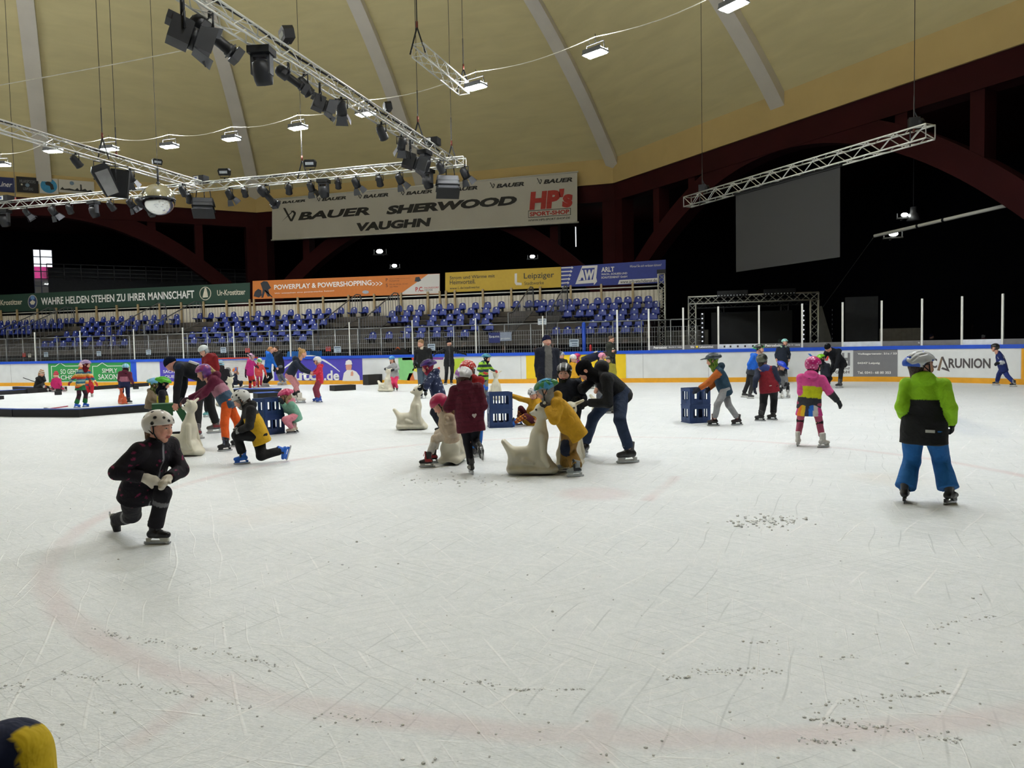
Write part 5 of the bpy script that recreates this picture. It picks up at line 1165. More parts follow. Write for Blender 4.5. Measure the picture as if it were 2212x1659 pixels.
def bala_mesh(c1, c2, h):
    def mk():
        S_ = Sdf(.02); S_.ell((0, -.012, .035), (.082, .101, .092)); S_.cone((0, .02, -.02), (0, .046, -.078), .07, .04, lat=(1, 0, 0), sx=1.1); S_.cone((0, -.012, -.05), (0, -.02, -.15), .066, .078); S_.ell((0, .105, -.004), (.052, .07, .052), k=.006, op='-')
        P, Q = S_.mesh(h, 1); c = solid(P, c1); m = (np.sin(70 * P[:, 0] + 3 * np.sin(55 * P[:, 1])) + np.sin(66 * P[:, 2])) > .7; c[m] = lin(c2); return mkmesh('balaclava', P, Q, c, KNIT)
    return cached(('bala', c1, c2, round(h, 4)), mk)
def hair_mesh(kind, c1, h):
    def mk():
        S_ = Sdf(.015); S_.ell((0, -.022, .045), (.083, .098, .090), cuts=[((0, .062, .02), (0, 1, -.9))])
        if kind != 'short': S_.cone((0, -.055, .0), (0, -.062, -.075 if kind == 'neck' else -.09), .058, .042, lat=(1, 0, 0), sx=1.2)
        if kind == 'long':
            for x in (-1, 1): S_.cone((x * .06, -.01, -.0), (x * .075, .012, -.15), .03, .022); S_.cone((x * .03, -.06, -.08), (x * .04, -.07, -.2), .04, .03)
        if kind == 'bun': S_.ball((0, -.11, .11), .04, k=.01)
        if kind == 'tail': S_.cone((0, -.1, .06), (0, -.14, -.03), .03, .03); S_.cone((0, -.14, -.03), (0, -.125, -.15), .03, .012)
        P, Q = S_.mesh(h, 1); c = solid(P, c1); c *= (1 + .18 * np.sin(160 * P[:, 0] + 40 * P[:, 2]))[:, None]; return mkmesh('hair', P, Q, c, HAIR)
    return cached(('hair', kind, c1, round(h, 4)), mk)
# ---- hand: wrist at origin, fingers along +z, palm facing +y, thumb towards +x
def hand_sdf(kind, curl):
    S_ = Sdf(.012)
    if kind == 'mitt':
        S_.cone((0, 0, -.03), (0, .0, .02), .036, .034, lat=(1, 0, 0), sx=1.15); S_.cone((0, .002, .02), (0, .012 + .02 * curl, .085), .032, .03, lat=(1, 0, 0), sx=1.4); S_.cone((0, .012 + .02 * curl, .085), (0, .03 + .05 * curl, .135 - .03 * curl), .03, .022, lat=(1, 0, 0), sx=1.4); S_.cone((.03, .01, .03), (.062, .025, .085), .017, .014)
        return S_
    g = 1.18 if kind == 'glove' else 1.0
    S_.cone((0, 0, -.03), (0, 0, .01), .026 * g, .026 * g, lat=(1, 0, 0), sx=1.2); S_.cone((0, 0, .015), (0, .004, .085), .017 * g, .016 * g, lat=(1, 0, 0), sx=2.4)
    for x, L_, r in ((.031, .072, .0095), (.0105, .082, .0098), (-.0105, .076, .0095), (-.030, .060, .0085)):
        p = A3((x, .004, .092)); a = .25 + 1.0 * curl; r *= g
        for k, f in enumerate((.45, .32, .23)):
            q = p + L_ * f * A3((x * .8 if k == 0 else 0, math.sin(a), math.cos(a))); S_.cone(p, q, r, r * .92, k=.004); p = q; r *= .92; a += .35 + .75 * curl
    S_.cone((.028, .006, .02), (.052, .022, .055), .014 * g, .0115 * g, k=.012); S_.cone((.052, .022, .055), (.050, .042, .086), .0115 * g, .009 * g, k=.005); return S_
def hand_geo(kind, curl, h): return cached(('hand', kind, curl, round(h, 4)), lambda: hand_sdf(kind, curl).mesh(h, 1))
# ---- skate: ankle at origin, toe along +y, up +z (adult size: 1.0)
def skate_mesh(c1, c2, style, h):
    def mk():
        S_ = Sdf(.02); hi = .135 if style == 'figure' else .115
        S_.cone((0, -.012, hi), (0, -.004, .0), .052, .046, 'shaft', lat=(1, 0, 0), sx=.92, cuts=[((0, -.01, hi), (0, -.25, 1))]); S_.cone((0, -.035, -.04), (0, .03, -.035), .045, .047, 'heel', cuts=[((0, 0, -.082), (0, 0, -1))]); S_.cone((0, .03, -.038), (0, .135, -.052), .046, .033, 'toe', lat=(1, 0, 0), sx=1.12, cuts=[((0, 0, -.082), (0, 0, -1))])
        S_.cone((0, .045, .02), (0, .055, .125), .018, .013, 'tongue', lat=(1, 0, 0), sx=2.2)
        if style == 'plastic': S_.cone((-.05, .01, .07), (.05, .01, .07), .012, .012, 'acc', k=.004); S_.cone((-.05, .05, -.01), (.05, .05, -.01), .012, .012, 'acc', k=.004)
        P, Q = S_.mesh(h, 1); lb = S_.labels(P); c = solid(P, c1); m = (lb == 'tongue') | (lb == 'acc') | ((np.abs(P[:, 0]) > .03) & (P[:, 2] < .0) & (P[:, 2] > -.05) & (P[:, 1] < .06) & (style == 'hockey')); c[m] = lin(c2)
        return mkmesh('boot', P, Q, c, LEATH)
    return cached(('boot', c1, c2, style, round(h, 4)), mk)
def blade_mesh(hold, style):
    def mk():
        b = MB(); z1, z0 = -.080, -.120
        out = [(-.085, z1), (-.06, z1), (-.045, -.108), (.055, -.108), (.07, z1), (.145, z1), (.150, -.098), (.135, z0), (-.08, z0), (-.095, -.105)]
        T = Matrix.Rotation(-PI / 2, 4, 'Z')                                   # prism x -> toe (+y)
        R = Matrix(((0, -1, 0, 0), (1, 0, 0, 0), (0, 0, 1, 0), (0, 0, 0, 1)))
        b.prism([(-.085, z1), (-.03, z1), (-.045, -.106), (-.045, z0), (-.085, z0)], .034, 0, R); b.prism([(.05, z1), (.145, z1), (.15, z0), (.075, z0), (.065, -.104)], .034, 0, R); b.prism([(-.085, -.106), (.15, -.106), (.15, z0), (-.085, z0)], .016, 0, R)
        b.prism([(-.115, -.118), (.16, -.118), (.172, -.125), (.165, -.143), (.145, -.150), (-.10, -.150), (-.118, -.142)], .005, 1, R)
        me_o = b.build('blade', [mat('holder_' + hold, hold, .4), BLADE]); me = me_o.data; bpy.data.objects.remove(me_o); return me
    return cached(('blade', hold, style), mk)
def lace_mesh(c):
    def mk():
        b = MB()
        for k in range(5):
            z = .10 - .028 * k; y = .058 + (.0 if z > .02 else (.02 - z) * .75); zz = z if z > .0 else z * .4 + .0
            b.tube([(-.024, y - .012, zz), (0, y + .004, zz + .004), (.024, y - .012, zz - .006)], .0035, 5)
        b.tube([(0, .068, .1), (.03, .085, .075), (.045, .08, .04)], .003, 5); b.tube([(0, .068, .1), (-.03, .085, .08), (-.04, .085, .05)], .003, 5)
        o = b.build('laces', mat('lace_' + c, c, .8)); me = o.data; bpy.data.objects.remove(o); return me
    return cached(('lace', c), mk)

CROPS = dict(C1=(0, 720, 5.53), C2=(300, 720, 5.53), C3=(640, 720, 5.53), C4=(880, 740, 5.53), C5=(1120, 700, 5.184), C6=(1440, 720, 5.53), C7=(1780, 700, 4.148), C8=(180, 860, 4.879), C9=(300, 760, 8.294), C10=(440, 730, 12.289), C11=(1180, 720, 10.367), C12=(60, 780, 9.217), C13=(380, 740, 7.539), C0=(0, 0, 1))
def ik(a, c, l1, l2, hint, pref, ppm):
    d = np.linalg.norm(c - a)
    if d > (l1 + l2) * .995: s = d / ((l1 + l2) * .995); l1 *= s; l2 *= s
    d = max(d, abs(l1 - l2) * 1.02 + 1e-3); u = nz(c - a); x = (l1 * l1 - l2 * l2 + d * d) / (2 * d); r = math.sqrt(max(0, l1 * l1 - x * x)); e1 = nz(np.cross(u, (.3, .2, 1))); e2 = np.cross(u, e1)
    best = None
    for k in range(72):
        w = e1 * math.cos(2 * PI * k / 72) + e2 * math.sin(2 * PI * k / 72); p = a + u * x + w * r; sc = -.12 * (w @ pref)
        if hint is not None: q = proj(p); sc += math.hypot(q[0] - hint[0], q[1] - hint[1]) / ppm * 2.0
        if best is None or sc < best[0]: best = (sc, p)
    return best[1]
def person(label, c, H, yaw, hd, look, nk, pv, aL=None, aR=None, fL=None, fR=None, kL=None, kR=None, d=None, jk=None, tr=None, sk=('1b1b1d', '3a3a3c', 'd8d8d4', 'hockey'), gl=('mitt', '1c1c1f'), head=None, skin='d9a48c', brow='4a3626', beard=None, bulk=1.0, curl=.45, hem=.085, skirt=None, collar=True, hs=None, legs=True, tw=0.0, lace=None):
    x0, y0, sc_ = CROPS[c]; cv = lambda q: (x0 + q[0] / sc_, y0 + q[1] / sc_)
    g = [f for f in (fL, fR) if f is not None and f[0] == 'g']
    if d is None: ds = [gd(*cv(f[1:3])) for f in g]; d = sum(ds) / len(ds)
    ppm = FOC / d; J = lambda q: at(*cv(q), d + (q[2] if len(q) > 2 else 0.0))
    base = at(*cv(pv), d); vh = nz((base[0], base[1], 0)); rt = np.array([vh[1], -vh[0], 0.0]); Zu = np.array([0, 0, 1.0])
    def dv(yw, pt=0): yw, pt = math.radians(yw), math.radians(pt); return math.cos(pt) * (-math.cos(yw) * vh + math.sin(yw) * rt) + math.sin(pt) * Zu
    f = dv(yaw); N, Pv, Hd = J(nk), J(pv), J(hd); u = nz(N - Pv); lat = np.cross(Zu, f)
    lat = nz(lat - (lat @ u) * u); fr = np.cross(lat, u); TL = np.linalg.norm(N - Pv)
    adult = H > 1.5; sw = (.108 if not adult else .104) * H; hw = .055 * H + .012; lt2 = nz(lat * math.cos(math.radians(tw)) + fr * math.sin(math.radians(tw)))
    sh = {s: N + lt2 * s * sw - u * .035 * H for s in (1, -1)}; hp = {s: Pv + lat * s * hw - u * .01 for s in (1, -1)}
    fs = (.62 + .0 * H) * (1 + (H - 1.0) * .55) if not adult else 1.02; AH = .150 * fs
    ft = {}
    for s, F in ((1, fL), (-1, fR)):
        if F is None: F = ('g', pv[0] + s * 8, pv[1] + H * .5 * ppm * sc_, yaw)
        if F[0] == 'g':
            G = gp(*cv(F[1:3]))
            if abs(gd(*cv(F[1:3])) - d) > 1.2: q = at(*cv(F[1:3]), d); G = np.array([q[0], q[1], 0])
            toe = dv(F[3]); up = nz(Zu + (lat * -s * .0)); A_ = G + Zu * AH - toe * .02 * fs; ft[s] = [A_, toe, Zu, True]
        else: ft[s] = [J(F[1:4]), dv(F[4], F[5]), None, False]
    lt, ls = .235 * H, .225 * H; kn = {}
    for s, K in ((1, kL), (-1, kR)):
        kn[s] = ik(hp[s], ft[s][0], lt, ls, cv(K) if K is not None else None, f, ppm)
        if ft[s][2] is None:
            sd = nz(kn[s] - ft[s][0]); t_ = ft[s][1]; up = sd - (sd @ t_) * t_; ft[s][2] = nz(up)
    la, lf = .165 * H, .145 * H; el, wr = {}, {}
    for s, a in ((1, aL), (-1, aR)):
        if a is None: wr[s] = sh[s] + lat * s * .05 * H - Zu * (la + lf) * .97 + f * .05; hint = None
        else: wr[s] = J(a[2:]); hint = cv(a[:2])
        el[s] = ik(sh[s], wr[s], la, lf, hint, nz(-f * .6 - Zu + lat * s * .3), ppm)
    root = np.array([Pv[0], Pv[1], 0.0]) if not g else np.array([*(np.mean([ft[s][0] for s in (1, -1) if ft[s][3]], 0)[:2]), 0.0])
    hc = float(np.clip(2.1 / ppm, .0085, .03)); hh = float(np.clip(1.1 / ppm, .0042, .012)); hs = hs or (.215 if not adult else .235) / .22
    # body: one mesh of head, neck, torso, limbs and bare hands
    B = Sdf(.04); r0 = .062 * H * bulk
    B.cone(Pv, N - u * .06, r0 * .8, r0 * .85, lat=lat, sx=1.3); B.cone(sh[1], sh[-1], .03 * H, .03 * H); B.cone(N - u * .03, Hd, .035 * H if not adult else .032 * H, .03 * H)
    for s in (1, -1):
        B.cone(sh[s], el[s], .028 * H, .024 * H); B.cone(el[s], wr[s], .024 * H, .017 * H)
        if legs: B.cone(hp[s], kn[s], .045 * H, .034 * H); B.cone(kn[s], ft[s][0], .032 * H, .022 * H)
    P, Q = B.mesh(max(hc, .014) * 1.3, 1); col = solid(P, skin)
    fw = dv(look[0], look[1]); lx = nz(np.cross(fw, Zu)); uz = np.cross(lx, fw)
    if len(look) > 2: a = math.radians(look[2]); lx, uz = lx * math.cos(a) + uz * math.sin(a), uz * math.cos(a) - lx * math.sin(a)
    HR = np.stack([lx, fw, uz], 1); HM = HR * hs
    hP, hQ, hC = head_geo(hh, skin, brow, beard); Ps, Qs, Cs = [P, Hd + hP @ HM.T], [Q, hQ + len(P)], [col, hC]
    hands = []; hsz = .72 + (H - 1.0) * .38 if not adult else .98
    for s in (1, -1):
        kd = gl[0]; dr = nz(wr[s] - el[s]); pn = nz(fr * .3 - lat * s * .7 - Zu * .3 + 1e-3); pn = nz(pn - (pn @ dr) * dr); tx = np.cross(pn, dr)
        if tx @ (fr + Zu * .4) < 0: side = -1
        else: side = 1
        Rm = np.stack([tx * side, pn, dr], 1) * hsz; gP, gQ = hand_geo(kd, curl, float(np.clip(1.0 / ppm, .0045, .012)))
        W_ = wr[s] + gP @ Rm.T; gq = gQ if side == 1 else gQ[:, ::-1]; hands.append((W_, gq))
        if kd == 'bare': n0 = sum(len(p) for p in Ps); Ps.append(W_); Qs.append(gq + n0); Cs.append(solid(W_, skin))
    me = mkmesh('person', np.concatenate(Ps) - root, np.concatenate(Qs), np.concatenate(Cs), SKIN)
    o = bpy.data.objects.new('person', me); o.location = tuple(root); link(o); tag(o, label, 'person')
    def wear(name, S_, h, colfn, m, amp=.003):
        P, Q = S_.mesh(h, 1, amp); cc = colfn(P, S_.labels(P)); me = mkmesh(name, P - root, Q, cc, m); ob = bpy.data.objects.new(name, me); link(ob, o); return ob
    # jacket
    if jk:
        S_ = Sdf(.035); bk = bulk; hm = hem * H; rc = (.070 * H + .008) * bk; hb = Pv - u * hm
        cutp = [(hb, -u)]
        w_ = tr.get('w', 1.0) if tr else 1; fl_ = jk.get('flare', 1.06); lx_ = 1.32
        for s in (1, -1): S_.cone(hp[s] - u * (hm + .04) + (kn[s] - hp[s]) * .1, hp[s] + u * TL * .15, (.047 * H + .018) * w_ + .016, (.047 * H + .018) * w_, 'T', cuts=cutp)
        S_.cone(Pv - u * (hm + .05), Pv + u * TL * .2, rc * fl_, rc * 1.0, 'T', lat, lx_, cuts=cutp); S_.cone(Pv + u * TL * .1, Pv + u * TL * .45, rc * 1.0, rc * .98, 'T', lat, 1.34, cuts=cutp); S_.cone(Pv + u * TL * .45, N - u * .09 * H, rc * .98, rc * .95, 'T', lat, 1.38, cuts=cutp); S_.cone(N - u * .075 * H, N - u * .0, .062 * H * bk, .045 * H, 'T', lat, 1.25)
        S_.cone(sh[1], sh[-1], .043 * H * bk, None, 'T'); ra, rf, rw = (.03 * H + .017) * bk, (.025 * H + .016) * bk, (.02 * H + .014) * bk
        for s in (1, -1):
            S_.cone(sh[s], el[s], ra, rf, 'A', k=.03); S_.cone(el[s], wr[s] - nz(wr[s] - el[s]) * .01, rf, rw, 'F', k=.02, cuts=[(wr[s] - nz(wr[s] - el[s]) * .012, wr[s] - el[s])])
        if collar: S_.cone(N - u * .02, N + (Hd - N) * .33, .047 * H, .043 * H, 'C', cuts=[(N + (Hd - N) * .38, Hd - N)])
        if jk.get('hood'): S_.ell(N - fr * .055 * H + u * .012 * H, A3((.075, .045, .05)) * H, np.stack([lat, nz(fr * .8 + u * .6), nz(u * .8 - fr * .6)], 1), 'H', k=.02); S_.cone(N + lat * .045 * H + fr * .01, N - lat * .045 * H + fr * .01, .03 * H, None, 'H', k=.02)
        def jc(P, lb):
            t = ((P - Pv) @ u) / TL; c_ = solid(P, jk['c']); arm = (lb == 'A') | (lb == 'F'); tor = ~arm
            if 's' in jk: c_[arm] = lin(jk['s'])
            for key, cmpf in (('y', lambda q: t > q), ('lo', lambda q: t < q)):
                if key in jk:
                    m = cmpf(jk[key][1]) & ((tor) if jk.get('t_only', True) else np.ones(len(P), bool)); c_[m] = lin(jk[key][0])
            if 'ystripe' in jk: sa = sh[-1]; da = nz(el[-1] - sa); off = (P - sa) - np.outer((P - sa) @ da, da); m = (((P - sa) @ da) > -.03) & (((P - sa) @ da) < .3) & ((off @ -lat) > .004) & ((off @ -lat) < .062) & (np.sqrt((off ** 2).sum(1)) < .12); c_[m] = lin(jk['ystripe'])
            if 'ys' in jk:                                   # upper part of the sleeves like the yoke
                for s in (1, -1): e = ((P - sh[s]) @ nz(el[s] - sh[s])) / la; m = arm & (e < jk['ys'][1]) & (np.sqrt(((P - sh[s]) ** 2).sum(1)) < la * 1.4); c_[m] = lin(jk['ys'][0])
            if 'f' in jk: c_[lb == 'F'] = lin(jk['f'])
            if 'bands' in jk:
                cs = [np.array(lin(q)) for q in jk['bands'][0]]; w_ = jk['bands'][1]; along = (P @ Zu) / w_; along = np.where(arm, (P @ Zu) / w_, along); k_ = np.floor(along).astype(int) % len(cs); c_ = np.array(cs)[k_]
            if 'hood' in jk and isinstance(jk['hood'], str): c_[lb == 'H'] = lin(jk['hood'])
            if 'col' in jk: c_[lb == 'C'] = lin(jk['col'])
            if 'open' in jk: m = tor & (np.abs((P - Pv) @ lat) < jk['open'][1]) & (((P - Pv) @ fr) > .02); c_[m] = lin(jk['open'][0])
            if 'zip' in jk: m = tor & (np.abs((P - Pv) @ lat) < max(.006, hc * .6)) & (((P - Pv) @ fr) > .02); c_[m] = lin(jk['zip'])
            if 'stripe' in jk: m = arm & (np.abs(((P - sh[1]) @ fr)) < .016) & (lb == 'A'); c_[m] = lin(jk['stripe'])
            if 'spots' in jk:
                cc, th, fq = jk['spots']; q = P - root; m = (np.sin(fq * q[:, 0] + 2.1 * np.sin(fq * .7 * q[:, 2])) * np.sin(fq * 1.13 * q[:, 2] + 1.7 * np.sin(fq * .8 * q[:, 1])) * np.sin(fq * .9 * q[:, 1] + 1)) > th; c_[m] = lin(cc)
            if 'quilt' in jk: c_ *= (1 - .25 * (np.sin(t * 2 * PI * jk['quilt']) > .86))[:, None]
            return c_
        wear('jacket', S_, hc, jc, CLOTH, .0035 if ppm > 90 else 0)
        if 'logo' in jk:                               # small patch on the back or chest
            lc, tt, ll, wd, ht, front = jk['logo']; b = MB(); q = Pv + u * TL * tt + lat * ll * H + fr * (rc * 1.04 + .012) * (1 if front else -1) - root; n3 = fr * (1 if front else -1)
            b.add([tuple(q + lat * i * wd + u * j * ht + n3 * .004) for i, j in ((-1, -1), (1, -1), (1, 1), (-1, 1))] + [tuple(q + lat * i * wd + u * j * ht - n3 * .03) for i, j in ((-1, -1), (1, -1), (1, 1), (-1, 1))], [(0, 1, 2, 3), (0, 4, 5, 1), (1, 5, 6, 2), (2, 6, 7, 3), (3, 7, 4, 0)]); b.build('badge', mat('badge_' + lc, lc, .7), o)
        if 'heart' in jk:
            lc, tt, ll, wd = jk['heart']; b = MB(); q = Pv + u * TL * tt + lat * ll * H - fr * (rc * 1.02 + .03) - root
            hp_ = [(0, -1), (.8, 0), (1, .5), (.75, .95), (.35, .95), (0, .55), (-.35, .95), (-.75, .95), (-1, .5), (-.8, 0)]
            b.add([tuple(q + lat * i * wd + u * j * wd - fr * .004) for i, j in hp_] + [tuple(q + lat * i * wd + u * j * wd + fr * .05) for i, j in hp_], [tuple(range(10))] + [(i, (i + 1) % 10, (i + 1) % 10 + 10, i + 10) for i in range(10)]); b.build('heart_badge', mat('badge_' + lc, lc, .5), o)
    # trousers
    if tr and legs:
        S_ = Sdf(.03); w = tr.get('w', 1.0); S_.cone(hp[1], hp[-1], .062 * H * min(bulk, 1.05), None, 'P'); S_.cone(Pv, Pv + u * .06 * H, .065 * H, .06 * H, 'P', lat, 1.25)
        for s in (1, -1):
            sd = nz(ft[s][0] - kn[s]); e = tr.get('end', .93); an = kn[s] + (ft[s][0] - kn[s]) * e
            S_.cone(hp[s], kn[s], (.047 * H + .018) * w, (.033 * H + .014) * w, 'U', k=.025); S_.cone(kn[s], an + sd * .03, (.033 * H + .014) * w, (.029 * H + .013 + tr.get('flare', 0)) * w, 'L', k=.02, cuts=[(an, sd)])
        def tc(P, lb):
            c_ = solid(P, tr['c']); 
            for s in (1, -1):
                on = (np.sqrt(((P - kn[s]) ** 2).sum(1)) < np.sqrt(((P - kn[-s]) ** 2).sum(1))); v_ = ft[s][0] - kn[s]; L_ = np.linalg.norm(v_); t = ((P - kn[s]) @ v_) / (L_ * L_)
                if 'knee' in tr: c_[on & (np.sqrt(((P - kn[s]) ** 2).sum(1)) < tr.get('kr', .085) * H * (1 if 'kr' in tr else .95)) & (((P - kn[s]) @ f > -.02) | ('kr' in tr))] = lin(tr['knee'])
                if 'band' in tr: c_[on & (lb == 'L') & (t > tr['band'][1]) & (t < tr['band'][2])] = lin(tr['band'][0])
                if 'low' in tr: c_[on & (lb == 'L') & (t > tr['low'][1])] = lin(tr['low'][0])
                if 'patch' in tr: m = on & (lb == 'U') & (((P - kn[s]) @ v_) / L_ < -.02) ; c_[m & (((P - hp[s]) @ lat * s) > -.02)] = lin(tr['patch'])
                if 'spots' in tr: m = on & (lb == 'L') & (np.sin(90 * P[:, 2]) * np.sin(80 * P[:, 0]) > .3); c_[m] = lin(tr['spots'])
            return c_
        wear('trousers', S_, hc, tc, CLOTH, .003 if ppm > 90 else 0)
    if skirt:
        S_ = Sdf(.02); hb = Pv - Zu * skirt[1] * H; S_.cone(Pv, hb - Zu * .06, .085 * H, .125 * H, 'K', lat, 1.3, cuts=[(hb, -Zu)]); cs = [np.array(lin(q)) for q in skirt[0]]
        wear('skirt', S_, hc, lambda P, lb: np.array(cs)[np.floor((np.arctan2((P - Pv) @ fr, (P - Pv) @ lat) + PI) / (2 * PI) * 14).astype(int) % len(cs)], CLOTH, 0)
    # gloves
    if gl[0] != 'bare':
        for k_, s in enumerate((1, -1)):
            W_, gq = hands[k_]; gc = gl[1] if not isinstance(gl[1], tuple) else gl[1][k_]; me = mkmesh('mitten' if gl[0] == 'mitt' else 'glove', W_ - root, gq, solid(W_, gc), CLOTH); link(bpy.data.objects.new(me.name.split('.')[0], me), o)
    # skates
    if legs and sk:
        for s in (1, -1):
            A_, toe, up, gr = ft[s]; toe = nz(toe - (toe @ up) * up); R = np.stack([np.cross(toe, up), toe, up], 1) * fs; M = mat4(R, A_ - root)
            bo = inst(skate_mesh(sk[0], sk[1], sk[3], float(np.clip(1.3 / ppm, .006, .016))), 'ice_skate', o, M); inst(blade_mesh(sk[2], sk[3]), 'blade', bo, Matrix.Identity(4))
            if ppm > 85 and lace: inst(lace_mesh(lace), 'laces', bo, Matrix.Identity(4))
    # head wear
    MH = mat4(HM, Hd - root)
    for hk in (head or ()):
        if hk[0] in ('skate', 'smooth', 'ski', 'bike', 'visor'):
            ho = inst(helmet_mesh(hk[0], hk[1], hk[2], hk[3], float(np.clip(1.0 / ppm, .0045, .012))), 'helmet', o, MH)
            b = MB()
            for x in (-1, 1): b.tube([(x * .089, .012, .03), (x * .083, .018, -.03), (x * .055, .04, -.085), (0, .055, -.108)], .0055, 5); b.tube([(x * .09, -.05, .02), (x * .084, .012, -.035)], .005, 5)
            b.build('chin_strap', BLACK, ho)
        elif hk[0] in ('beanie', 'knit', 'bobble'): inst(hat_mesh(hk[0], hk[1], hk[2], hh * 1.2), 'hat', o, MH)
        elif hk[0] == 'bala': inst(bala_mesh(hk[1], hk[2], hh * 1.3), 'balaclava', o, MH)
        elif hk[0] == 'hair': inst(hair_mesh(hk[1], hk[2], hh * 1.3), 'hair', o, MH)
        elif hk[0] == 'glasses':
            b = MB()
            for x in (-1, 1):
                pts = [(x * .031 + .019 * math.cos(a), .098, .011 + .014 * math.sin(a)) for a in [2 * PI * q / 12 for q in range(13)]]; b.tube(pts, .0025, 5, caps=False); b.tube([(x * .05, .095, .014), (x * .076, .01, .014)], .0025, 5)
            b.tube([(-.012, .1, .013), (.012, .1, .013)], .0025, 5); g_ = b.build('glasses', BLACK, o); g_.matrix_local = MH
        elif hk[0] == 'goggles':
            b = MB(); b.prism([(-.062, -.012), (.062, -.012), (.066, .03), (-.066, .03)], .03, 0, Matrix.Translation((0, .088, .005))); g_ = b.build('goggles', mat('goggle_dark', '3c3433', .2), o); g_.matrix_local = MH
    return o
# ================================================================== PEOPLE
G = lambda x, y, w=0: ('g', x, y, w)
BLK_ = '18181b'
# (kept in the order: nearest first)
person('person in black print snowsuit and white helmet kneeling, hands on the raised knee', 'C8', 1.3, 42, (797, 318, -.02), (52, -6), (775, 470), (600, 985, .1), aL=(1075, 800, 890, 845, -.06), aR=(345, 770, 640, 840, -.12), fL=G(775, 1540, 62), fR=('l', 350, 1280, .42, 35, -72), kL=(850, 905), kR=(640, 1420),
       jk=dict(c='19151c', spots=('7a2148', .66, 58), zip='8d8d92', hood=None), tr=dict(c='1b191f', band=('77777a', .18, .30), w=1.05, end=.9), sk=('17171a', '2a2a2d', 'd9d8cc', 'hockey'), gl=('mitt', 'd6cebf'), head=[('skate', 'd9d3cc', 'd9d3cc', ''), ('hair', 'neck', '6b4a2e')], bulk=1.14, hem=.045, lace='26262a', skin='d8a08a', curl=.3)
person('person in lime and black jacket and blue snow trousers gliding away at the right', 'C7', 1.3, 172, (872, 385), (128, 5), (905, 500), (893, 945), aL=(690, 740, 712, 830, .16), aR=(1135, 740, 1148, 895, -.09), fL=G(722, 1595, 178), fR=G(1128, 1612, 150), kL=(780, 1250), kR=(1050, 1255),
       jk=dict(c='191a1c', s='8cc21f', y=('8cc21f', .60), hood='8cc21f', col='17171a', logo=('b9bbb6', -.02, -.05, .035, .012, False)), tr=dict(c='1f5f9e', w=1.22, flare=.022, end=.9), sk=('1c1c1e', '2b2b2d', '232325', 'plastic'), gl=('glove', '17171b'), head=[('bike', 'cfd3d8', '1f4fb5', 'camo'), ('hair', 'neck', '3b2b22')], bulk=1.04, hem=.095)
person('person in mustard jacket leaning on a cream seal, blue and green helmet', 'C4', 1.2, -72, (1652, 585, 0), (-100, -22), (1745, 690), (1950, 1000, .04), aL=(1800, 880, 1672, 775, -.12), aR=(1690, 800, 1650, 760, .1), fL=G(2010, 1603, -78), fR=G(1885, 1550, -78), kL=(1945, 1290), kR=(1900, 1280),
       jk=dict(c='c1921f', hood='c1921f', quilt=0), tr=dict(c='8b6a30', knee='1d2538', w=1.25, end=.97, flare=.01), sk=('8d9496', '23262a', 'd6d9da', 'hockey'), gl=('glove', '35302c'), head=[('bike', '3f93bf', '2f7a45', 'camo'), ('bala', '9b9a98', '9b9a98')], bulk=1.3, hem=.12, lace='d6d6d2')
person('person in quilted maroon coat seen from behind, white helmet with violet patch', 'C4', 1.22, 172, (678, 432, .02), (168, -4), (700, 520), (745, 900, 0), aL=(540, 650, 478, 740, .18), aR=(880, 660, 858, 745, .14), fL=G(762, 1570, -165), fR=('l', 868, 1262, -.16, 170, -62), kL=(720, 1240), kR=(800, 1190),
       jk=dict(c='581629', hood='581629', quilt=7, heart=('c8c0bc', .06, -.06, .024)), tr=dict(c='14151d', w=.92, end=.95), sk=('1d1d1f', '8a8a88', 'd9dadb', 'hockey'), gl=('glove', '1a1a1d'), head=[('bike', 'd8d6d8', 'a85fc0', 'back'), ('hair', 'long', '4b3022')], bulk=1.2, hem=.125, lace='a9a9a6')
person('person in beige jacket and raspberry helmet sitting on a cream seal', 'C4', 1.2, -70, (395, 745), (-88, -42), (450, 835), (500, 1060, .08), aL=(420, 960, 470, 930, -.1), aR=(480, 930, 540, 920, .16), fL=G(240, 1490, -92), fR=G(300, 1440, -88), kL=(330, 1160), kR=(370, 1120),
       jk=dict(c='b7a48d'), tr=dict(c='c3b5a2', low=('d6d3ce', .25), w=.95, end=.72), sk=('1c1b1d', '9c2a30', 'd9d8d4', 'hockey'), gl=('mitt', 'a8967f'), head=[('smooth', 'b02a55', 'b02a55', ''), ('hair', 'long', '8a6a4c')], d=8.9, lace='b03a40')
person('person in red jacket and red helmet, mostly hidden by the maroon coat', 'C4', 1.18, 150, (728, 340), (150, -5), (765, 425), (800, 720), aL=(745, 560, 745, 660, .1), aR=(850, 560, 858, 660), fL=G(800, 1375, 150), fR=G(848, 1365, 140), d=9.6, jk=dict(c='9a1d20', hood='9a1d20'), tr=dict(c='1f62b5'), sk=('1e1e20', '2d2d30', 'd5d5d2', 'hockey'), head=[('bike', 'c5261e', 'e8e2da', 'dots')])
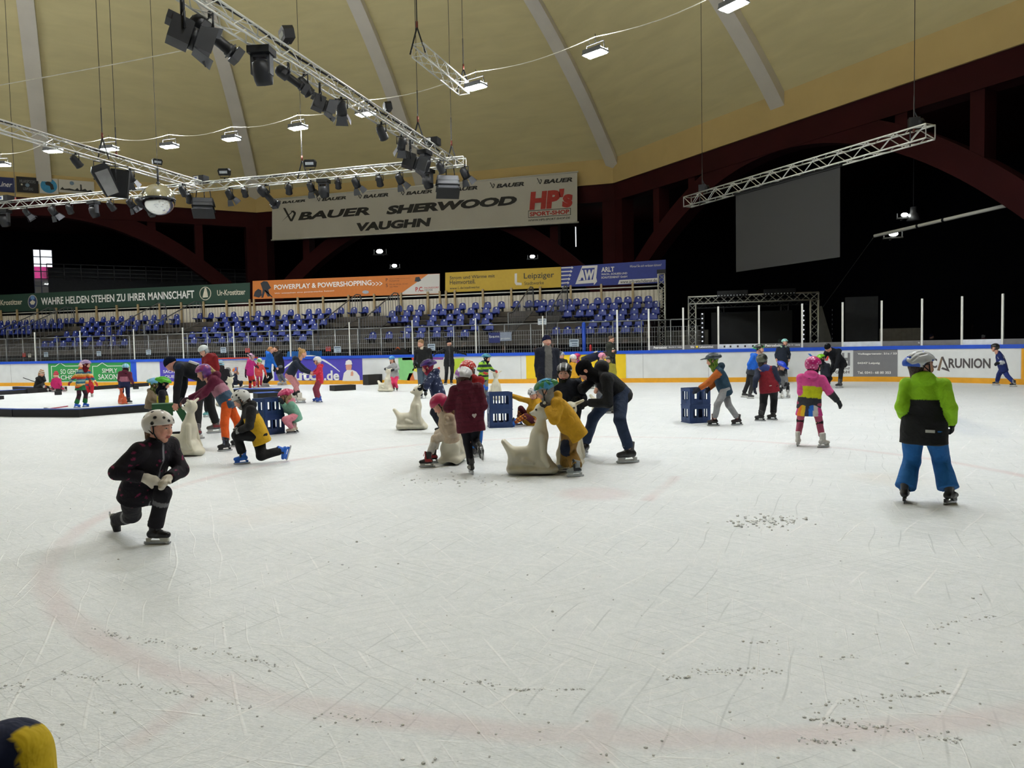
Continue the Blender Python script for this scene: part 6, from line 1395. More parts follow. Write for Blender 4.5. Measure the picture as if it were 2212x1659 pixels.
person('person in black jacket and blue jeans bending forward over a small skater', 'C5', 1.82, -72, (758, 525, -.05), (-100, -56), (890, 560, -.04), (1105, 765, .05), aL=(985, 900, 775, 885, -.15), aR=(740, 700, 690, 700, .25), fL=G(1230, 1555, -72), fR=G(748, 1475, -12), kL=(1125, 1070), kR=(870, 1030), d=9.25,
       jk=dict(c='1a1b1e', hood='1d1e21'), tr=dict(c='22304a', w=.98, end=.9), sk=('3a3a3d', '1b1b1d', 'd8d9da', 'hockey'), gl=('glove', '17171a'), head=[('beanie', '131316', '131316'), ('bala', '151517', '151517')], bulk=1.0, lace='d2d2ce', skin='d9a08a', hem=.06)
person('person in dark navy jacket and black bike helmet facing us, helped by the bending adult', 'C5', 1.22, -8, (512, 555), (-6, -4), (540, 655), (585, 880), aL=(715, 780, 672, 840, -.14), aR=(440, 780, 480, 870, -.05), fL=G(612, 1515, -20), fR=G(520, 1515, -10), d=9.4,
       jk=dict(c='171c28'), tr=dict(c='16171c'), gl=('glove', '18191c'), head=[('bike', '2b2c2e', 'b9bcc0', 'ribs'), ('bala', '2c2f24', '2c2f24')], bulk=1.12, skin='e0ad98')
person('person in black and yellow jacket kneeling on blue skates, white helmet', 'C2', 1.27, -78, (1225, 800), (-88, -28), (1300, 890), (1440, 1215, .05), aL=(1285, 1150, 1200, 1160, -.12), aR=(1220, 1100, 1170, 1150, .1), fL=G(1235, 1562, -85), fR=('l', 1715, 1395, .16, -80, -72), kL=(1150, 1190), kR=(1470, 1470),
       jk=dict(c='cfa320', s='1d1c1e', y=('1b1b1d', .70), hood='1b1b1d'), tr=dict(c='19191b', w=1.1, end=.88), sk=('1f6ad6', '1a1a1d', '1f6ad6', 'plastic'), gl=('mitt', '8b8d8f'), head=[('skate', 'dcdcd8', 'dcdcd8', ''), ('bala', '8a857e', '8a857e'), ('hair', 'neck', '3c2f26')], bulk=1.12)
person('person in orange trousers and plum helmet pushing a seal, pink and teal jacket', 'C13', 1.38, -86, (458, 500), (-95, -18), (600, 590), (835, 960, .03), aL=(470, 800, 330, 925, -.1), aR=(400, 790, 210, 920, .12), fL=G(805, 1768, -78), fR=G(1010, 1690, -75), kL=(850, 1350), kR=(1010, 1290),
       jk=dict(c='a77586', y=('651d3a', .66), lo=('3a5268', .32), s='651d3a', hood='651d3a'), tr=dict(c='dc5a1c', w=1.0, end=.86), sk=('1a1c22', '3a4358', '202124', 'plastic'), gl=('glove', ('d693a6', '5b4a52')), head=[('ski', '7a4a94', '9a3f7a', 'camo'), ('hair', 'tail', 'c0ad78')], bulk=1.12)
person('person in teal jacket with orange sleeves and grey trousers pushing two blue crates', 'C6', 1.38, -82, (548, 330), (-92, -12), (605, 420), (690, 660), aL=(440, 600, 385, 665, -.14), aR=(560, 620, 500, 665, .14), fL=G(562, 1106, -88), fR=G(845, 1098, -72), kL=(605, 850), kR=(755, 870),
       jk=dict(c='1f3a4c', s='ab5a1e', hood='1d3545', logo=('9aa4a8', .04, -.06, .02, .012, False)), tr=dict(c='87888a', w=.95, end=.86), sk=('231c1e', '5a2a2e', '1c1c1e', 'plastic'), gl=('mitt', '1e2230'), head=[('visor', '39454f', '2b333b', 'back'), ('bala', '6d8a35', '3d5a2a')], bulk=1.08)
person('person in pink, yellow and grey jacket with a striped skirt and white skates', 'C6', 1.22, 170, (1752, 395), (140, -8), (1735, 505), (1703, 830), aL=(1610, 640, 1640, 745, .16), aR=(1945, 680, 2050, 815, -.1), fL=G(1570, 1345, 172), fR=G(1870, 1364, 130), kL=(1600, 1040), kR=(1825, 1050),
       jk=dict(c='c9ce1e', y=('d64f93', .60), lo=('33353c', .18), s='d64f93', f='2b2c30', hood='d64f93'), tr=dict(c='a34c66', knee='17171a', kr=.05, w=.85, end=.8), skirt=(['cf3d8c', 'd9d4d0', '2a6fd0', '2a3350', 'd8b028', 'e07a28'], .145), sk=('d8d6d2', 'b9b9b6', 'c9c9c6', 'figure'), gl=('mitt', '232428'), head=[('smooth', 'b5266f', 'e7b3cf', 'dots'), ('bala', '2e3436', '2e3436')], bulk=1.1, hem=.07)
person('person in red body warmer with navy sleeves and dark helmet, seen from behind', 'C6', 1.28, 165, (1140, 330), (158, 0), (1180, 415), (1222, 635), aL=(1065, 560, 1050, 655, 0), aR=(1330, 540, 1325, 645, .04), fL=G(1120, 1048, -105), fR=G(1265, 1036, -110), kL=(1155, 830), kR=(1275, 840),
       jk=dict(c='7d1a26', s='232a3f', hood='33427a', logo=('b9b4b0', .05, -.05, .018, .006, False)), tr=dict(c='151518', w=1.15, end=.92), sk=('1a1a1c', '2c2c2f', '1c1c1e', 'plastic'), gl=('mitt', '2a2d3a'), head=[('skate', '2b2d2a', '55584c', 'camo'), ('hair', 'neck', '2c231d')], bulk=1.1)
person('person in black training suit and navy beanie bending low with hands on a green sled', 'C2', 1.86, -95, (388, 372, -.02), (-108, -48), (470, 395), (790, 500, .1), aL=(445, 640, 440, 845, -.12), aR=(570, 620, 490, 830, .2), fL=G(680, 1266, -86), fR=G(915, 1192, -84), kL=(740, 890), kR=(880, 880),
       jk=dict(c='17181d', y=('1c2436', .8), logo=('d8dadd', .52, 0, .11, .07, False)), tr=dict(c='1a1a1c', w=1.0, end=.92), sk=('5f5b5c', '7a2a30', 'd9d8d2', 'hockey'), gl=('bare', ''), head=[('beanie', '141a2b', '141a2b')], lace='d8d4ca', hem=.06, skin='d79a88')
person('person in mustard jacket sitting on the ice, one arm on a blue crate', 'C4', 1.15, -40, (1512, 615), (-45, -30), (1535, 705), (1480, 920, .08), aL=(1610, 810, 1570, 910, -.1), aR=(1350, 650, 1232, 628, .1), fL=('l', 1265, 955, -.18, -70, 25), fR=G(1330, 985, -60), kL=(1415, 880), kR=(1315, 775), d=13.5,
       jk=dict(c='c39322', hood='c39322'), tr=dict(c='4b1420', low=('7b3a1e', .25), spots='d08a2a'), sk=('1f66c8', '17171a', '1f66c8', 'plastic'), gl=('bare', ''), head=[('skate', 'dcdcdc', '26262a', 'dots'), ('hair', 'neck', '4a3526')], bulk=1.12)
person('person in navy star print coat and violet helmet pushing a seal', 'C4', 1.3, -105, (245, 300), (-100, -15), (300, 375), (375, 640), aL=(240, 480, 222, 535, -.1), aR=(215, 460, 188, 525, .12), fL=G(400, 1085, -100), fR=G(450, 1078, -100), d=12.4,
       jk=dict(c='222a48', spots=('b9c0d6', .62, 70), hood='222a48', col='c6a189'), tr=dict(c='1b1d29'), gl=('glove', '17171a'), head=[('bike', '4a2a78', '2c1d50', 'stripe'), ('bala', 'a83a52', 'a83a52')], bulk=1.12, hem=.13)
person('person in beige jacket and light blue helmet beside the green sled', 'C9', 1.02, 72, (300, 600), (78, -14), (250, 715), (215, 930), aR=(230, 860, 330, 905, -.1), aL=(310, 820, 385, 870, .1), fL=G(270, 1395, 70), fR=G(210, 1400, 70), d=14.0, jk=dict(c='83735f', hood='83735f'), tr=dict(c='3a3a3c'), gl=('mitt', '2f7a6c'), head=[('bike', '6fb4de', '5f9a3c', 'camo'), ('bala', '55592f', '8a8f5e')], bulk=1.15)
person('person in black jacket and bright green helmet half hidden behind the bending coach', 'C9', 1.06, 80, (445, 580), (95, -20), (430, 700), (430, 900), fL=G(470, 1395, 80), fR=G(420, 1400, 80), d=13.7, jk=dict(c='17181f', lo=('a39a1c', .55)), tr=dict(c='1a1b20'), head=[('bike', '53b52c', '3d9a20', 'ribs'), ('bala', '131722', '131722')], bulk=1.1)
person('person in grey coat hidden behind the adult in jeans, riding a cream seal', 'C5', 1.15, 60, (905, 690), (70, -20), (920, 760), (960, 860), fL=G(990, 1003, 80), fR=G(960, 995, 80), d=15.7, jk=dict(c='54565a'), tr=dict(c='55554f'), sk=('1d1d1f', '2e2e31', 'd8d8d6', 'hockey'), head=[('smooth', '2a2b2f', '2a2b2f', '')])
person('person in dark coat over a grey sweater and navy beanie standing in the middle', 'C5', 1.8, 14, (318, 198), (22, 2), (322, 275), (322, 560), aR=(210, 450, 222, 600, .0), aL=(430, 450, 425, 600, .02), fL=G(352, 1012, 20), fR=G(292, 1014, 5), d=15.6, jk=dict(c='141826', open=('5c5b59', .075), col='4c4a48', hood=None), tr=dict(c='15161c'), gl=('bare', ''), head=[('beanie', '1c1f3c', '1c1f3c')], bulk=1.08, hem=.17, skin='d5a38f', beard='7a6455')
person('person in dark red hoodie and pale ski helmet behind the bending coach', 'C2', 1.4, -45, (775, 215), (-60, -28), (845, 275), (860, 480), fL=G(880, 1005, -40), fR=G(810, 1000, -40), d=16.4, jk=dict(c='7d161c', hood='7d161c'), tr=dict(c='1b1b1e'), sk=('6fb9bf', '4a8a90', 'c9d8d8', 'plastic'), head=[('ski', 'c9d0d1', '9aa3a5', 'low'), ('glasses',)], skin='dfae98')
person('person in blue jacket with a green patterned black helmet, right of the grey trousers', 'C6', 1.32, 70, (1112, 195), (85, 0), (1058, 275), (1015, 445), aR=(985, 390, 1000, 455, -.08), aL=(1085, 390, 1092, 440, .1), fL=G(1000, 782, 62), fR=G(930, 766, 70), kR=(960, 610), kL=(1005, 620), jk=dict(c='1c5fc4', lo=('33363b', .05), hood='1c5fc4'), tr=dict(c='1d1d20', w=1.05), sk=('1e1e20', '2c2c2e', 'd6d6d2', 'hockey'), head=[('bike', '17181a', '35c45a', 'camo'), ('hair', 'short', '2a211b')], bulk=1.1)
person('person in grey jacket and glossy blue helmet crouching in white skates', 'C6', 1.15, 22, (1372, 400), (55, -35), (1360, 465), (1355, 620, .1), aR=(1295, 540, 1345, 625, -.14), aL=(1430, 540, 1430, 600, -.14), fL=G(1452, 765, 30), fR=G(1378, 780, 15), kR=(1345, 615), kL=(1445, 605), jk=dict(c='77787a', y=('1d1e22', .75)), tr=dict(c='1d1e22', band=('d8d8d6', .1, .25), end=.85), sk=('d9d9d6', 'bcbcba', 'cfcfcc', 'figure'), head=[('visor', '1f3fc0', '1f3fc0', ''), ('hair', 'neck', '6b5340')])
person('person in bright green striped jacket and teal helmet holding the ears of a seal', 'C4', 1.24, 32, (950, 190), (62, -8), (925, 245), (905, 420), aL=(1020, 320, 1062, 345, -.12), aR=(850, 320, 915, 360, -.16), fL=G(938, 682, 20), fR=G(900, 690, 15), kR=(905, 545), kL=(940, 540), jk=dict(c='7fae2a', bands=(['8fbf2c', '1d2c33', '9fcf3a', '24424a'], .07), hood='1f5a4e'), tr=dict(c='7b7c78', knee='1f5fc9', kr=.05), sk=('1b1c1e', '2e2f31', 'c9c9c6', 'hockey'), gl=('mitt', 'b03a38'), head=[('bike', '3f8fa3', '2a6a80', 'stripe'), ('bala', '1e1f22', '1e1f22')])
person('person in rainbow striped jacket and green gaiters on blue skates', 'C12', 1.18, 62, (1165, 75), (72, -8), (1095, 175), (1045, 470), aR=(880, 340, 832, 430, -.05), aL=(1235, 330, 1240, 390, .1), fL=G(1150, 915, 70), fR=G(980, 932, 66), jk=dict(c='d8b36a', bands=(['c23a22', 'd88a30', 'e2c98a', '1f5f78', '7fa6a0', '26486a'], .045), hood='d0762c'), tr=dict(c='3a1c2c', low=('1e6b38', .45), knee='18181a', kr=.05, flare=.02, end=.95), skirt=(['1c6a3c', '22744a'], .13), sk=('1f5fd0', '1f5fd0', '1b56bf', 'plastic'), gl=('mitt', 'a82a30'), head=[('bike', 'a58ab5', 'cdb9d2', 'low'), ('bala', '6a1c28', '6a1c28')], bulk=1.05)
person('person in red trousers behind the rainbow jacket, pink helmet and red mittens', 'C12', 1.22, 15, (1075, 110), (10, 0), (1130, 190), (1190, 440), aL=(1310, 370, 1375, 455, -.05), aR=(1080, 340, 1060, 430), fL=G(1280, 715, 20), fR=G(1170, 712, 0), jk=dict(c='d8b36a', bands=(['c23a22', 'd88a30', 'e2c98a', '1f5f78', '26486a'], .045)), tr=dict(c='b01c2c', w=1.1), sk=('b9b6b0', '8a8884', 'c9c9c6', 'figure'), gl=('mitt', 'b02a33'), head=[('smooth', 'e3b9b4', 'e3b9b4', '')])
person('person in pink riding leggings and navy jacket bending towards a small skater in red', 'C2', 1.72, 82, (1958, 245), (92, -14), (1895, 330), (1800, 500), aR=(1965, 440, 2050, 480, -.1), aL=(1985, 420, 2060, 470, .12), fR=G(1932, 834, 78), fL=G(1862, 805, 72), kR=(1925, 610), kL=(1890, 600), jk=dict(c='1f2738', hood='1f2738', zip='1f2738'), tr=dict(c='b97d82', low=('17171a', .5), w=.98, end=.98), sk=('dcd6cc', 'c4beb2', 'b9bcc0', 'figure'), gl=('bare', ''), head=[('hair', 'bun', 'b89058')], hem=.03)
person('person in red jacket and white helmet holding hands with the bending adult', 'C3', 1.22, -82, (252, 335), (-92, -10), (275, 395), (280, 555), aL=(245, 460, 205, 478, -.08), aR=(230, 450, 195, 470, .1), fL=G(278, 826, -85), fR=G(238, 816, -85), jk=dict(c='bf2640', hood='bf2640', spots=('e06a7a', .7, 60)), tr=dict(c='853548', w=1.05), sk=('2a4da8', '22408c', '223f8a', 'plastic'), gl=('bare', ''), head=[('smooth', 'dedede', 'dedede', ''), ('goggles',)])
person('person in black jacket and jeans with short fair hair standing behind the seal riders', 'C3', 1.8, -15, (1487, 130), (-30, -18), (1512, 185), (1520, 350), aR=(1430, 290, 1412, 385, -.05), aL=(1605, 290, 1595, 375), fL=G(1545, 772, 0), fR=G(1490, 776, -20), d=21.6, jk=dict(c='17181a', col='cfc4ae'), tr=dict(c='4c5a68'), gl=('glove', '1a1a1c'), head=[('hair', 'short', '8a6a48')], beard='8a6248')
person('person in black with arms spread along the boards and a black beanie', 'C3', 1.76, 8, (1825, 120), (35, 0), (1825, 172), (1825, 350), aR=(1745, 200, 1668, 243, .25), aL=(1915, 200, 2005, 243, .25), fL=G(1852, 583, 15), fR=G(1785, 583, -25), d=29.4, jk=dict(c='16171a', zip='3a3b3e'), tr=dict(c='141518'), gl=('glove', '1a1a1c'), head=[('beanie', '17181b', '17181b')], beard='4a3a30')
person('person in pale grey jacket and hot pink trousers with a light blue helmet', 'C3', 1.2, -18, (1142, 315), (-28, -20), (1165, 375), (1178, 515), aR=(1095, 400, 1058, 425, -.16), aL=(1220, 420, 1165, 435, -.16), fL=G(1205, 690, -10), fR=G(1165, 690, -18), jk=dict(c='9ea0a2', hood='9ea0a2'), tr=dict(c='e2406f', w=1.1), sk=('1d1d20', '303034', 'c9c9c6', 'hockey'), gl=('mitt', '2a2b30'), head=[('skate', '4c96d6', '4c96d6', ''), ('hair', 'long', '6e4a34')])
person('person in blue and white hockey kit skating left along the far right boards', 'C7', 1.38, -84, (1532, 215), (-86, -5), (1565, 262), (1602, 385), aL=(1610, 340, 1565, 350, -.18), aR=(1560, 330, 1548, 350, .1), fL=G(1545, 548, -90), fR=G(1698, 562, -62), kL=(1540, 450), kR=(1650, 470), jk=dict(c='1c2a66', ys=('c9d0dc', .0), f='cdd2da'), tr=dict(c='1d2f70', knee='d0d4da', kr=.0, w=1.1), sk=('18181b', '8a8a8c', 'c9c9c6', 'hockey'), gl=('glove', '1b1c22'), head=[('smooth', '17181b', '17181b', ''), ('goggles',)], bulk=1.1, hem=.1)
person('person in black tracksuit with white stripes bending down to a small skater at the right', 'C6', 1.82, -12, (1925, 175, -.1), (-18, -48), (1975, 205), (2055, 345, .28), aL=(2070, 360, 2012, 425, -.12), aR=(1860, 310, 1856, 385, -.1), fL=G(2065, 655, -50), fR=G(1935, 645, -10), kL=(2085, 500), kR=(1945, 500), jk=dict(c='15171e', stripe='d9dbe0', logo=('c9ccd2', .55, .05, .03, .03, True)), tr=dict(c='14161c', w=.95), sk=('2b2c2e', '4a4b4e', 'c5c6c8', 'hockey'), gl=('glove', '1a1b1e'), head=[('bobble', '131417', '6a6c70')])
person('person in dark snowsuit and green helmet clinging to the bending coach', 'C6', 1.15, 150, (1848, 300), (120, 10), (1882, 365), (1895, 480), aR=(1935, 430, 1940, 385, .1), aL=(1840, 430, 1870, 385, .16), fL=G(1880, 655, 150), fR=G(1915, 653, 140), jk=dict(c='1a1d28'), tr=dict(c='191c26'), head=[('bike', '7cc22c', '4d8a1c', 'ribs'), ('bala', '202228', '202228')])
person('person in navy coat and mint helmet standing upright against the boards', 'C6', 1.45, 12, (1413, 112), (32, -2), (1390, 165), (1385, 345), aR=(1312, 240, 1310, 310), aL=(1465, 240, 1462, 315), fL=G(1412, 585, 15), fR=G(1362, 585, -5), d=25.6, jk=dict(c='1c2432', hood='9fc4a8'), tr=dict(c='1b2029'), gl=('bare', ''), head=[('bike', '9fd6cf', '6fb0b8', 'ribs')], bulk=1.05)
person('person in maroon and pink jacket with a light blue helmet inside the barriers', 'C12', 1.22, 165, (1950, 140), (172, 0), (1940, 215), (1925, 430), aR=(2060, 370, 2105, 465), aL=(1825, 330, 1822, 420, .1), fR=G(2020, 852, 120), fL=G(1850, 850, 160), kR=(1990, 640), kL=(1870, 650), jk=dict(c='a8697c', y=('5a1f34', .55), lo=('20264a', .12), s='5a1f34', hood='5a1f34'), tr=dict(c='1c2242', w=1.05), sk=('191a1d', '2b2c2f', 'd0d0cd', 'hockey'), gl=('mitt', '1b1b1e'), head=[('bike', '8fcbe2', '5fa3c4', 'ribs'), ('bala', '2a2226', '2a2226')], bulk=1.08)
person('person in magenta jacket and red trousers with a pink helmet, left of the blue coat', 'C10', 1.25, 60, (1278, 510), (75, -12), (1245, 600), (1240, 930), aR=(1115, 850, 1112, 985, -.02), aL=(1390, 730, 1440, 775, .1), fL=G(1370, 1436, 62), fR=G(1240, 1430, 60), jk=dict(c='b82a78', hood='b82a78', f='4a1a34'), tr=dict(c='c22a2c', knee='1d1418', kr=.055), sk=('d5d2cc', 'b5b2ac', 'c9c9c6', 'figure'), gl=('mitt', '2a1a24'), head=[('bike', 'c9a3c2', '3a2a38', 'stripe'), ('bala', 'd0b9c0', 'd0b9c0')], bulk=1.1)
person('person in coral jacket and hot pink trousers with a white and lime cap-like helmet', 'C10', 1.08, 172, (1488, 620), (150, 0), (1482, 705), (1470, 950), aR=(1630, 870, 1665, 1000), aL=(1375, 860, 1372, 980), fL=G(1410, 1290, 170), fR=G(1520, 1290, 160), d=30.0, jk=dict(c='d0504c', logo=('e8a08a', .3, 0, .05, .008, False)), tr=dict(c='e0357c', knee='2a1c22', kr=.05), sk=('c9387a', '2a2226', 'd9c9c9', 'plastic'), gl=('bare', ''), head=[('smooth', 'd8e2c4', '5a9a3a', 'camo')])
person('person in long royal blue coat with fair hair walking beside a dark coat', 'C10', 1.72, 70, (1795, 320), (82, -4), (1745, 410), (1700, 800), aR=(1625, 640, 1660, 800, -.1), aL=(1880, 690, 1945, 800, -.1), fL=G(1660, 1290, 70), fR=G(1610, 1292, 60), d=30.6, jk=dict(c='1b64c0', hood='1b64c0'), tr=dict(c='1a1d26'), sk=('d9d9d6', 'bcbcba', 'c9c9c6', 'figure'), gl=('bare', ''), head=[('hair', 'tail', 'b07f52')], hem=.1)
person('person in long black coat and grey trousers facing the blue coat', 'C10', 1.76, -60, (1920, 300), (-72, 0), (1965, 400), (2000, 760), aL=(2110, 650, 2120, 860), aR=(1890, 640, 1880, 830), fL=G(2150, 1250, -50), fR=G(2040, 1256, -60), d=31.2, jk=dict(c='14151d', hood='1b1a1c'), tr=dict(c='6b7078', w=.9), sk=('d0d0cd', 'b0b0ae', 'c0c0be', 'figure'), gl=('mitt', '17181c'), head=[('hair', 'short', '4a3828')], hem=.17)
person('person in navy with a blue and orange helmet sitting in front of the goal net', 'C10', 1.15, 70, (848, 880), (-50, -35), (835, 985), (825, 1180), aR=(800, 1090, 900, 1140, -.1), aL=(860, 1080, 920, 1140, .1), fL=G(1000, 1345, 78), fR=G(985, 1350, 80), kL=(970, 1180), kR=(960, 1190), d=29.2, jk=dict(c='1b2034'), tr=dict(c='181c2c'), sk=('d9d2c8', 'b9b4aa', 'c9c9c6', 'figure'), head=[('bike', '3f6fc4', 'e07a2c', 'stripe')])
person('person in pale blue knitted hat and pink collar behind the plum helmet', 'C10', 1.3, 165, (470, 745), (160, 0), (490, 850), (530, 1100), fL=G(520, 1680, 160), fR=G(560, 1680, 160), d=22.0, jk=dict(c='1c1a22', col='d02a6a'), tr=dict(c='1c1c22'), head=[('knit', '8fc4d8', 'd5e2e6'), ('hair', 'long', '1d1a1a')])
person('person with grey jacket and grey hood before the goal', 'C10', 1.2, 90, (645, 880), (100, -20), (690, 940), (700, 1130), fL=G(720, 1460, 90), fR=G(700, 1470, 90), d=25.5, jk=dict(c='7b7c78', hood='7b7c78'), tr=dict(c='252c33'), head=[('bala', '6f7070', '6f7070')])
person('person in magenta snowsuit and red hat sitting on the barrier at the left', 'C12', 1.05, 22, (560, 285), (-55, -8), (575, 350), (565, 500), aL=(660, 440, 670, 510, -.1), aR=(470, 430, 490, 520, -.1), fL=G(725, 605, 60), fR=G(500, 612, 20), kL=(650, 520), kR=(520, 535), d=29.6, jk=dict(c='b3205f', hood='b3205f'), tr=dict(c='b81c52'), sk=('d9d6d0', 'b9b6b0', 'c9c9c6', 'figure'), gl=('mitt', '2a2a30'), head=[('knit', 'a02a3a', 'c8606a')], bulk=1.15)
person('person in black with a striped bobble hat sitting with a hockey stick at the left', 'C12', 1.6, 62, (272, 255), (62, -22), (240, 320), (190, 535), aR=(300, 430, 330, 500, -.12), aL=(340, 380, 315, 290, .1), fL=G(480, 612, 70), fR=G(350, 618, 60), kL=(410, 430), kR=(300, 470), d=30.4, jk=dict(c='1a1b1d', f='2a2b2d'), tr=dict(c='1b1b1d'), sk=('d0cfca', '8e2a2e', 'c9c9c6', 'hockey'), gl=('glove', '202124'), head=[('knit', 'cfc9bd', '9a6a3a'), ('hair', 'neck', 'a07a50')])
person('person in mustard jacket and white helmet with dark hair before the yellow boards', 'C11', 1.2, 22, (600, 580), (25, -22), (588, 680), (590, 920), fL=G(625, 1440, 10), fR=G(565, 1440, 10), d=20.6, jk=dict(c='cf9a22'), tr=dict(c='22242b'), head=[('smooth', 'dddbd8', 'b9a3a0', 'dots'), ('hair', 'long', '2c2320')])
person('person in a black and white helmet just right of the beanie adult', 'C11', 1.2, 20, (335, 510), (25, -5), (350, 590), (350, 800), fL=G(380, 1370, 10), fR=G(330, 1370, 10), d=22.2, jk=dict(c='1b1c22'), tr=dict(c='22242b'), head=[('smooth', '22252c', '9aa3ad', 'camo'), ('bala', '2a2a2e', '8a8a8e')])
person('person in red and violet jacket and magenta helmet behind the mustard one', 'C11', 1.2, 100, (692, 545), (110, -5), (720, 630), (725, 840), fL=G(745, 1340, 100), fR=G(705, 1340, 100), d=22.8, jk=dict(c='c42a30', y=('6a3a8a', .75)), tr=dict(c='22242b'), head=[('smooth', 'b8245c', 'b8245c', '')])
person('person in navy shirt with white lettering on the back, bent double behind the black jacket', 'C11', 1.78, 92, (1300, 500), (95, -50), (1225, 470), (900, 590), fL=G(980, 1245, 90), fR=G(900, 1250, 90), aL=(1240, 700, 1260, 850, .1), aR=(1200, 700, 1230, 850, -.1), d=24.6, jk=dict(c='12172a', logo=('d9d9c9', .72, 0, .16, .05, False)), tr=dict(c='15161c'), gl=('bare', ''), head=[('hair', 'short', '3a2c22')])
person('person in a pink helmet with small holes behind the bending adult', 'C11', 1.16, 90, (1250, 530), (95, -10), (1235, 615), (1225, 790), fL=G(1250, 1285, 90), fR=G(1210, 1285, 90), d=23.4, jk=dict(c='d9b9c4'), tr=dict(c='3a3a44'), head=[('skate', 'e08fb0', 'e08fb0', '')])
person('person in olive jacket and black helmet right of the pink helmet', 'C11', 1.18, -25, (1405, 605), (-28, -5), (1430, 695), (1440, 880), fL=G(1460, 1325, -20), fR=G(1420, 1325, -20), d=22.4, jk=dict(c='8c8430'), tr=dict(c='22242b'), head=[('smooth', '14171a', '14171a', ''), ('bala', '6a6a3a', '6a6a3a')])
person('person in dark olive overalls and glasses leaning on the boards beside the yellow section', 'C11', 1.8, 60, (1457, 140), (72, -12), (1430, 235), (1445, 480), aR=(1360, 340, 1460, 395, -.12), aL=(1530, 320, 1520, 380, .05), fL=G(1515, 1150, 60), fR=G(1445, 1152, 50), d=26.6, jk=dict(c='2c3029', logo=('b9bcb0', .55, -.03, .03, .02, True)), tr=dict(c='2c302a'), gl=('bare', ''), head=[('hair', 'short', '5a4a3c'), ('glasses',)], hem=.05)
person('person in navy jacket with a yellow shoulder patch cut off by the lower left corner', 'C0', 1.12, 178, (-215, 1455), (175, 0), (-190, 1640), (-195, 2230), aR=(130, 1960, 190, 2200), aL=(-420, 1900, -440, 2150), fR=G(0, 2800, 178), fL=G(-300, 2800, 178), d=1.1, jk=dict(c='101a38', ystripe='c8ab14', hood='101a38'), tr=dict(c='15171d'), head=[('beanie', '1a1a2a', '1a1a2a')], bulk=1.05)
# ================================================================== SKATING AIDS AND PROPS ON THE ICE
def yawdir(p, yw):
    vh = nz((p[0], p[1], 0)); rt = np.array([vh[1], -vh[0], 0.0]); a = math.radians(yw); return -math.cos(a) * vh + math.sin(a) * rt
PLAST = cloth_mat('seal_plastic', .38, .04, spec=.5, scale=5)
def seal_geo():
    S_ = Sdf(.03); Y = (0, 1, 0); fl = [((0, 0, 0), (0, 0, -1))]
    S_.cone((-.19, 0, .06), (.24, 0, .06), .06, .06, lat=Y, sx=2.5, cuts=fl); S_.cone((-.16, 0, .14), (.16, 0, .15), .075, .08, lat=Y, sx=1.5)
    S_.cone((-.14, 0, .22), (.06, 0, .22), .085, .09, lat=Y, sx=1.25); S_.cone((-.15, 0, .20), (-.27, 0, .36), .062, .03, lat=Y, sx=1.9)
    S_.cone((.08, 0, .2), (.12, 0, .42), .115, .095, lat=Y, sx=1.12); S_.cone((.12, 0, .42), (.145, 0, .60), .095, .05, lat=Y, sx=1.05); S_.cone((.15, 0, .13), (.27, 0, .05), .09, .05, lat=Y, sx=1.5, cuts=fl)
    S_.ell((.155, 0, .69), (.088, .078, .092), k=.02); S_.cone((.12, 0, .672), (.055, 0, .668), .052, .028, k=.02)
    for s in (-1, 1):
        S_.cone((.17, s * .05, .745), (.185, s * .15, .79), .022, .017, k=.015); S_.cone((.15, s * .09, .43), (.17, s * .13, .2), .034, .03, k=.015); S_.cone((.17, s * .13, .2), (.21, s * .14, .12), .032, .022, k=.015); S_.cone((-.05, s * .11, .17), (.04, s * .125, .14), .03, .02, k=.015)
    S_.cone((-.5, 0, -.02), (.05, 0, -.02), .075, .06, lat=Y, sx=1.3, k=.01, op='-'); S_.cone((-.02, -.4, -.02), (-.02, .4, -.02), .04, .04, k=.01, op='-')
    for s in (-1, 1): S_.ball((.088, s * .058, .712), .0125, 'eye', k=.001)
    S_.ball((.024, 0, .672), .012, 'nose', k=.002); return S_
_SG = seal_geo(); _sp, _sq = _SG.mesh(.0085, 1); _sl = _SG.labels(_sp)
def seal_mesh(c):
    cc = solid(_sp, c); cc[_sl == 'eye'] = lin('141415'); cc[_sl == 'nose'] = lin('b9b19a'); return mkmesh('skating_aid', _sp, _sq, cc, PLAST)
SEALM = seal_mesh('d6d1bd'); SEALO = seal_mesh('c8552c')
def seal(px, py, yw, label, me=SEALM, sc=1.0, d=None):
    p = gp(px, py)
    if d: q = at(px, py, d); p = np.array([q[0], q[1], 0])
    v = yawdir(p, yw); o = bpy.data.objects.new('seal_skating_aid', me); link(o); o.location = (p[0], p[1], 0); o.rotation_euler = (0, 0, math.atan2(v[1], v[0])); o.scale = (sc, sc, sc); return tag(o, label, 'skating aid', 'seal shaped skating aids')
seal(1143, 1024, 88, 'cream plastic seal skating aid under the hands of the mustard jacket', sc=1.03)
seal(886, 928, 86, 'cream plastic seal pushed by the star print coat'); seal(978, 1000, 168, 'cream plastic seal with the beige jacket sitting on it')
seal(832, 846, 55, 'cream plastic seal held by the pale grey jacket'); seal(1069, 863, 15, 'cream plastic seal held by its ears by the green striped jacket')
seal(394, 984, 62, 'cream plastic seal behind the kneeling black snowsuit'); seal(1229, 1014, 170, 'cream plastic seal partly hidden behind the mustard jacket'); seal(1303, 890, 80, 'cream plastic seal far behind the adult in jeans')
seal(266, 873, 200, 'small orange seal in front of the maroon and pink jacket', SEALO, .6)
seal(487, 862, 60, 'cream plastic seal behind the plum helmet', d=20.0)
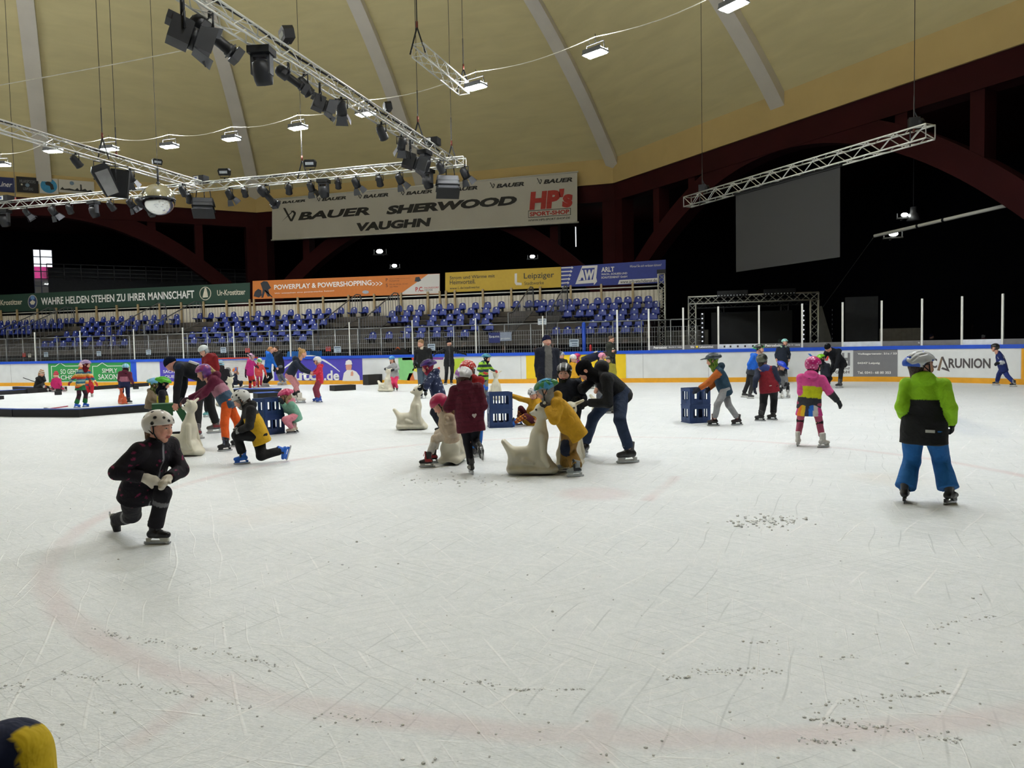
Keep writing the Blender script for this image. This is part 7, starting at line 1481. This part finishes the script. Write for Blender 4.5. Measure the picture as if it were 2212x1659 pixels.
# crates
CRB = mat('crate_blue', '1d3a6b', .45, var=.08, scale=4)
def crate_mesh():
    b = MB(); w, dp, h = .40, .32, .315; t = .012
    b.box((0, 0, .012), (w - .02, dp - .02, .02))
    for (ax, L_, off) in (('x', w, dp / 2), ('x', w, -dp / 2), ('y', dp, w / 2), ('y', dp, -w / 2)):
        def bx(u, z, du, dz_, th=t):
            b.box((u, off, z) if ax == 'x' else (off, u, z), (du, th, dz_) if ax == 'x' else (th, du, dz_))
        bx(0, .035, L_, .05); bx(0, h - .03, L_, .06, .022); bx(0, .075, L_ * .88, .05)
        n = 3 if ax == 'x' else 2
        for k in range(n + 1):
            u = -L_ / 2 + .03 + (L_ - .06) * k / n; bx(u, h / 2, .028 if 0 < k < n else .055, h - .08, .02)
        bx(0, .008, L_, .016, .03)
    for k in range(1, 4): b.box((-w / 2 + w * k / 4, 0, .06), (.006, dp - .03, .07))
    for k in range(1, 3): b.box((0, -dp / 2 + dp * k / 3, .06), (w - .03, .006, .07))
    for sx in (-1, 1):
        for sy in (-1, 1): b.tube([(sx * (w / 2 - .012), sy * (dp / 2 - .012), .01), (sx * (w / 2 - .022), sy * (dp / 2 - .022), h * .5), (sx * (w / 2 - .012), sy * (dp / 2 - .012), h - .002)], .022, 8)
    return b
cr0 = crate_mesh().build('bottle_crate', CRB)
cfirst = True
for px, py, yw, lab in ((1080, 924, 8, 'beside the fallen mustard jacket'), (1503, 914, 30, 'pushed by the orange sleeves'), (582, 939, 35, 'before the squatting mint jacket')):
    p = gp(px, py - 2); v = yawdir(p, yw); p = p - v * -0.0
    for k in range(2):
        o = cr0 if cfirst else cr0.copy()
        if not cfirst: link(o)
        cfirst = False; o.location = (p[0], p[1], k * .316); o.rotation_euler = (0, 0, math.atan2(v[1], v[0]) + PI / 2 + (.03 if k else 0)); tag(o, 'blue bottle crate, %s of the stack %s' % ('top' if k else 'bottom', lab), 'crate', 'blue bottle crates')
person('person in mint and pink jacket and raspberry helmet squatting behind the blue crates', 'C2', 1.15, -78, (1750, 760), (-92, -18), (1800, 830), (1870, 985, .03), aL=(1790, 930, 1720, 830, -.1), aR=(1760, 900, 1700, 820, .1), fL=G(1825, 1200, -80), fR=G(1855, 1188, -70), kL=(1745, 1030), kR=(1770, 1020),
       jk=dict(c='77a893', y=('d48a9a', .78), hood='d48a9a'), tr=dict(c='d0808f', knee='3a2a2e', kr=.045), sk=('c9b9a8', '2c2527', '2a2a2c', 'plastic'), gl=('glove', '22262c'), head=[('bike', 'b82a5a', 'd65a85', 'camo'), ('hair', 'long', 'a58a66')], bulk=1.1)
# black foam barriers with blue tops
FOAM = mat('foam_black', '131315', .7, var=.2); FBLUE = mat('foam_top_blue', '2a52a8', .6)
def foam(x0, y0, x1, y1, label, h=.19, w=.16, top=True, toe=0):
    a, c = gp(x0, y0), gp(x1, y1); d = c - a; L_ = float(np.hypot(d[0], d[1])); n = nz((-d[1], d[0], 0)); n = n if n[1] > 0 else -n; m = (a + c) / 2 + n * w / 2
    o = thing('foam_barrier', label, 'barrier', (m[0], m[1], 0), math.atan2(d[1], d[0]), 'black foam barriers on the ice'); b = MB(); b.prism([(-L_ / 2, .01), (-L_ / 2 + .01, 0), (L_ / 2 - .01, 0), (L_ / 2, .01), (L_ / 2, h - .01), (-L_ / 2, h - .01)], w, 0); b.build('block', FOAM, o)
    b = MB(); b.box((0, 0, h - .003), (L_, w, .016)); b.build('top_cover', FBLUE if top else FOAM, o); return o
foam(-90, 897, 26, 901, 'black foam barrier at the left edge of the front row'); foam(28, 901, 171, 901.5, 'long black foam barrier with a blue top before the rainbow jacket'); foam(172, 901, 330, 889, 'black foam barrier running towards the green sled')
foam(-60, 857, 57, 850, 'black foam barrier with a blue top at the far left', .17); foam(27, 841.5, 75, 843, 'dark foam barrier behind the seated pair', .13); foam(60, 850, 145, 844, 'black foam barrier the two seated figures rest on', .17, top=False); foam(197, 843, 322, 834, 'black foam barrier along the green advert', .15, top=False)
foam(118, 853.5, 132, 853, 'small black foam block by the magenta snowsuit', .13, top=False); foam(288, 841, 300, 840.5, 'small black foam block right of the maroon jacket', .15, top=False); foam(-5, 863.5, 9, 862.5, 'small black foam block at the left edge', .12, top=False)
foam(723, 845, 769, 842.5, 'lone black foam block right of the red jacket', .19, .45, top=False); foam(796, 832, 834, 829, 'tall black foam block leaning behind the seal at the far boards', .42, .3, top=False)
foam(502, 849, 590, 849, 'black foam barrier with a blue top before the goal', .14, .5); foam(557, 863.5, 602, 861, 'black foam barrier with a blue top behind the crates', .2, .5)
# hockey goal
p = gp(512, 839); v = yawdir(p, 25); o = thing('ice_hockey_goal', 'ice hockey goal with red crossbar and cream net before the violet board', 'goal', (p[0], p[1], 0), math.atan2(v[1], v[0]) + PI / 2, None); REDG = mat('goal_red', 'c23a2c', .4); NET = mat('net_cream', 'cfc6b4', .8)
b = MB(); b.tube([(-.92, 0, 0), (-.92, 0, 1.22), (.92, 0, 1.22), (.92, 0, 0)], .035, 8); b.build('goal_frame', REDG, o)
b = MB(); b.tube([(-.92, 0, .03), (-.8, .9, .03), (.8, .9, .03), (.92, 0, .03)], .03, 8); b.tube([(-.92, 0, 1.22), (-.7, .5, 1.2), (.7, .5, 1.2), (.92, 0, 1.22)], .02, 6); b.build('base_frame', WHT, o)
b = MB()
for k in range(25): x = -.8 + 1.6 * k / 24; b.tube([(x, 0, 1.22), (x * .88, .5, 1.2), (x, .9, .03)], .006, 4)
for k in range(18):
    u = k / 17; z = 1.2 - 1.17 * u; y = .5 + .4 * u; xx = .7 + .1 * u; b.tube([(-.92, 0, z), (-xx, y, z), (xx, y, z), (.92, 0, z)], .006, 4)
for k in range(1, 8): b.tube([(-.92, .5 * k / 8, 1.21), (.92, .5 * k / 8, 1.21)], .006, 4)
b.box((0, .25, 1.215), (1.6, .5, .01)); nn = b.build('net', NET, o); nn['kind'] = 'stuff'
# green sled with a push bar
p = gp(372, 944); p = at(372, 944, 13.1); o = thing('green_sled', 'green plastic push sled under the hands of the bending coach', 'sled', (p[0], p[1], 0)); v = yawdir(p, 90); o.rotation_euler = (0, 0, math.atan2(v[1], v[0])); GRS = mat('sled_green', '1f5a34', .5)
b = MB(); b.box((-.12, 0, .50), (.36, .34, .14)); b.box((-.12, 0, .40), (.30, .28, .08)); b.build('seat_box', GRS, o); b = MB(); b.box((.22, 0, .28), (.12, .34, .44), R=Matrix.Rotation(-.45, 3, 'Y')); b.build('front_panel', GRS, o)
b = MB()
for s in (-1, 1): b.tube([(-.3, s * .15, .03), (.40, s * .15, .03), (.46, s * .15, .10)], .018, 6); b.tube([(-.2, s * .15, .03), (-.2, s * .15, .45)], .015, 6); b.tube([(.35, s * .15, .03), (.12, s * .15, .55)], .015, 6)
b.build('runners', DSTEEL, o); b = MB(); b.tube([(.12, -.15, .55), (.18, -.15, .66), (.18, .15, .66), (.12, .15, .55)], .016, 8); b.build('push_bar', DSTEEL, o)
p = at(401, 958, 11.6); 
# hockey sticks
a, c = at(50, 815, 30.0), gp(124, 843); o = thing('hockey_stick', 'dark hockey stick held by the seated figure in black', 'stick', (c[0], c[1], 0)); d = V3(a) - Vector((c[0], c[1], .02)); b = MB(); b.bar((0, 0, .03), d, .035, .022); b.build('shaft', BLACK, o); b = MB(); b.box((.16, -.02, .04), (.34, .02, .07)); b.build('blade', WHT, o)
a, c = gp(104, 884.5), gp(146, 878.5); o = thing('hockey_stick', 'red stick lying on the ice left of the green gaiters', 'stick', (a[0], a[1], 0)); b = MB(); d = c - a; b.bar((0, 0, .015), (d[0], d[1], .015), .03, .025); b.build('shaft', mat('stick_red', 'b0304a', .5), o); b = MB(); b.bar((0, 0, .02), (-.25, .12, .03), .06, .015); b.build('blade', mat('stick_tape', '2a2a2c', .8), o)
# ---- loose snow scraped up by the blades
SNOW = mat('loose_snow', 'f8fafb', .8, var=.04, scale=40)
b = MB(); ico = [(0, 0, 1), (.89, 0, .45), (.28, .85, .45), (-.72, .53, .45), (-.72, -.53, .45), (.28, -.85, .45), (.72, .53, -.3), (-.28, .85, -.3), (-.89, 0, -.3), (-.28, -.85, -.3), (.72, -.53, -.3)]
icf = [(0, 1, 2), (0, 2, 3), (0, 3, 4), (0, 4, 5), (0, 5, 1), (1, 6, 2), (2, 6, 7), (2, 7, 3), (3, 7, 8), (3, 8, 4), (4, 8, 9), (4, 9, 5), (5, 9, 10), (5, 10, 1), (1, 10, 6)]
def crumb(px, py, r):
    r *= .7; p = gp(px, py); q = [random.uniform(.7, 1.3) for _ in range(3)]; a = random.uniform(0, 6.28); ca, sa = math.cos(a), math.sin(a)
    b.add([(p[0] + r * q[0] * (x * ca - y * sa), p[1] + r * q[1] * (x * sa + y * ca), r * q[2] * (z * .8 + .25)) for x, y, z in ico], icf)
for _ in range(90): crumb(random.gauss(1665, 45), random.gauss(1128, 7), abs(random.gauss(.011, .006)) + .004)
for _ in range(50): crumb(random.gauss(965, 70), random.gauss(1038, 8), abs(random.gauss(.010, .004)) + .004)
for (x0, y0), (x1, y1), n, s in (((200, 1362), (320, 1385), 40, 4), ((320, 1382), (620, 1440), 60, 4), ((120, 1452), (300, 1482), 40, 3), ((300, 1482), (560, 1530), 36, 3), ((700, 1540), (880, 1572), 26, 3), ((1500, 1450), (1690, 1448), 60, 4), ((1430, 1460), (1500, 1465), 20, 3), ((1740, 1550), (2080, 1600), 90, 6), ((1780, 1520), (2050, 1495), 50, 5), ((1610, 1386), (1680, 1388), 16, 2), ((1800, 1425), (1860, 1418), 16, 2), ((1100, 1490), (1260, 1490), 40, 2), ((1960, 1360), (2150, 1330), 30, 4), ((0, 1490), (60, 1478), 20, 6), ((1720, 1600), (1840, 1602), 30, 4), ((900, 1470), (1080, 1478), 26, 3)):
    for _ in range(n):
        u = random.random(); crumb(x0 + (x1 - x0) * u + random.gauss(0, 3), y0 + (y1 - y0) * u + random.gauss(0, s), abs(random.gauss(.0045, .0025)) + .0015)
for _ in range(330): crumb(random.uniform(0, 2212), random.uniform(1090, 1655), abs(random.gauss(.0035, .003)) + .0015)
for x, y in ((118, 1468), (630, 1128), (757, 1117), (680, 1551), (1842, 1370), (1893, 1370), (135, 1565), (1310, 1632), (870, 1640), (248, 1540), (2020, 1391), (497, 1400), (860, 1218)): crumb(x, y, .011)
tag(b.build('snow_crumbs', SNOW), 'crumbs of loose snow scattered over the ice', 'snow', kind='stuff')
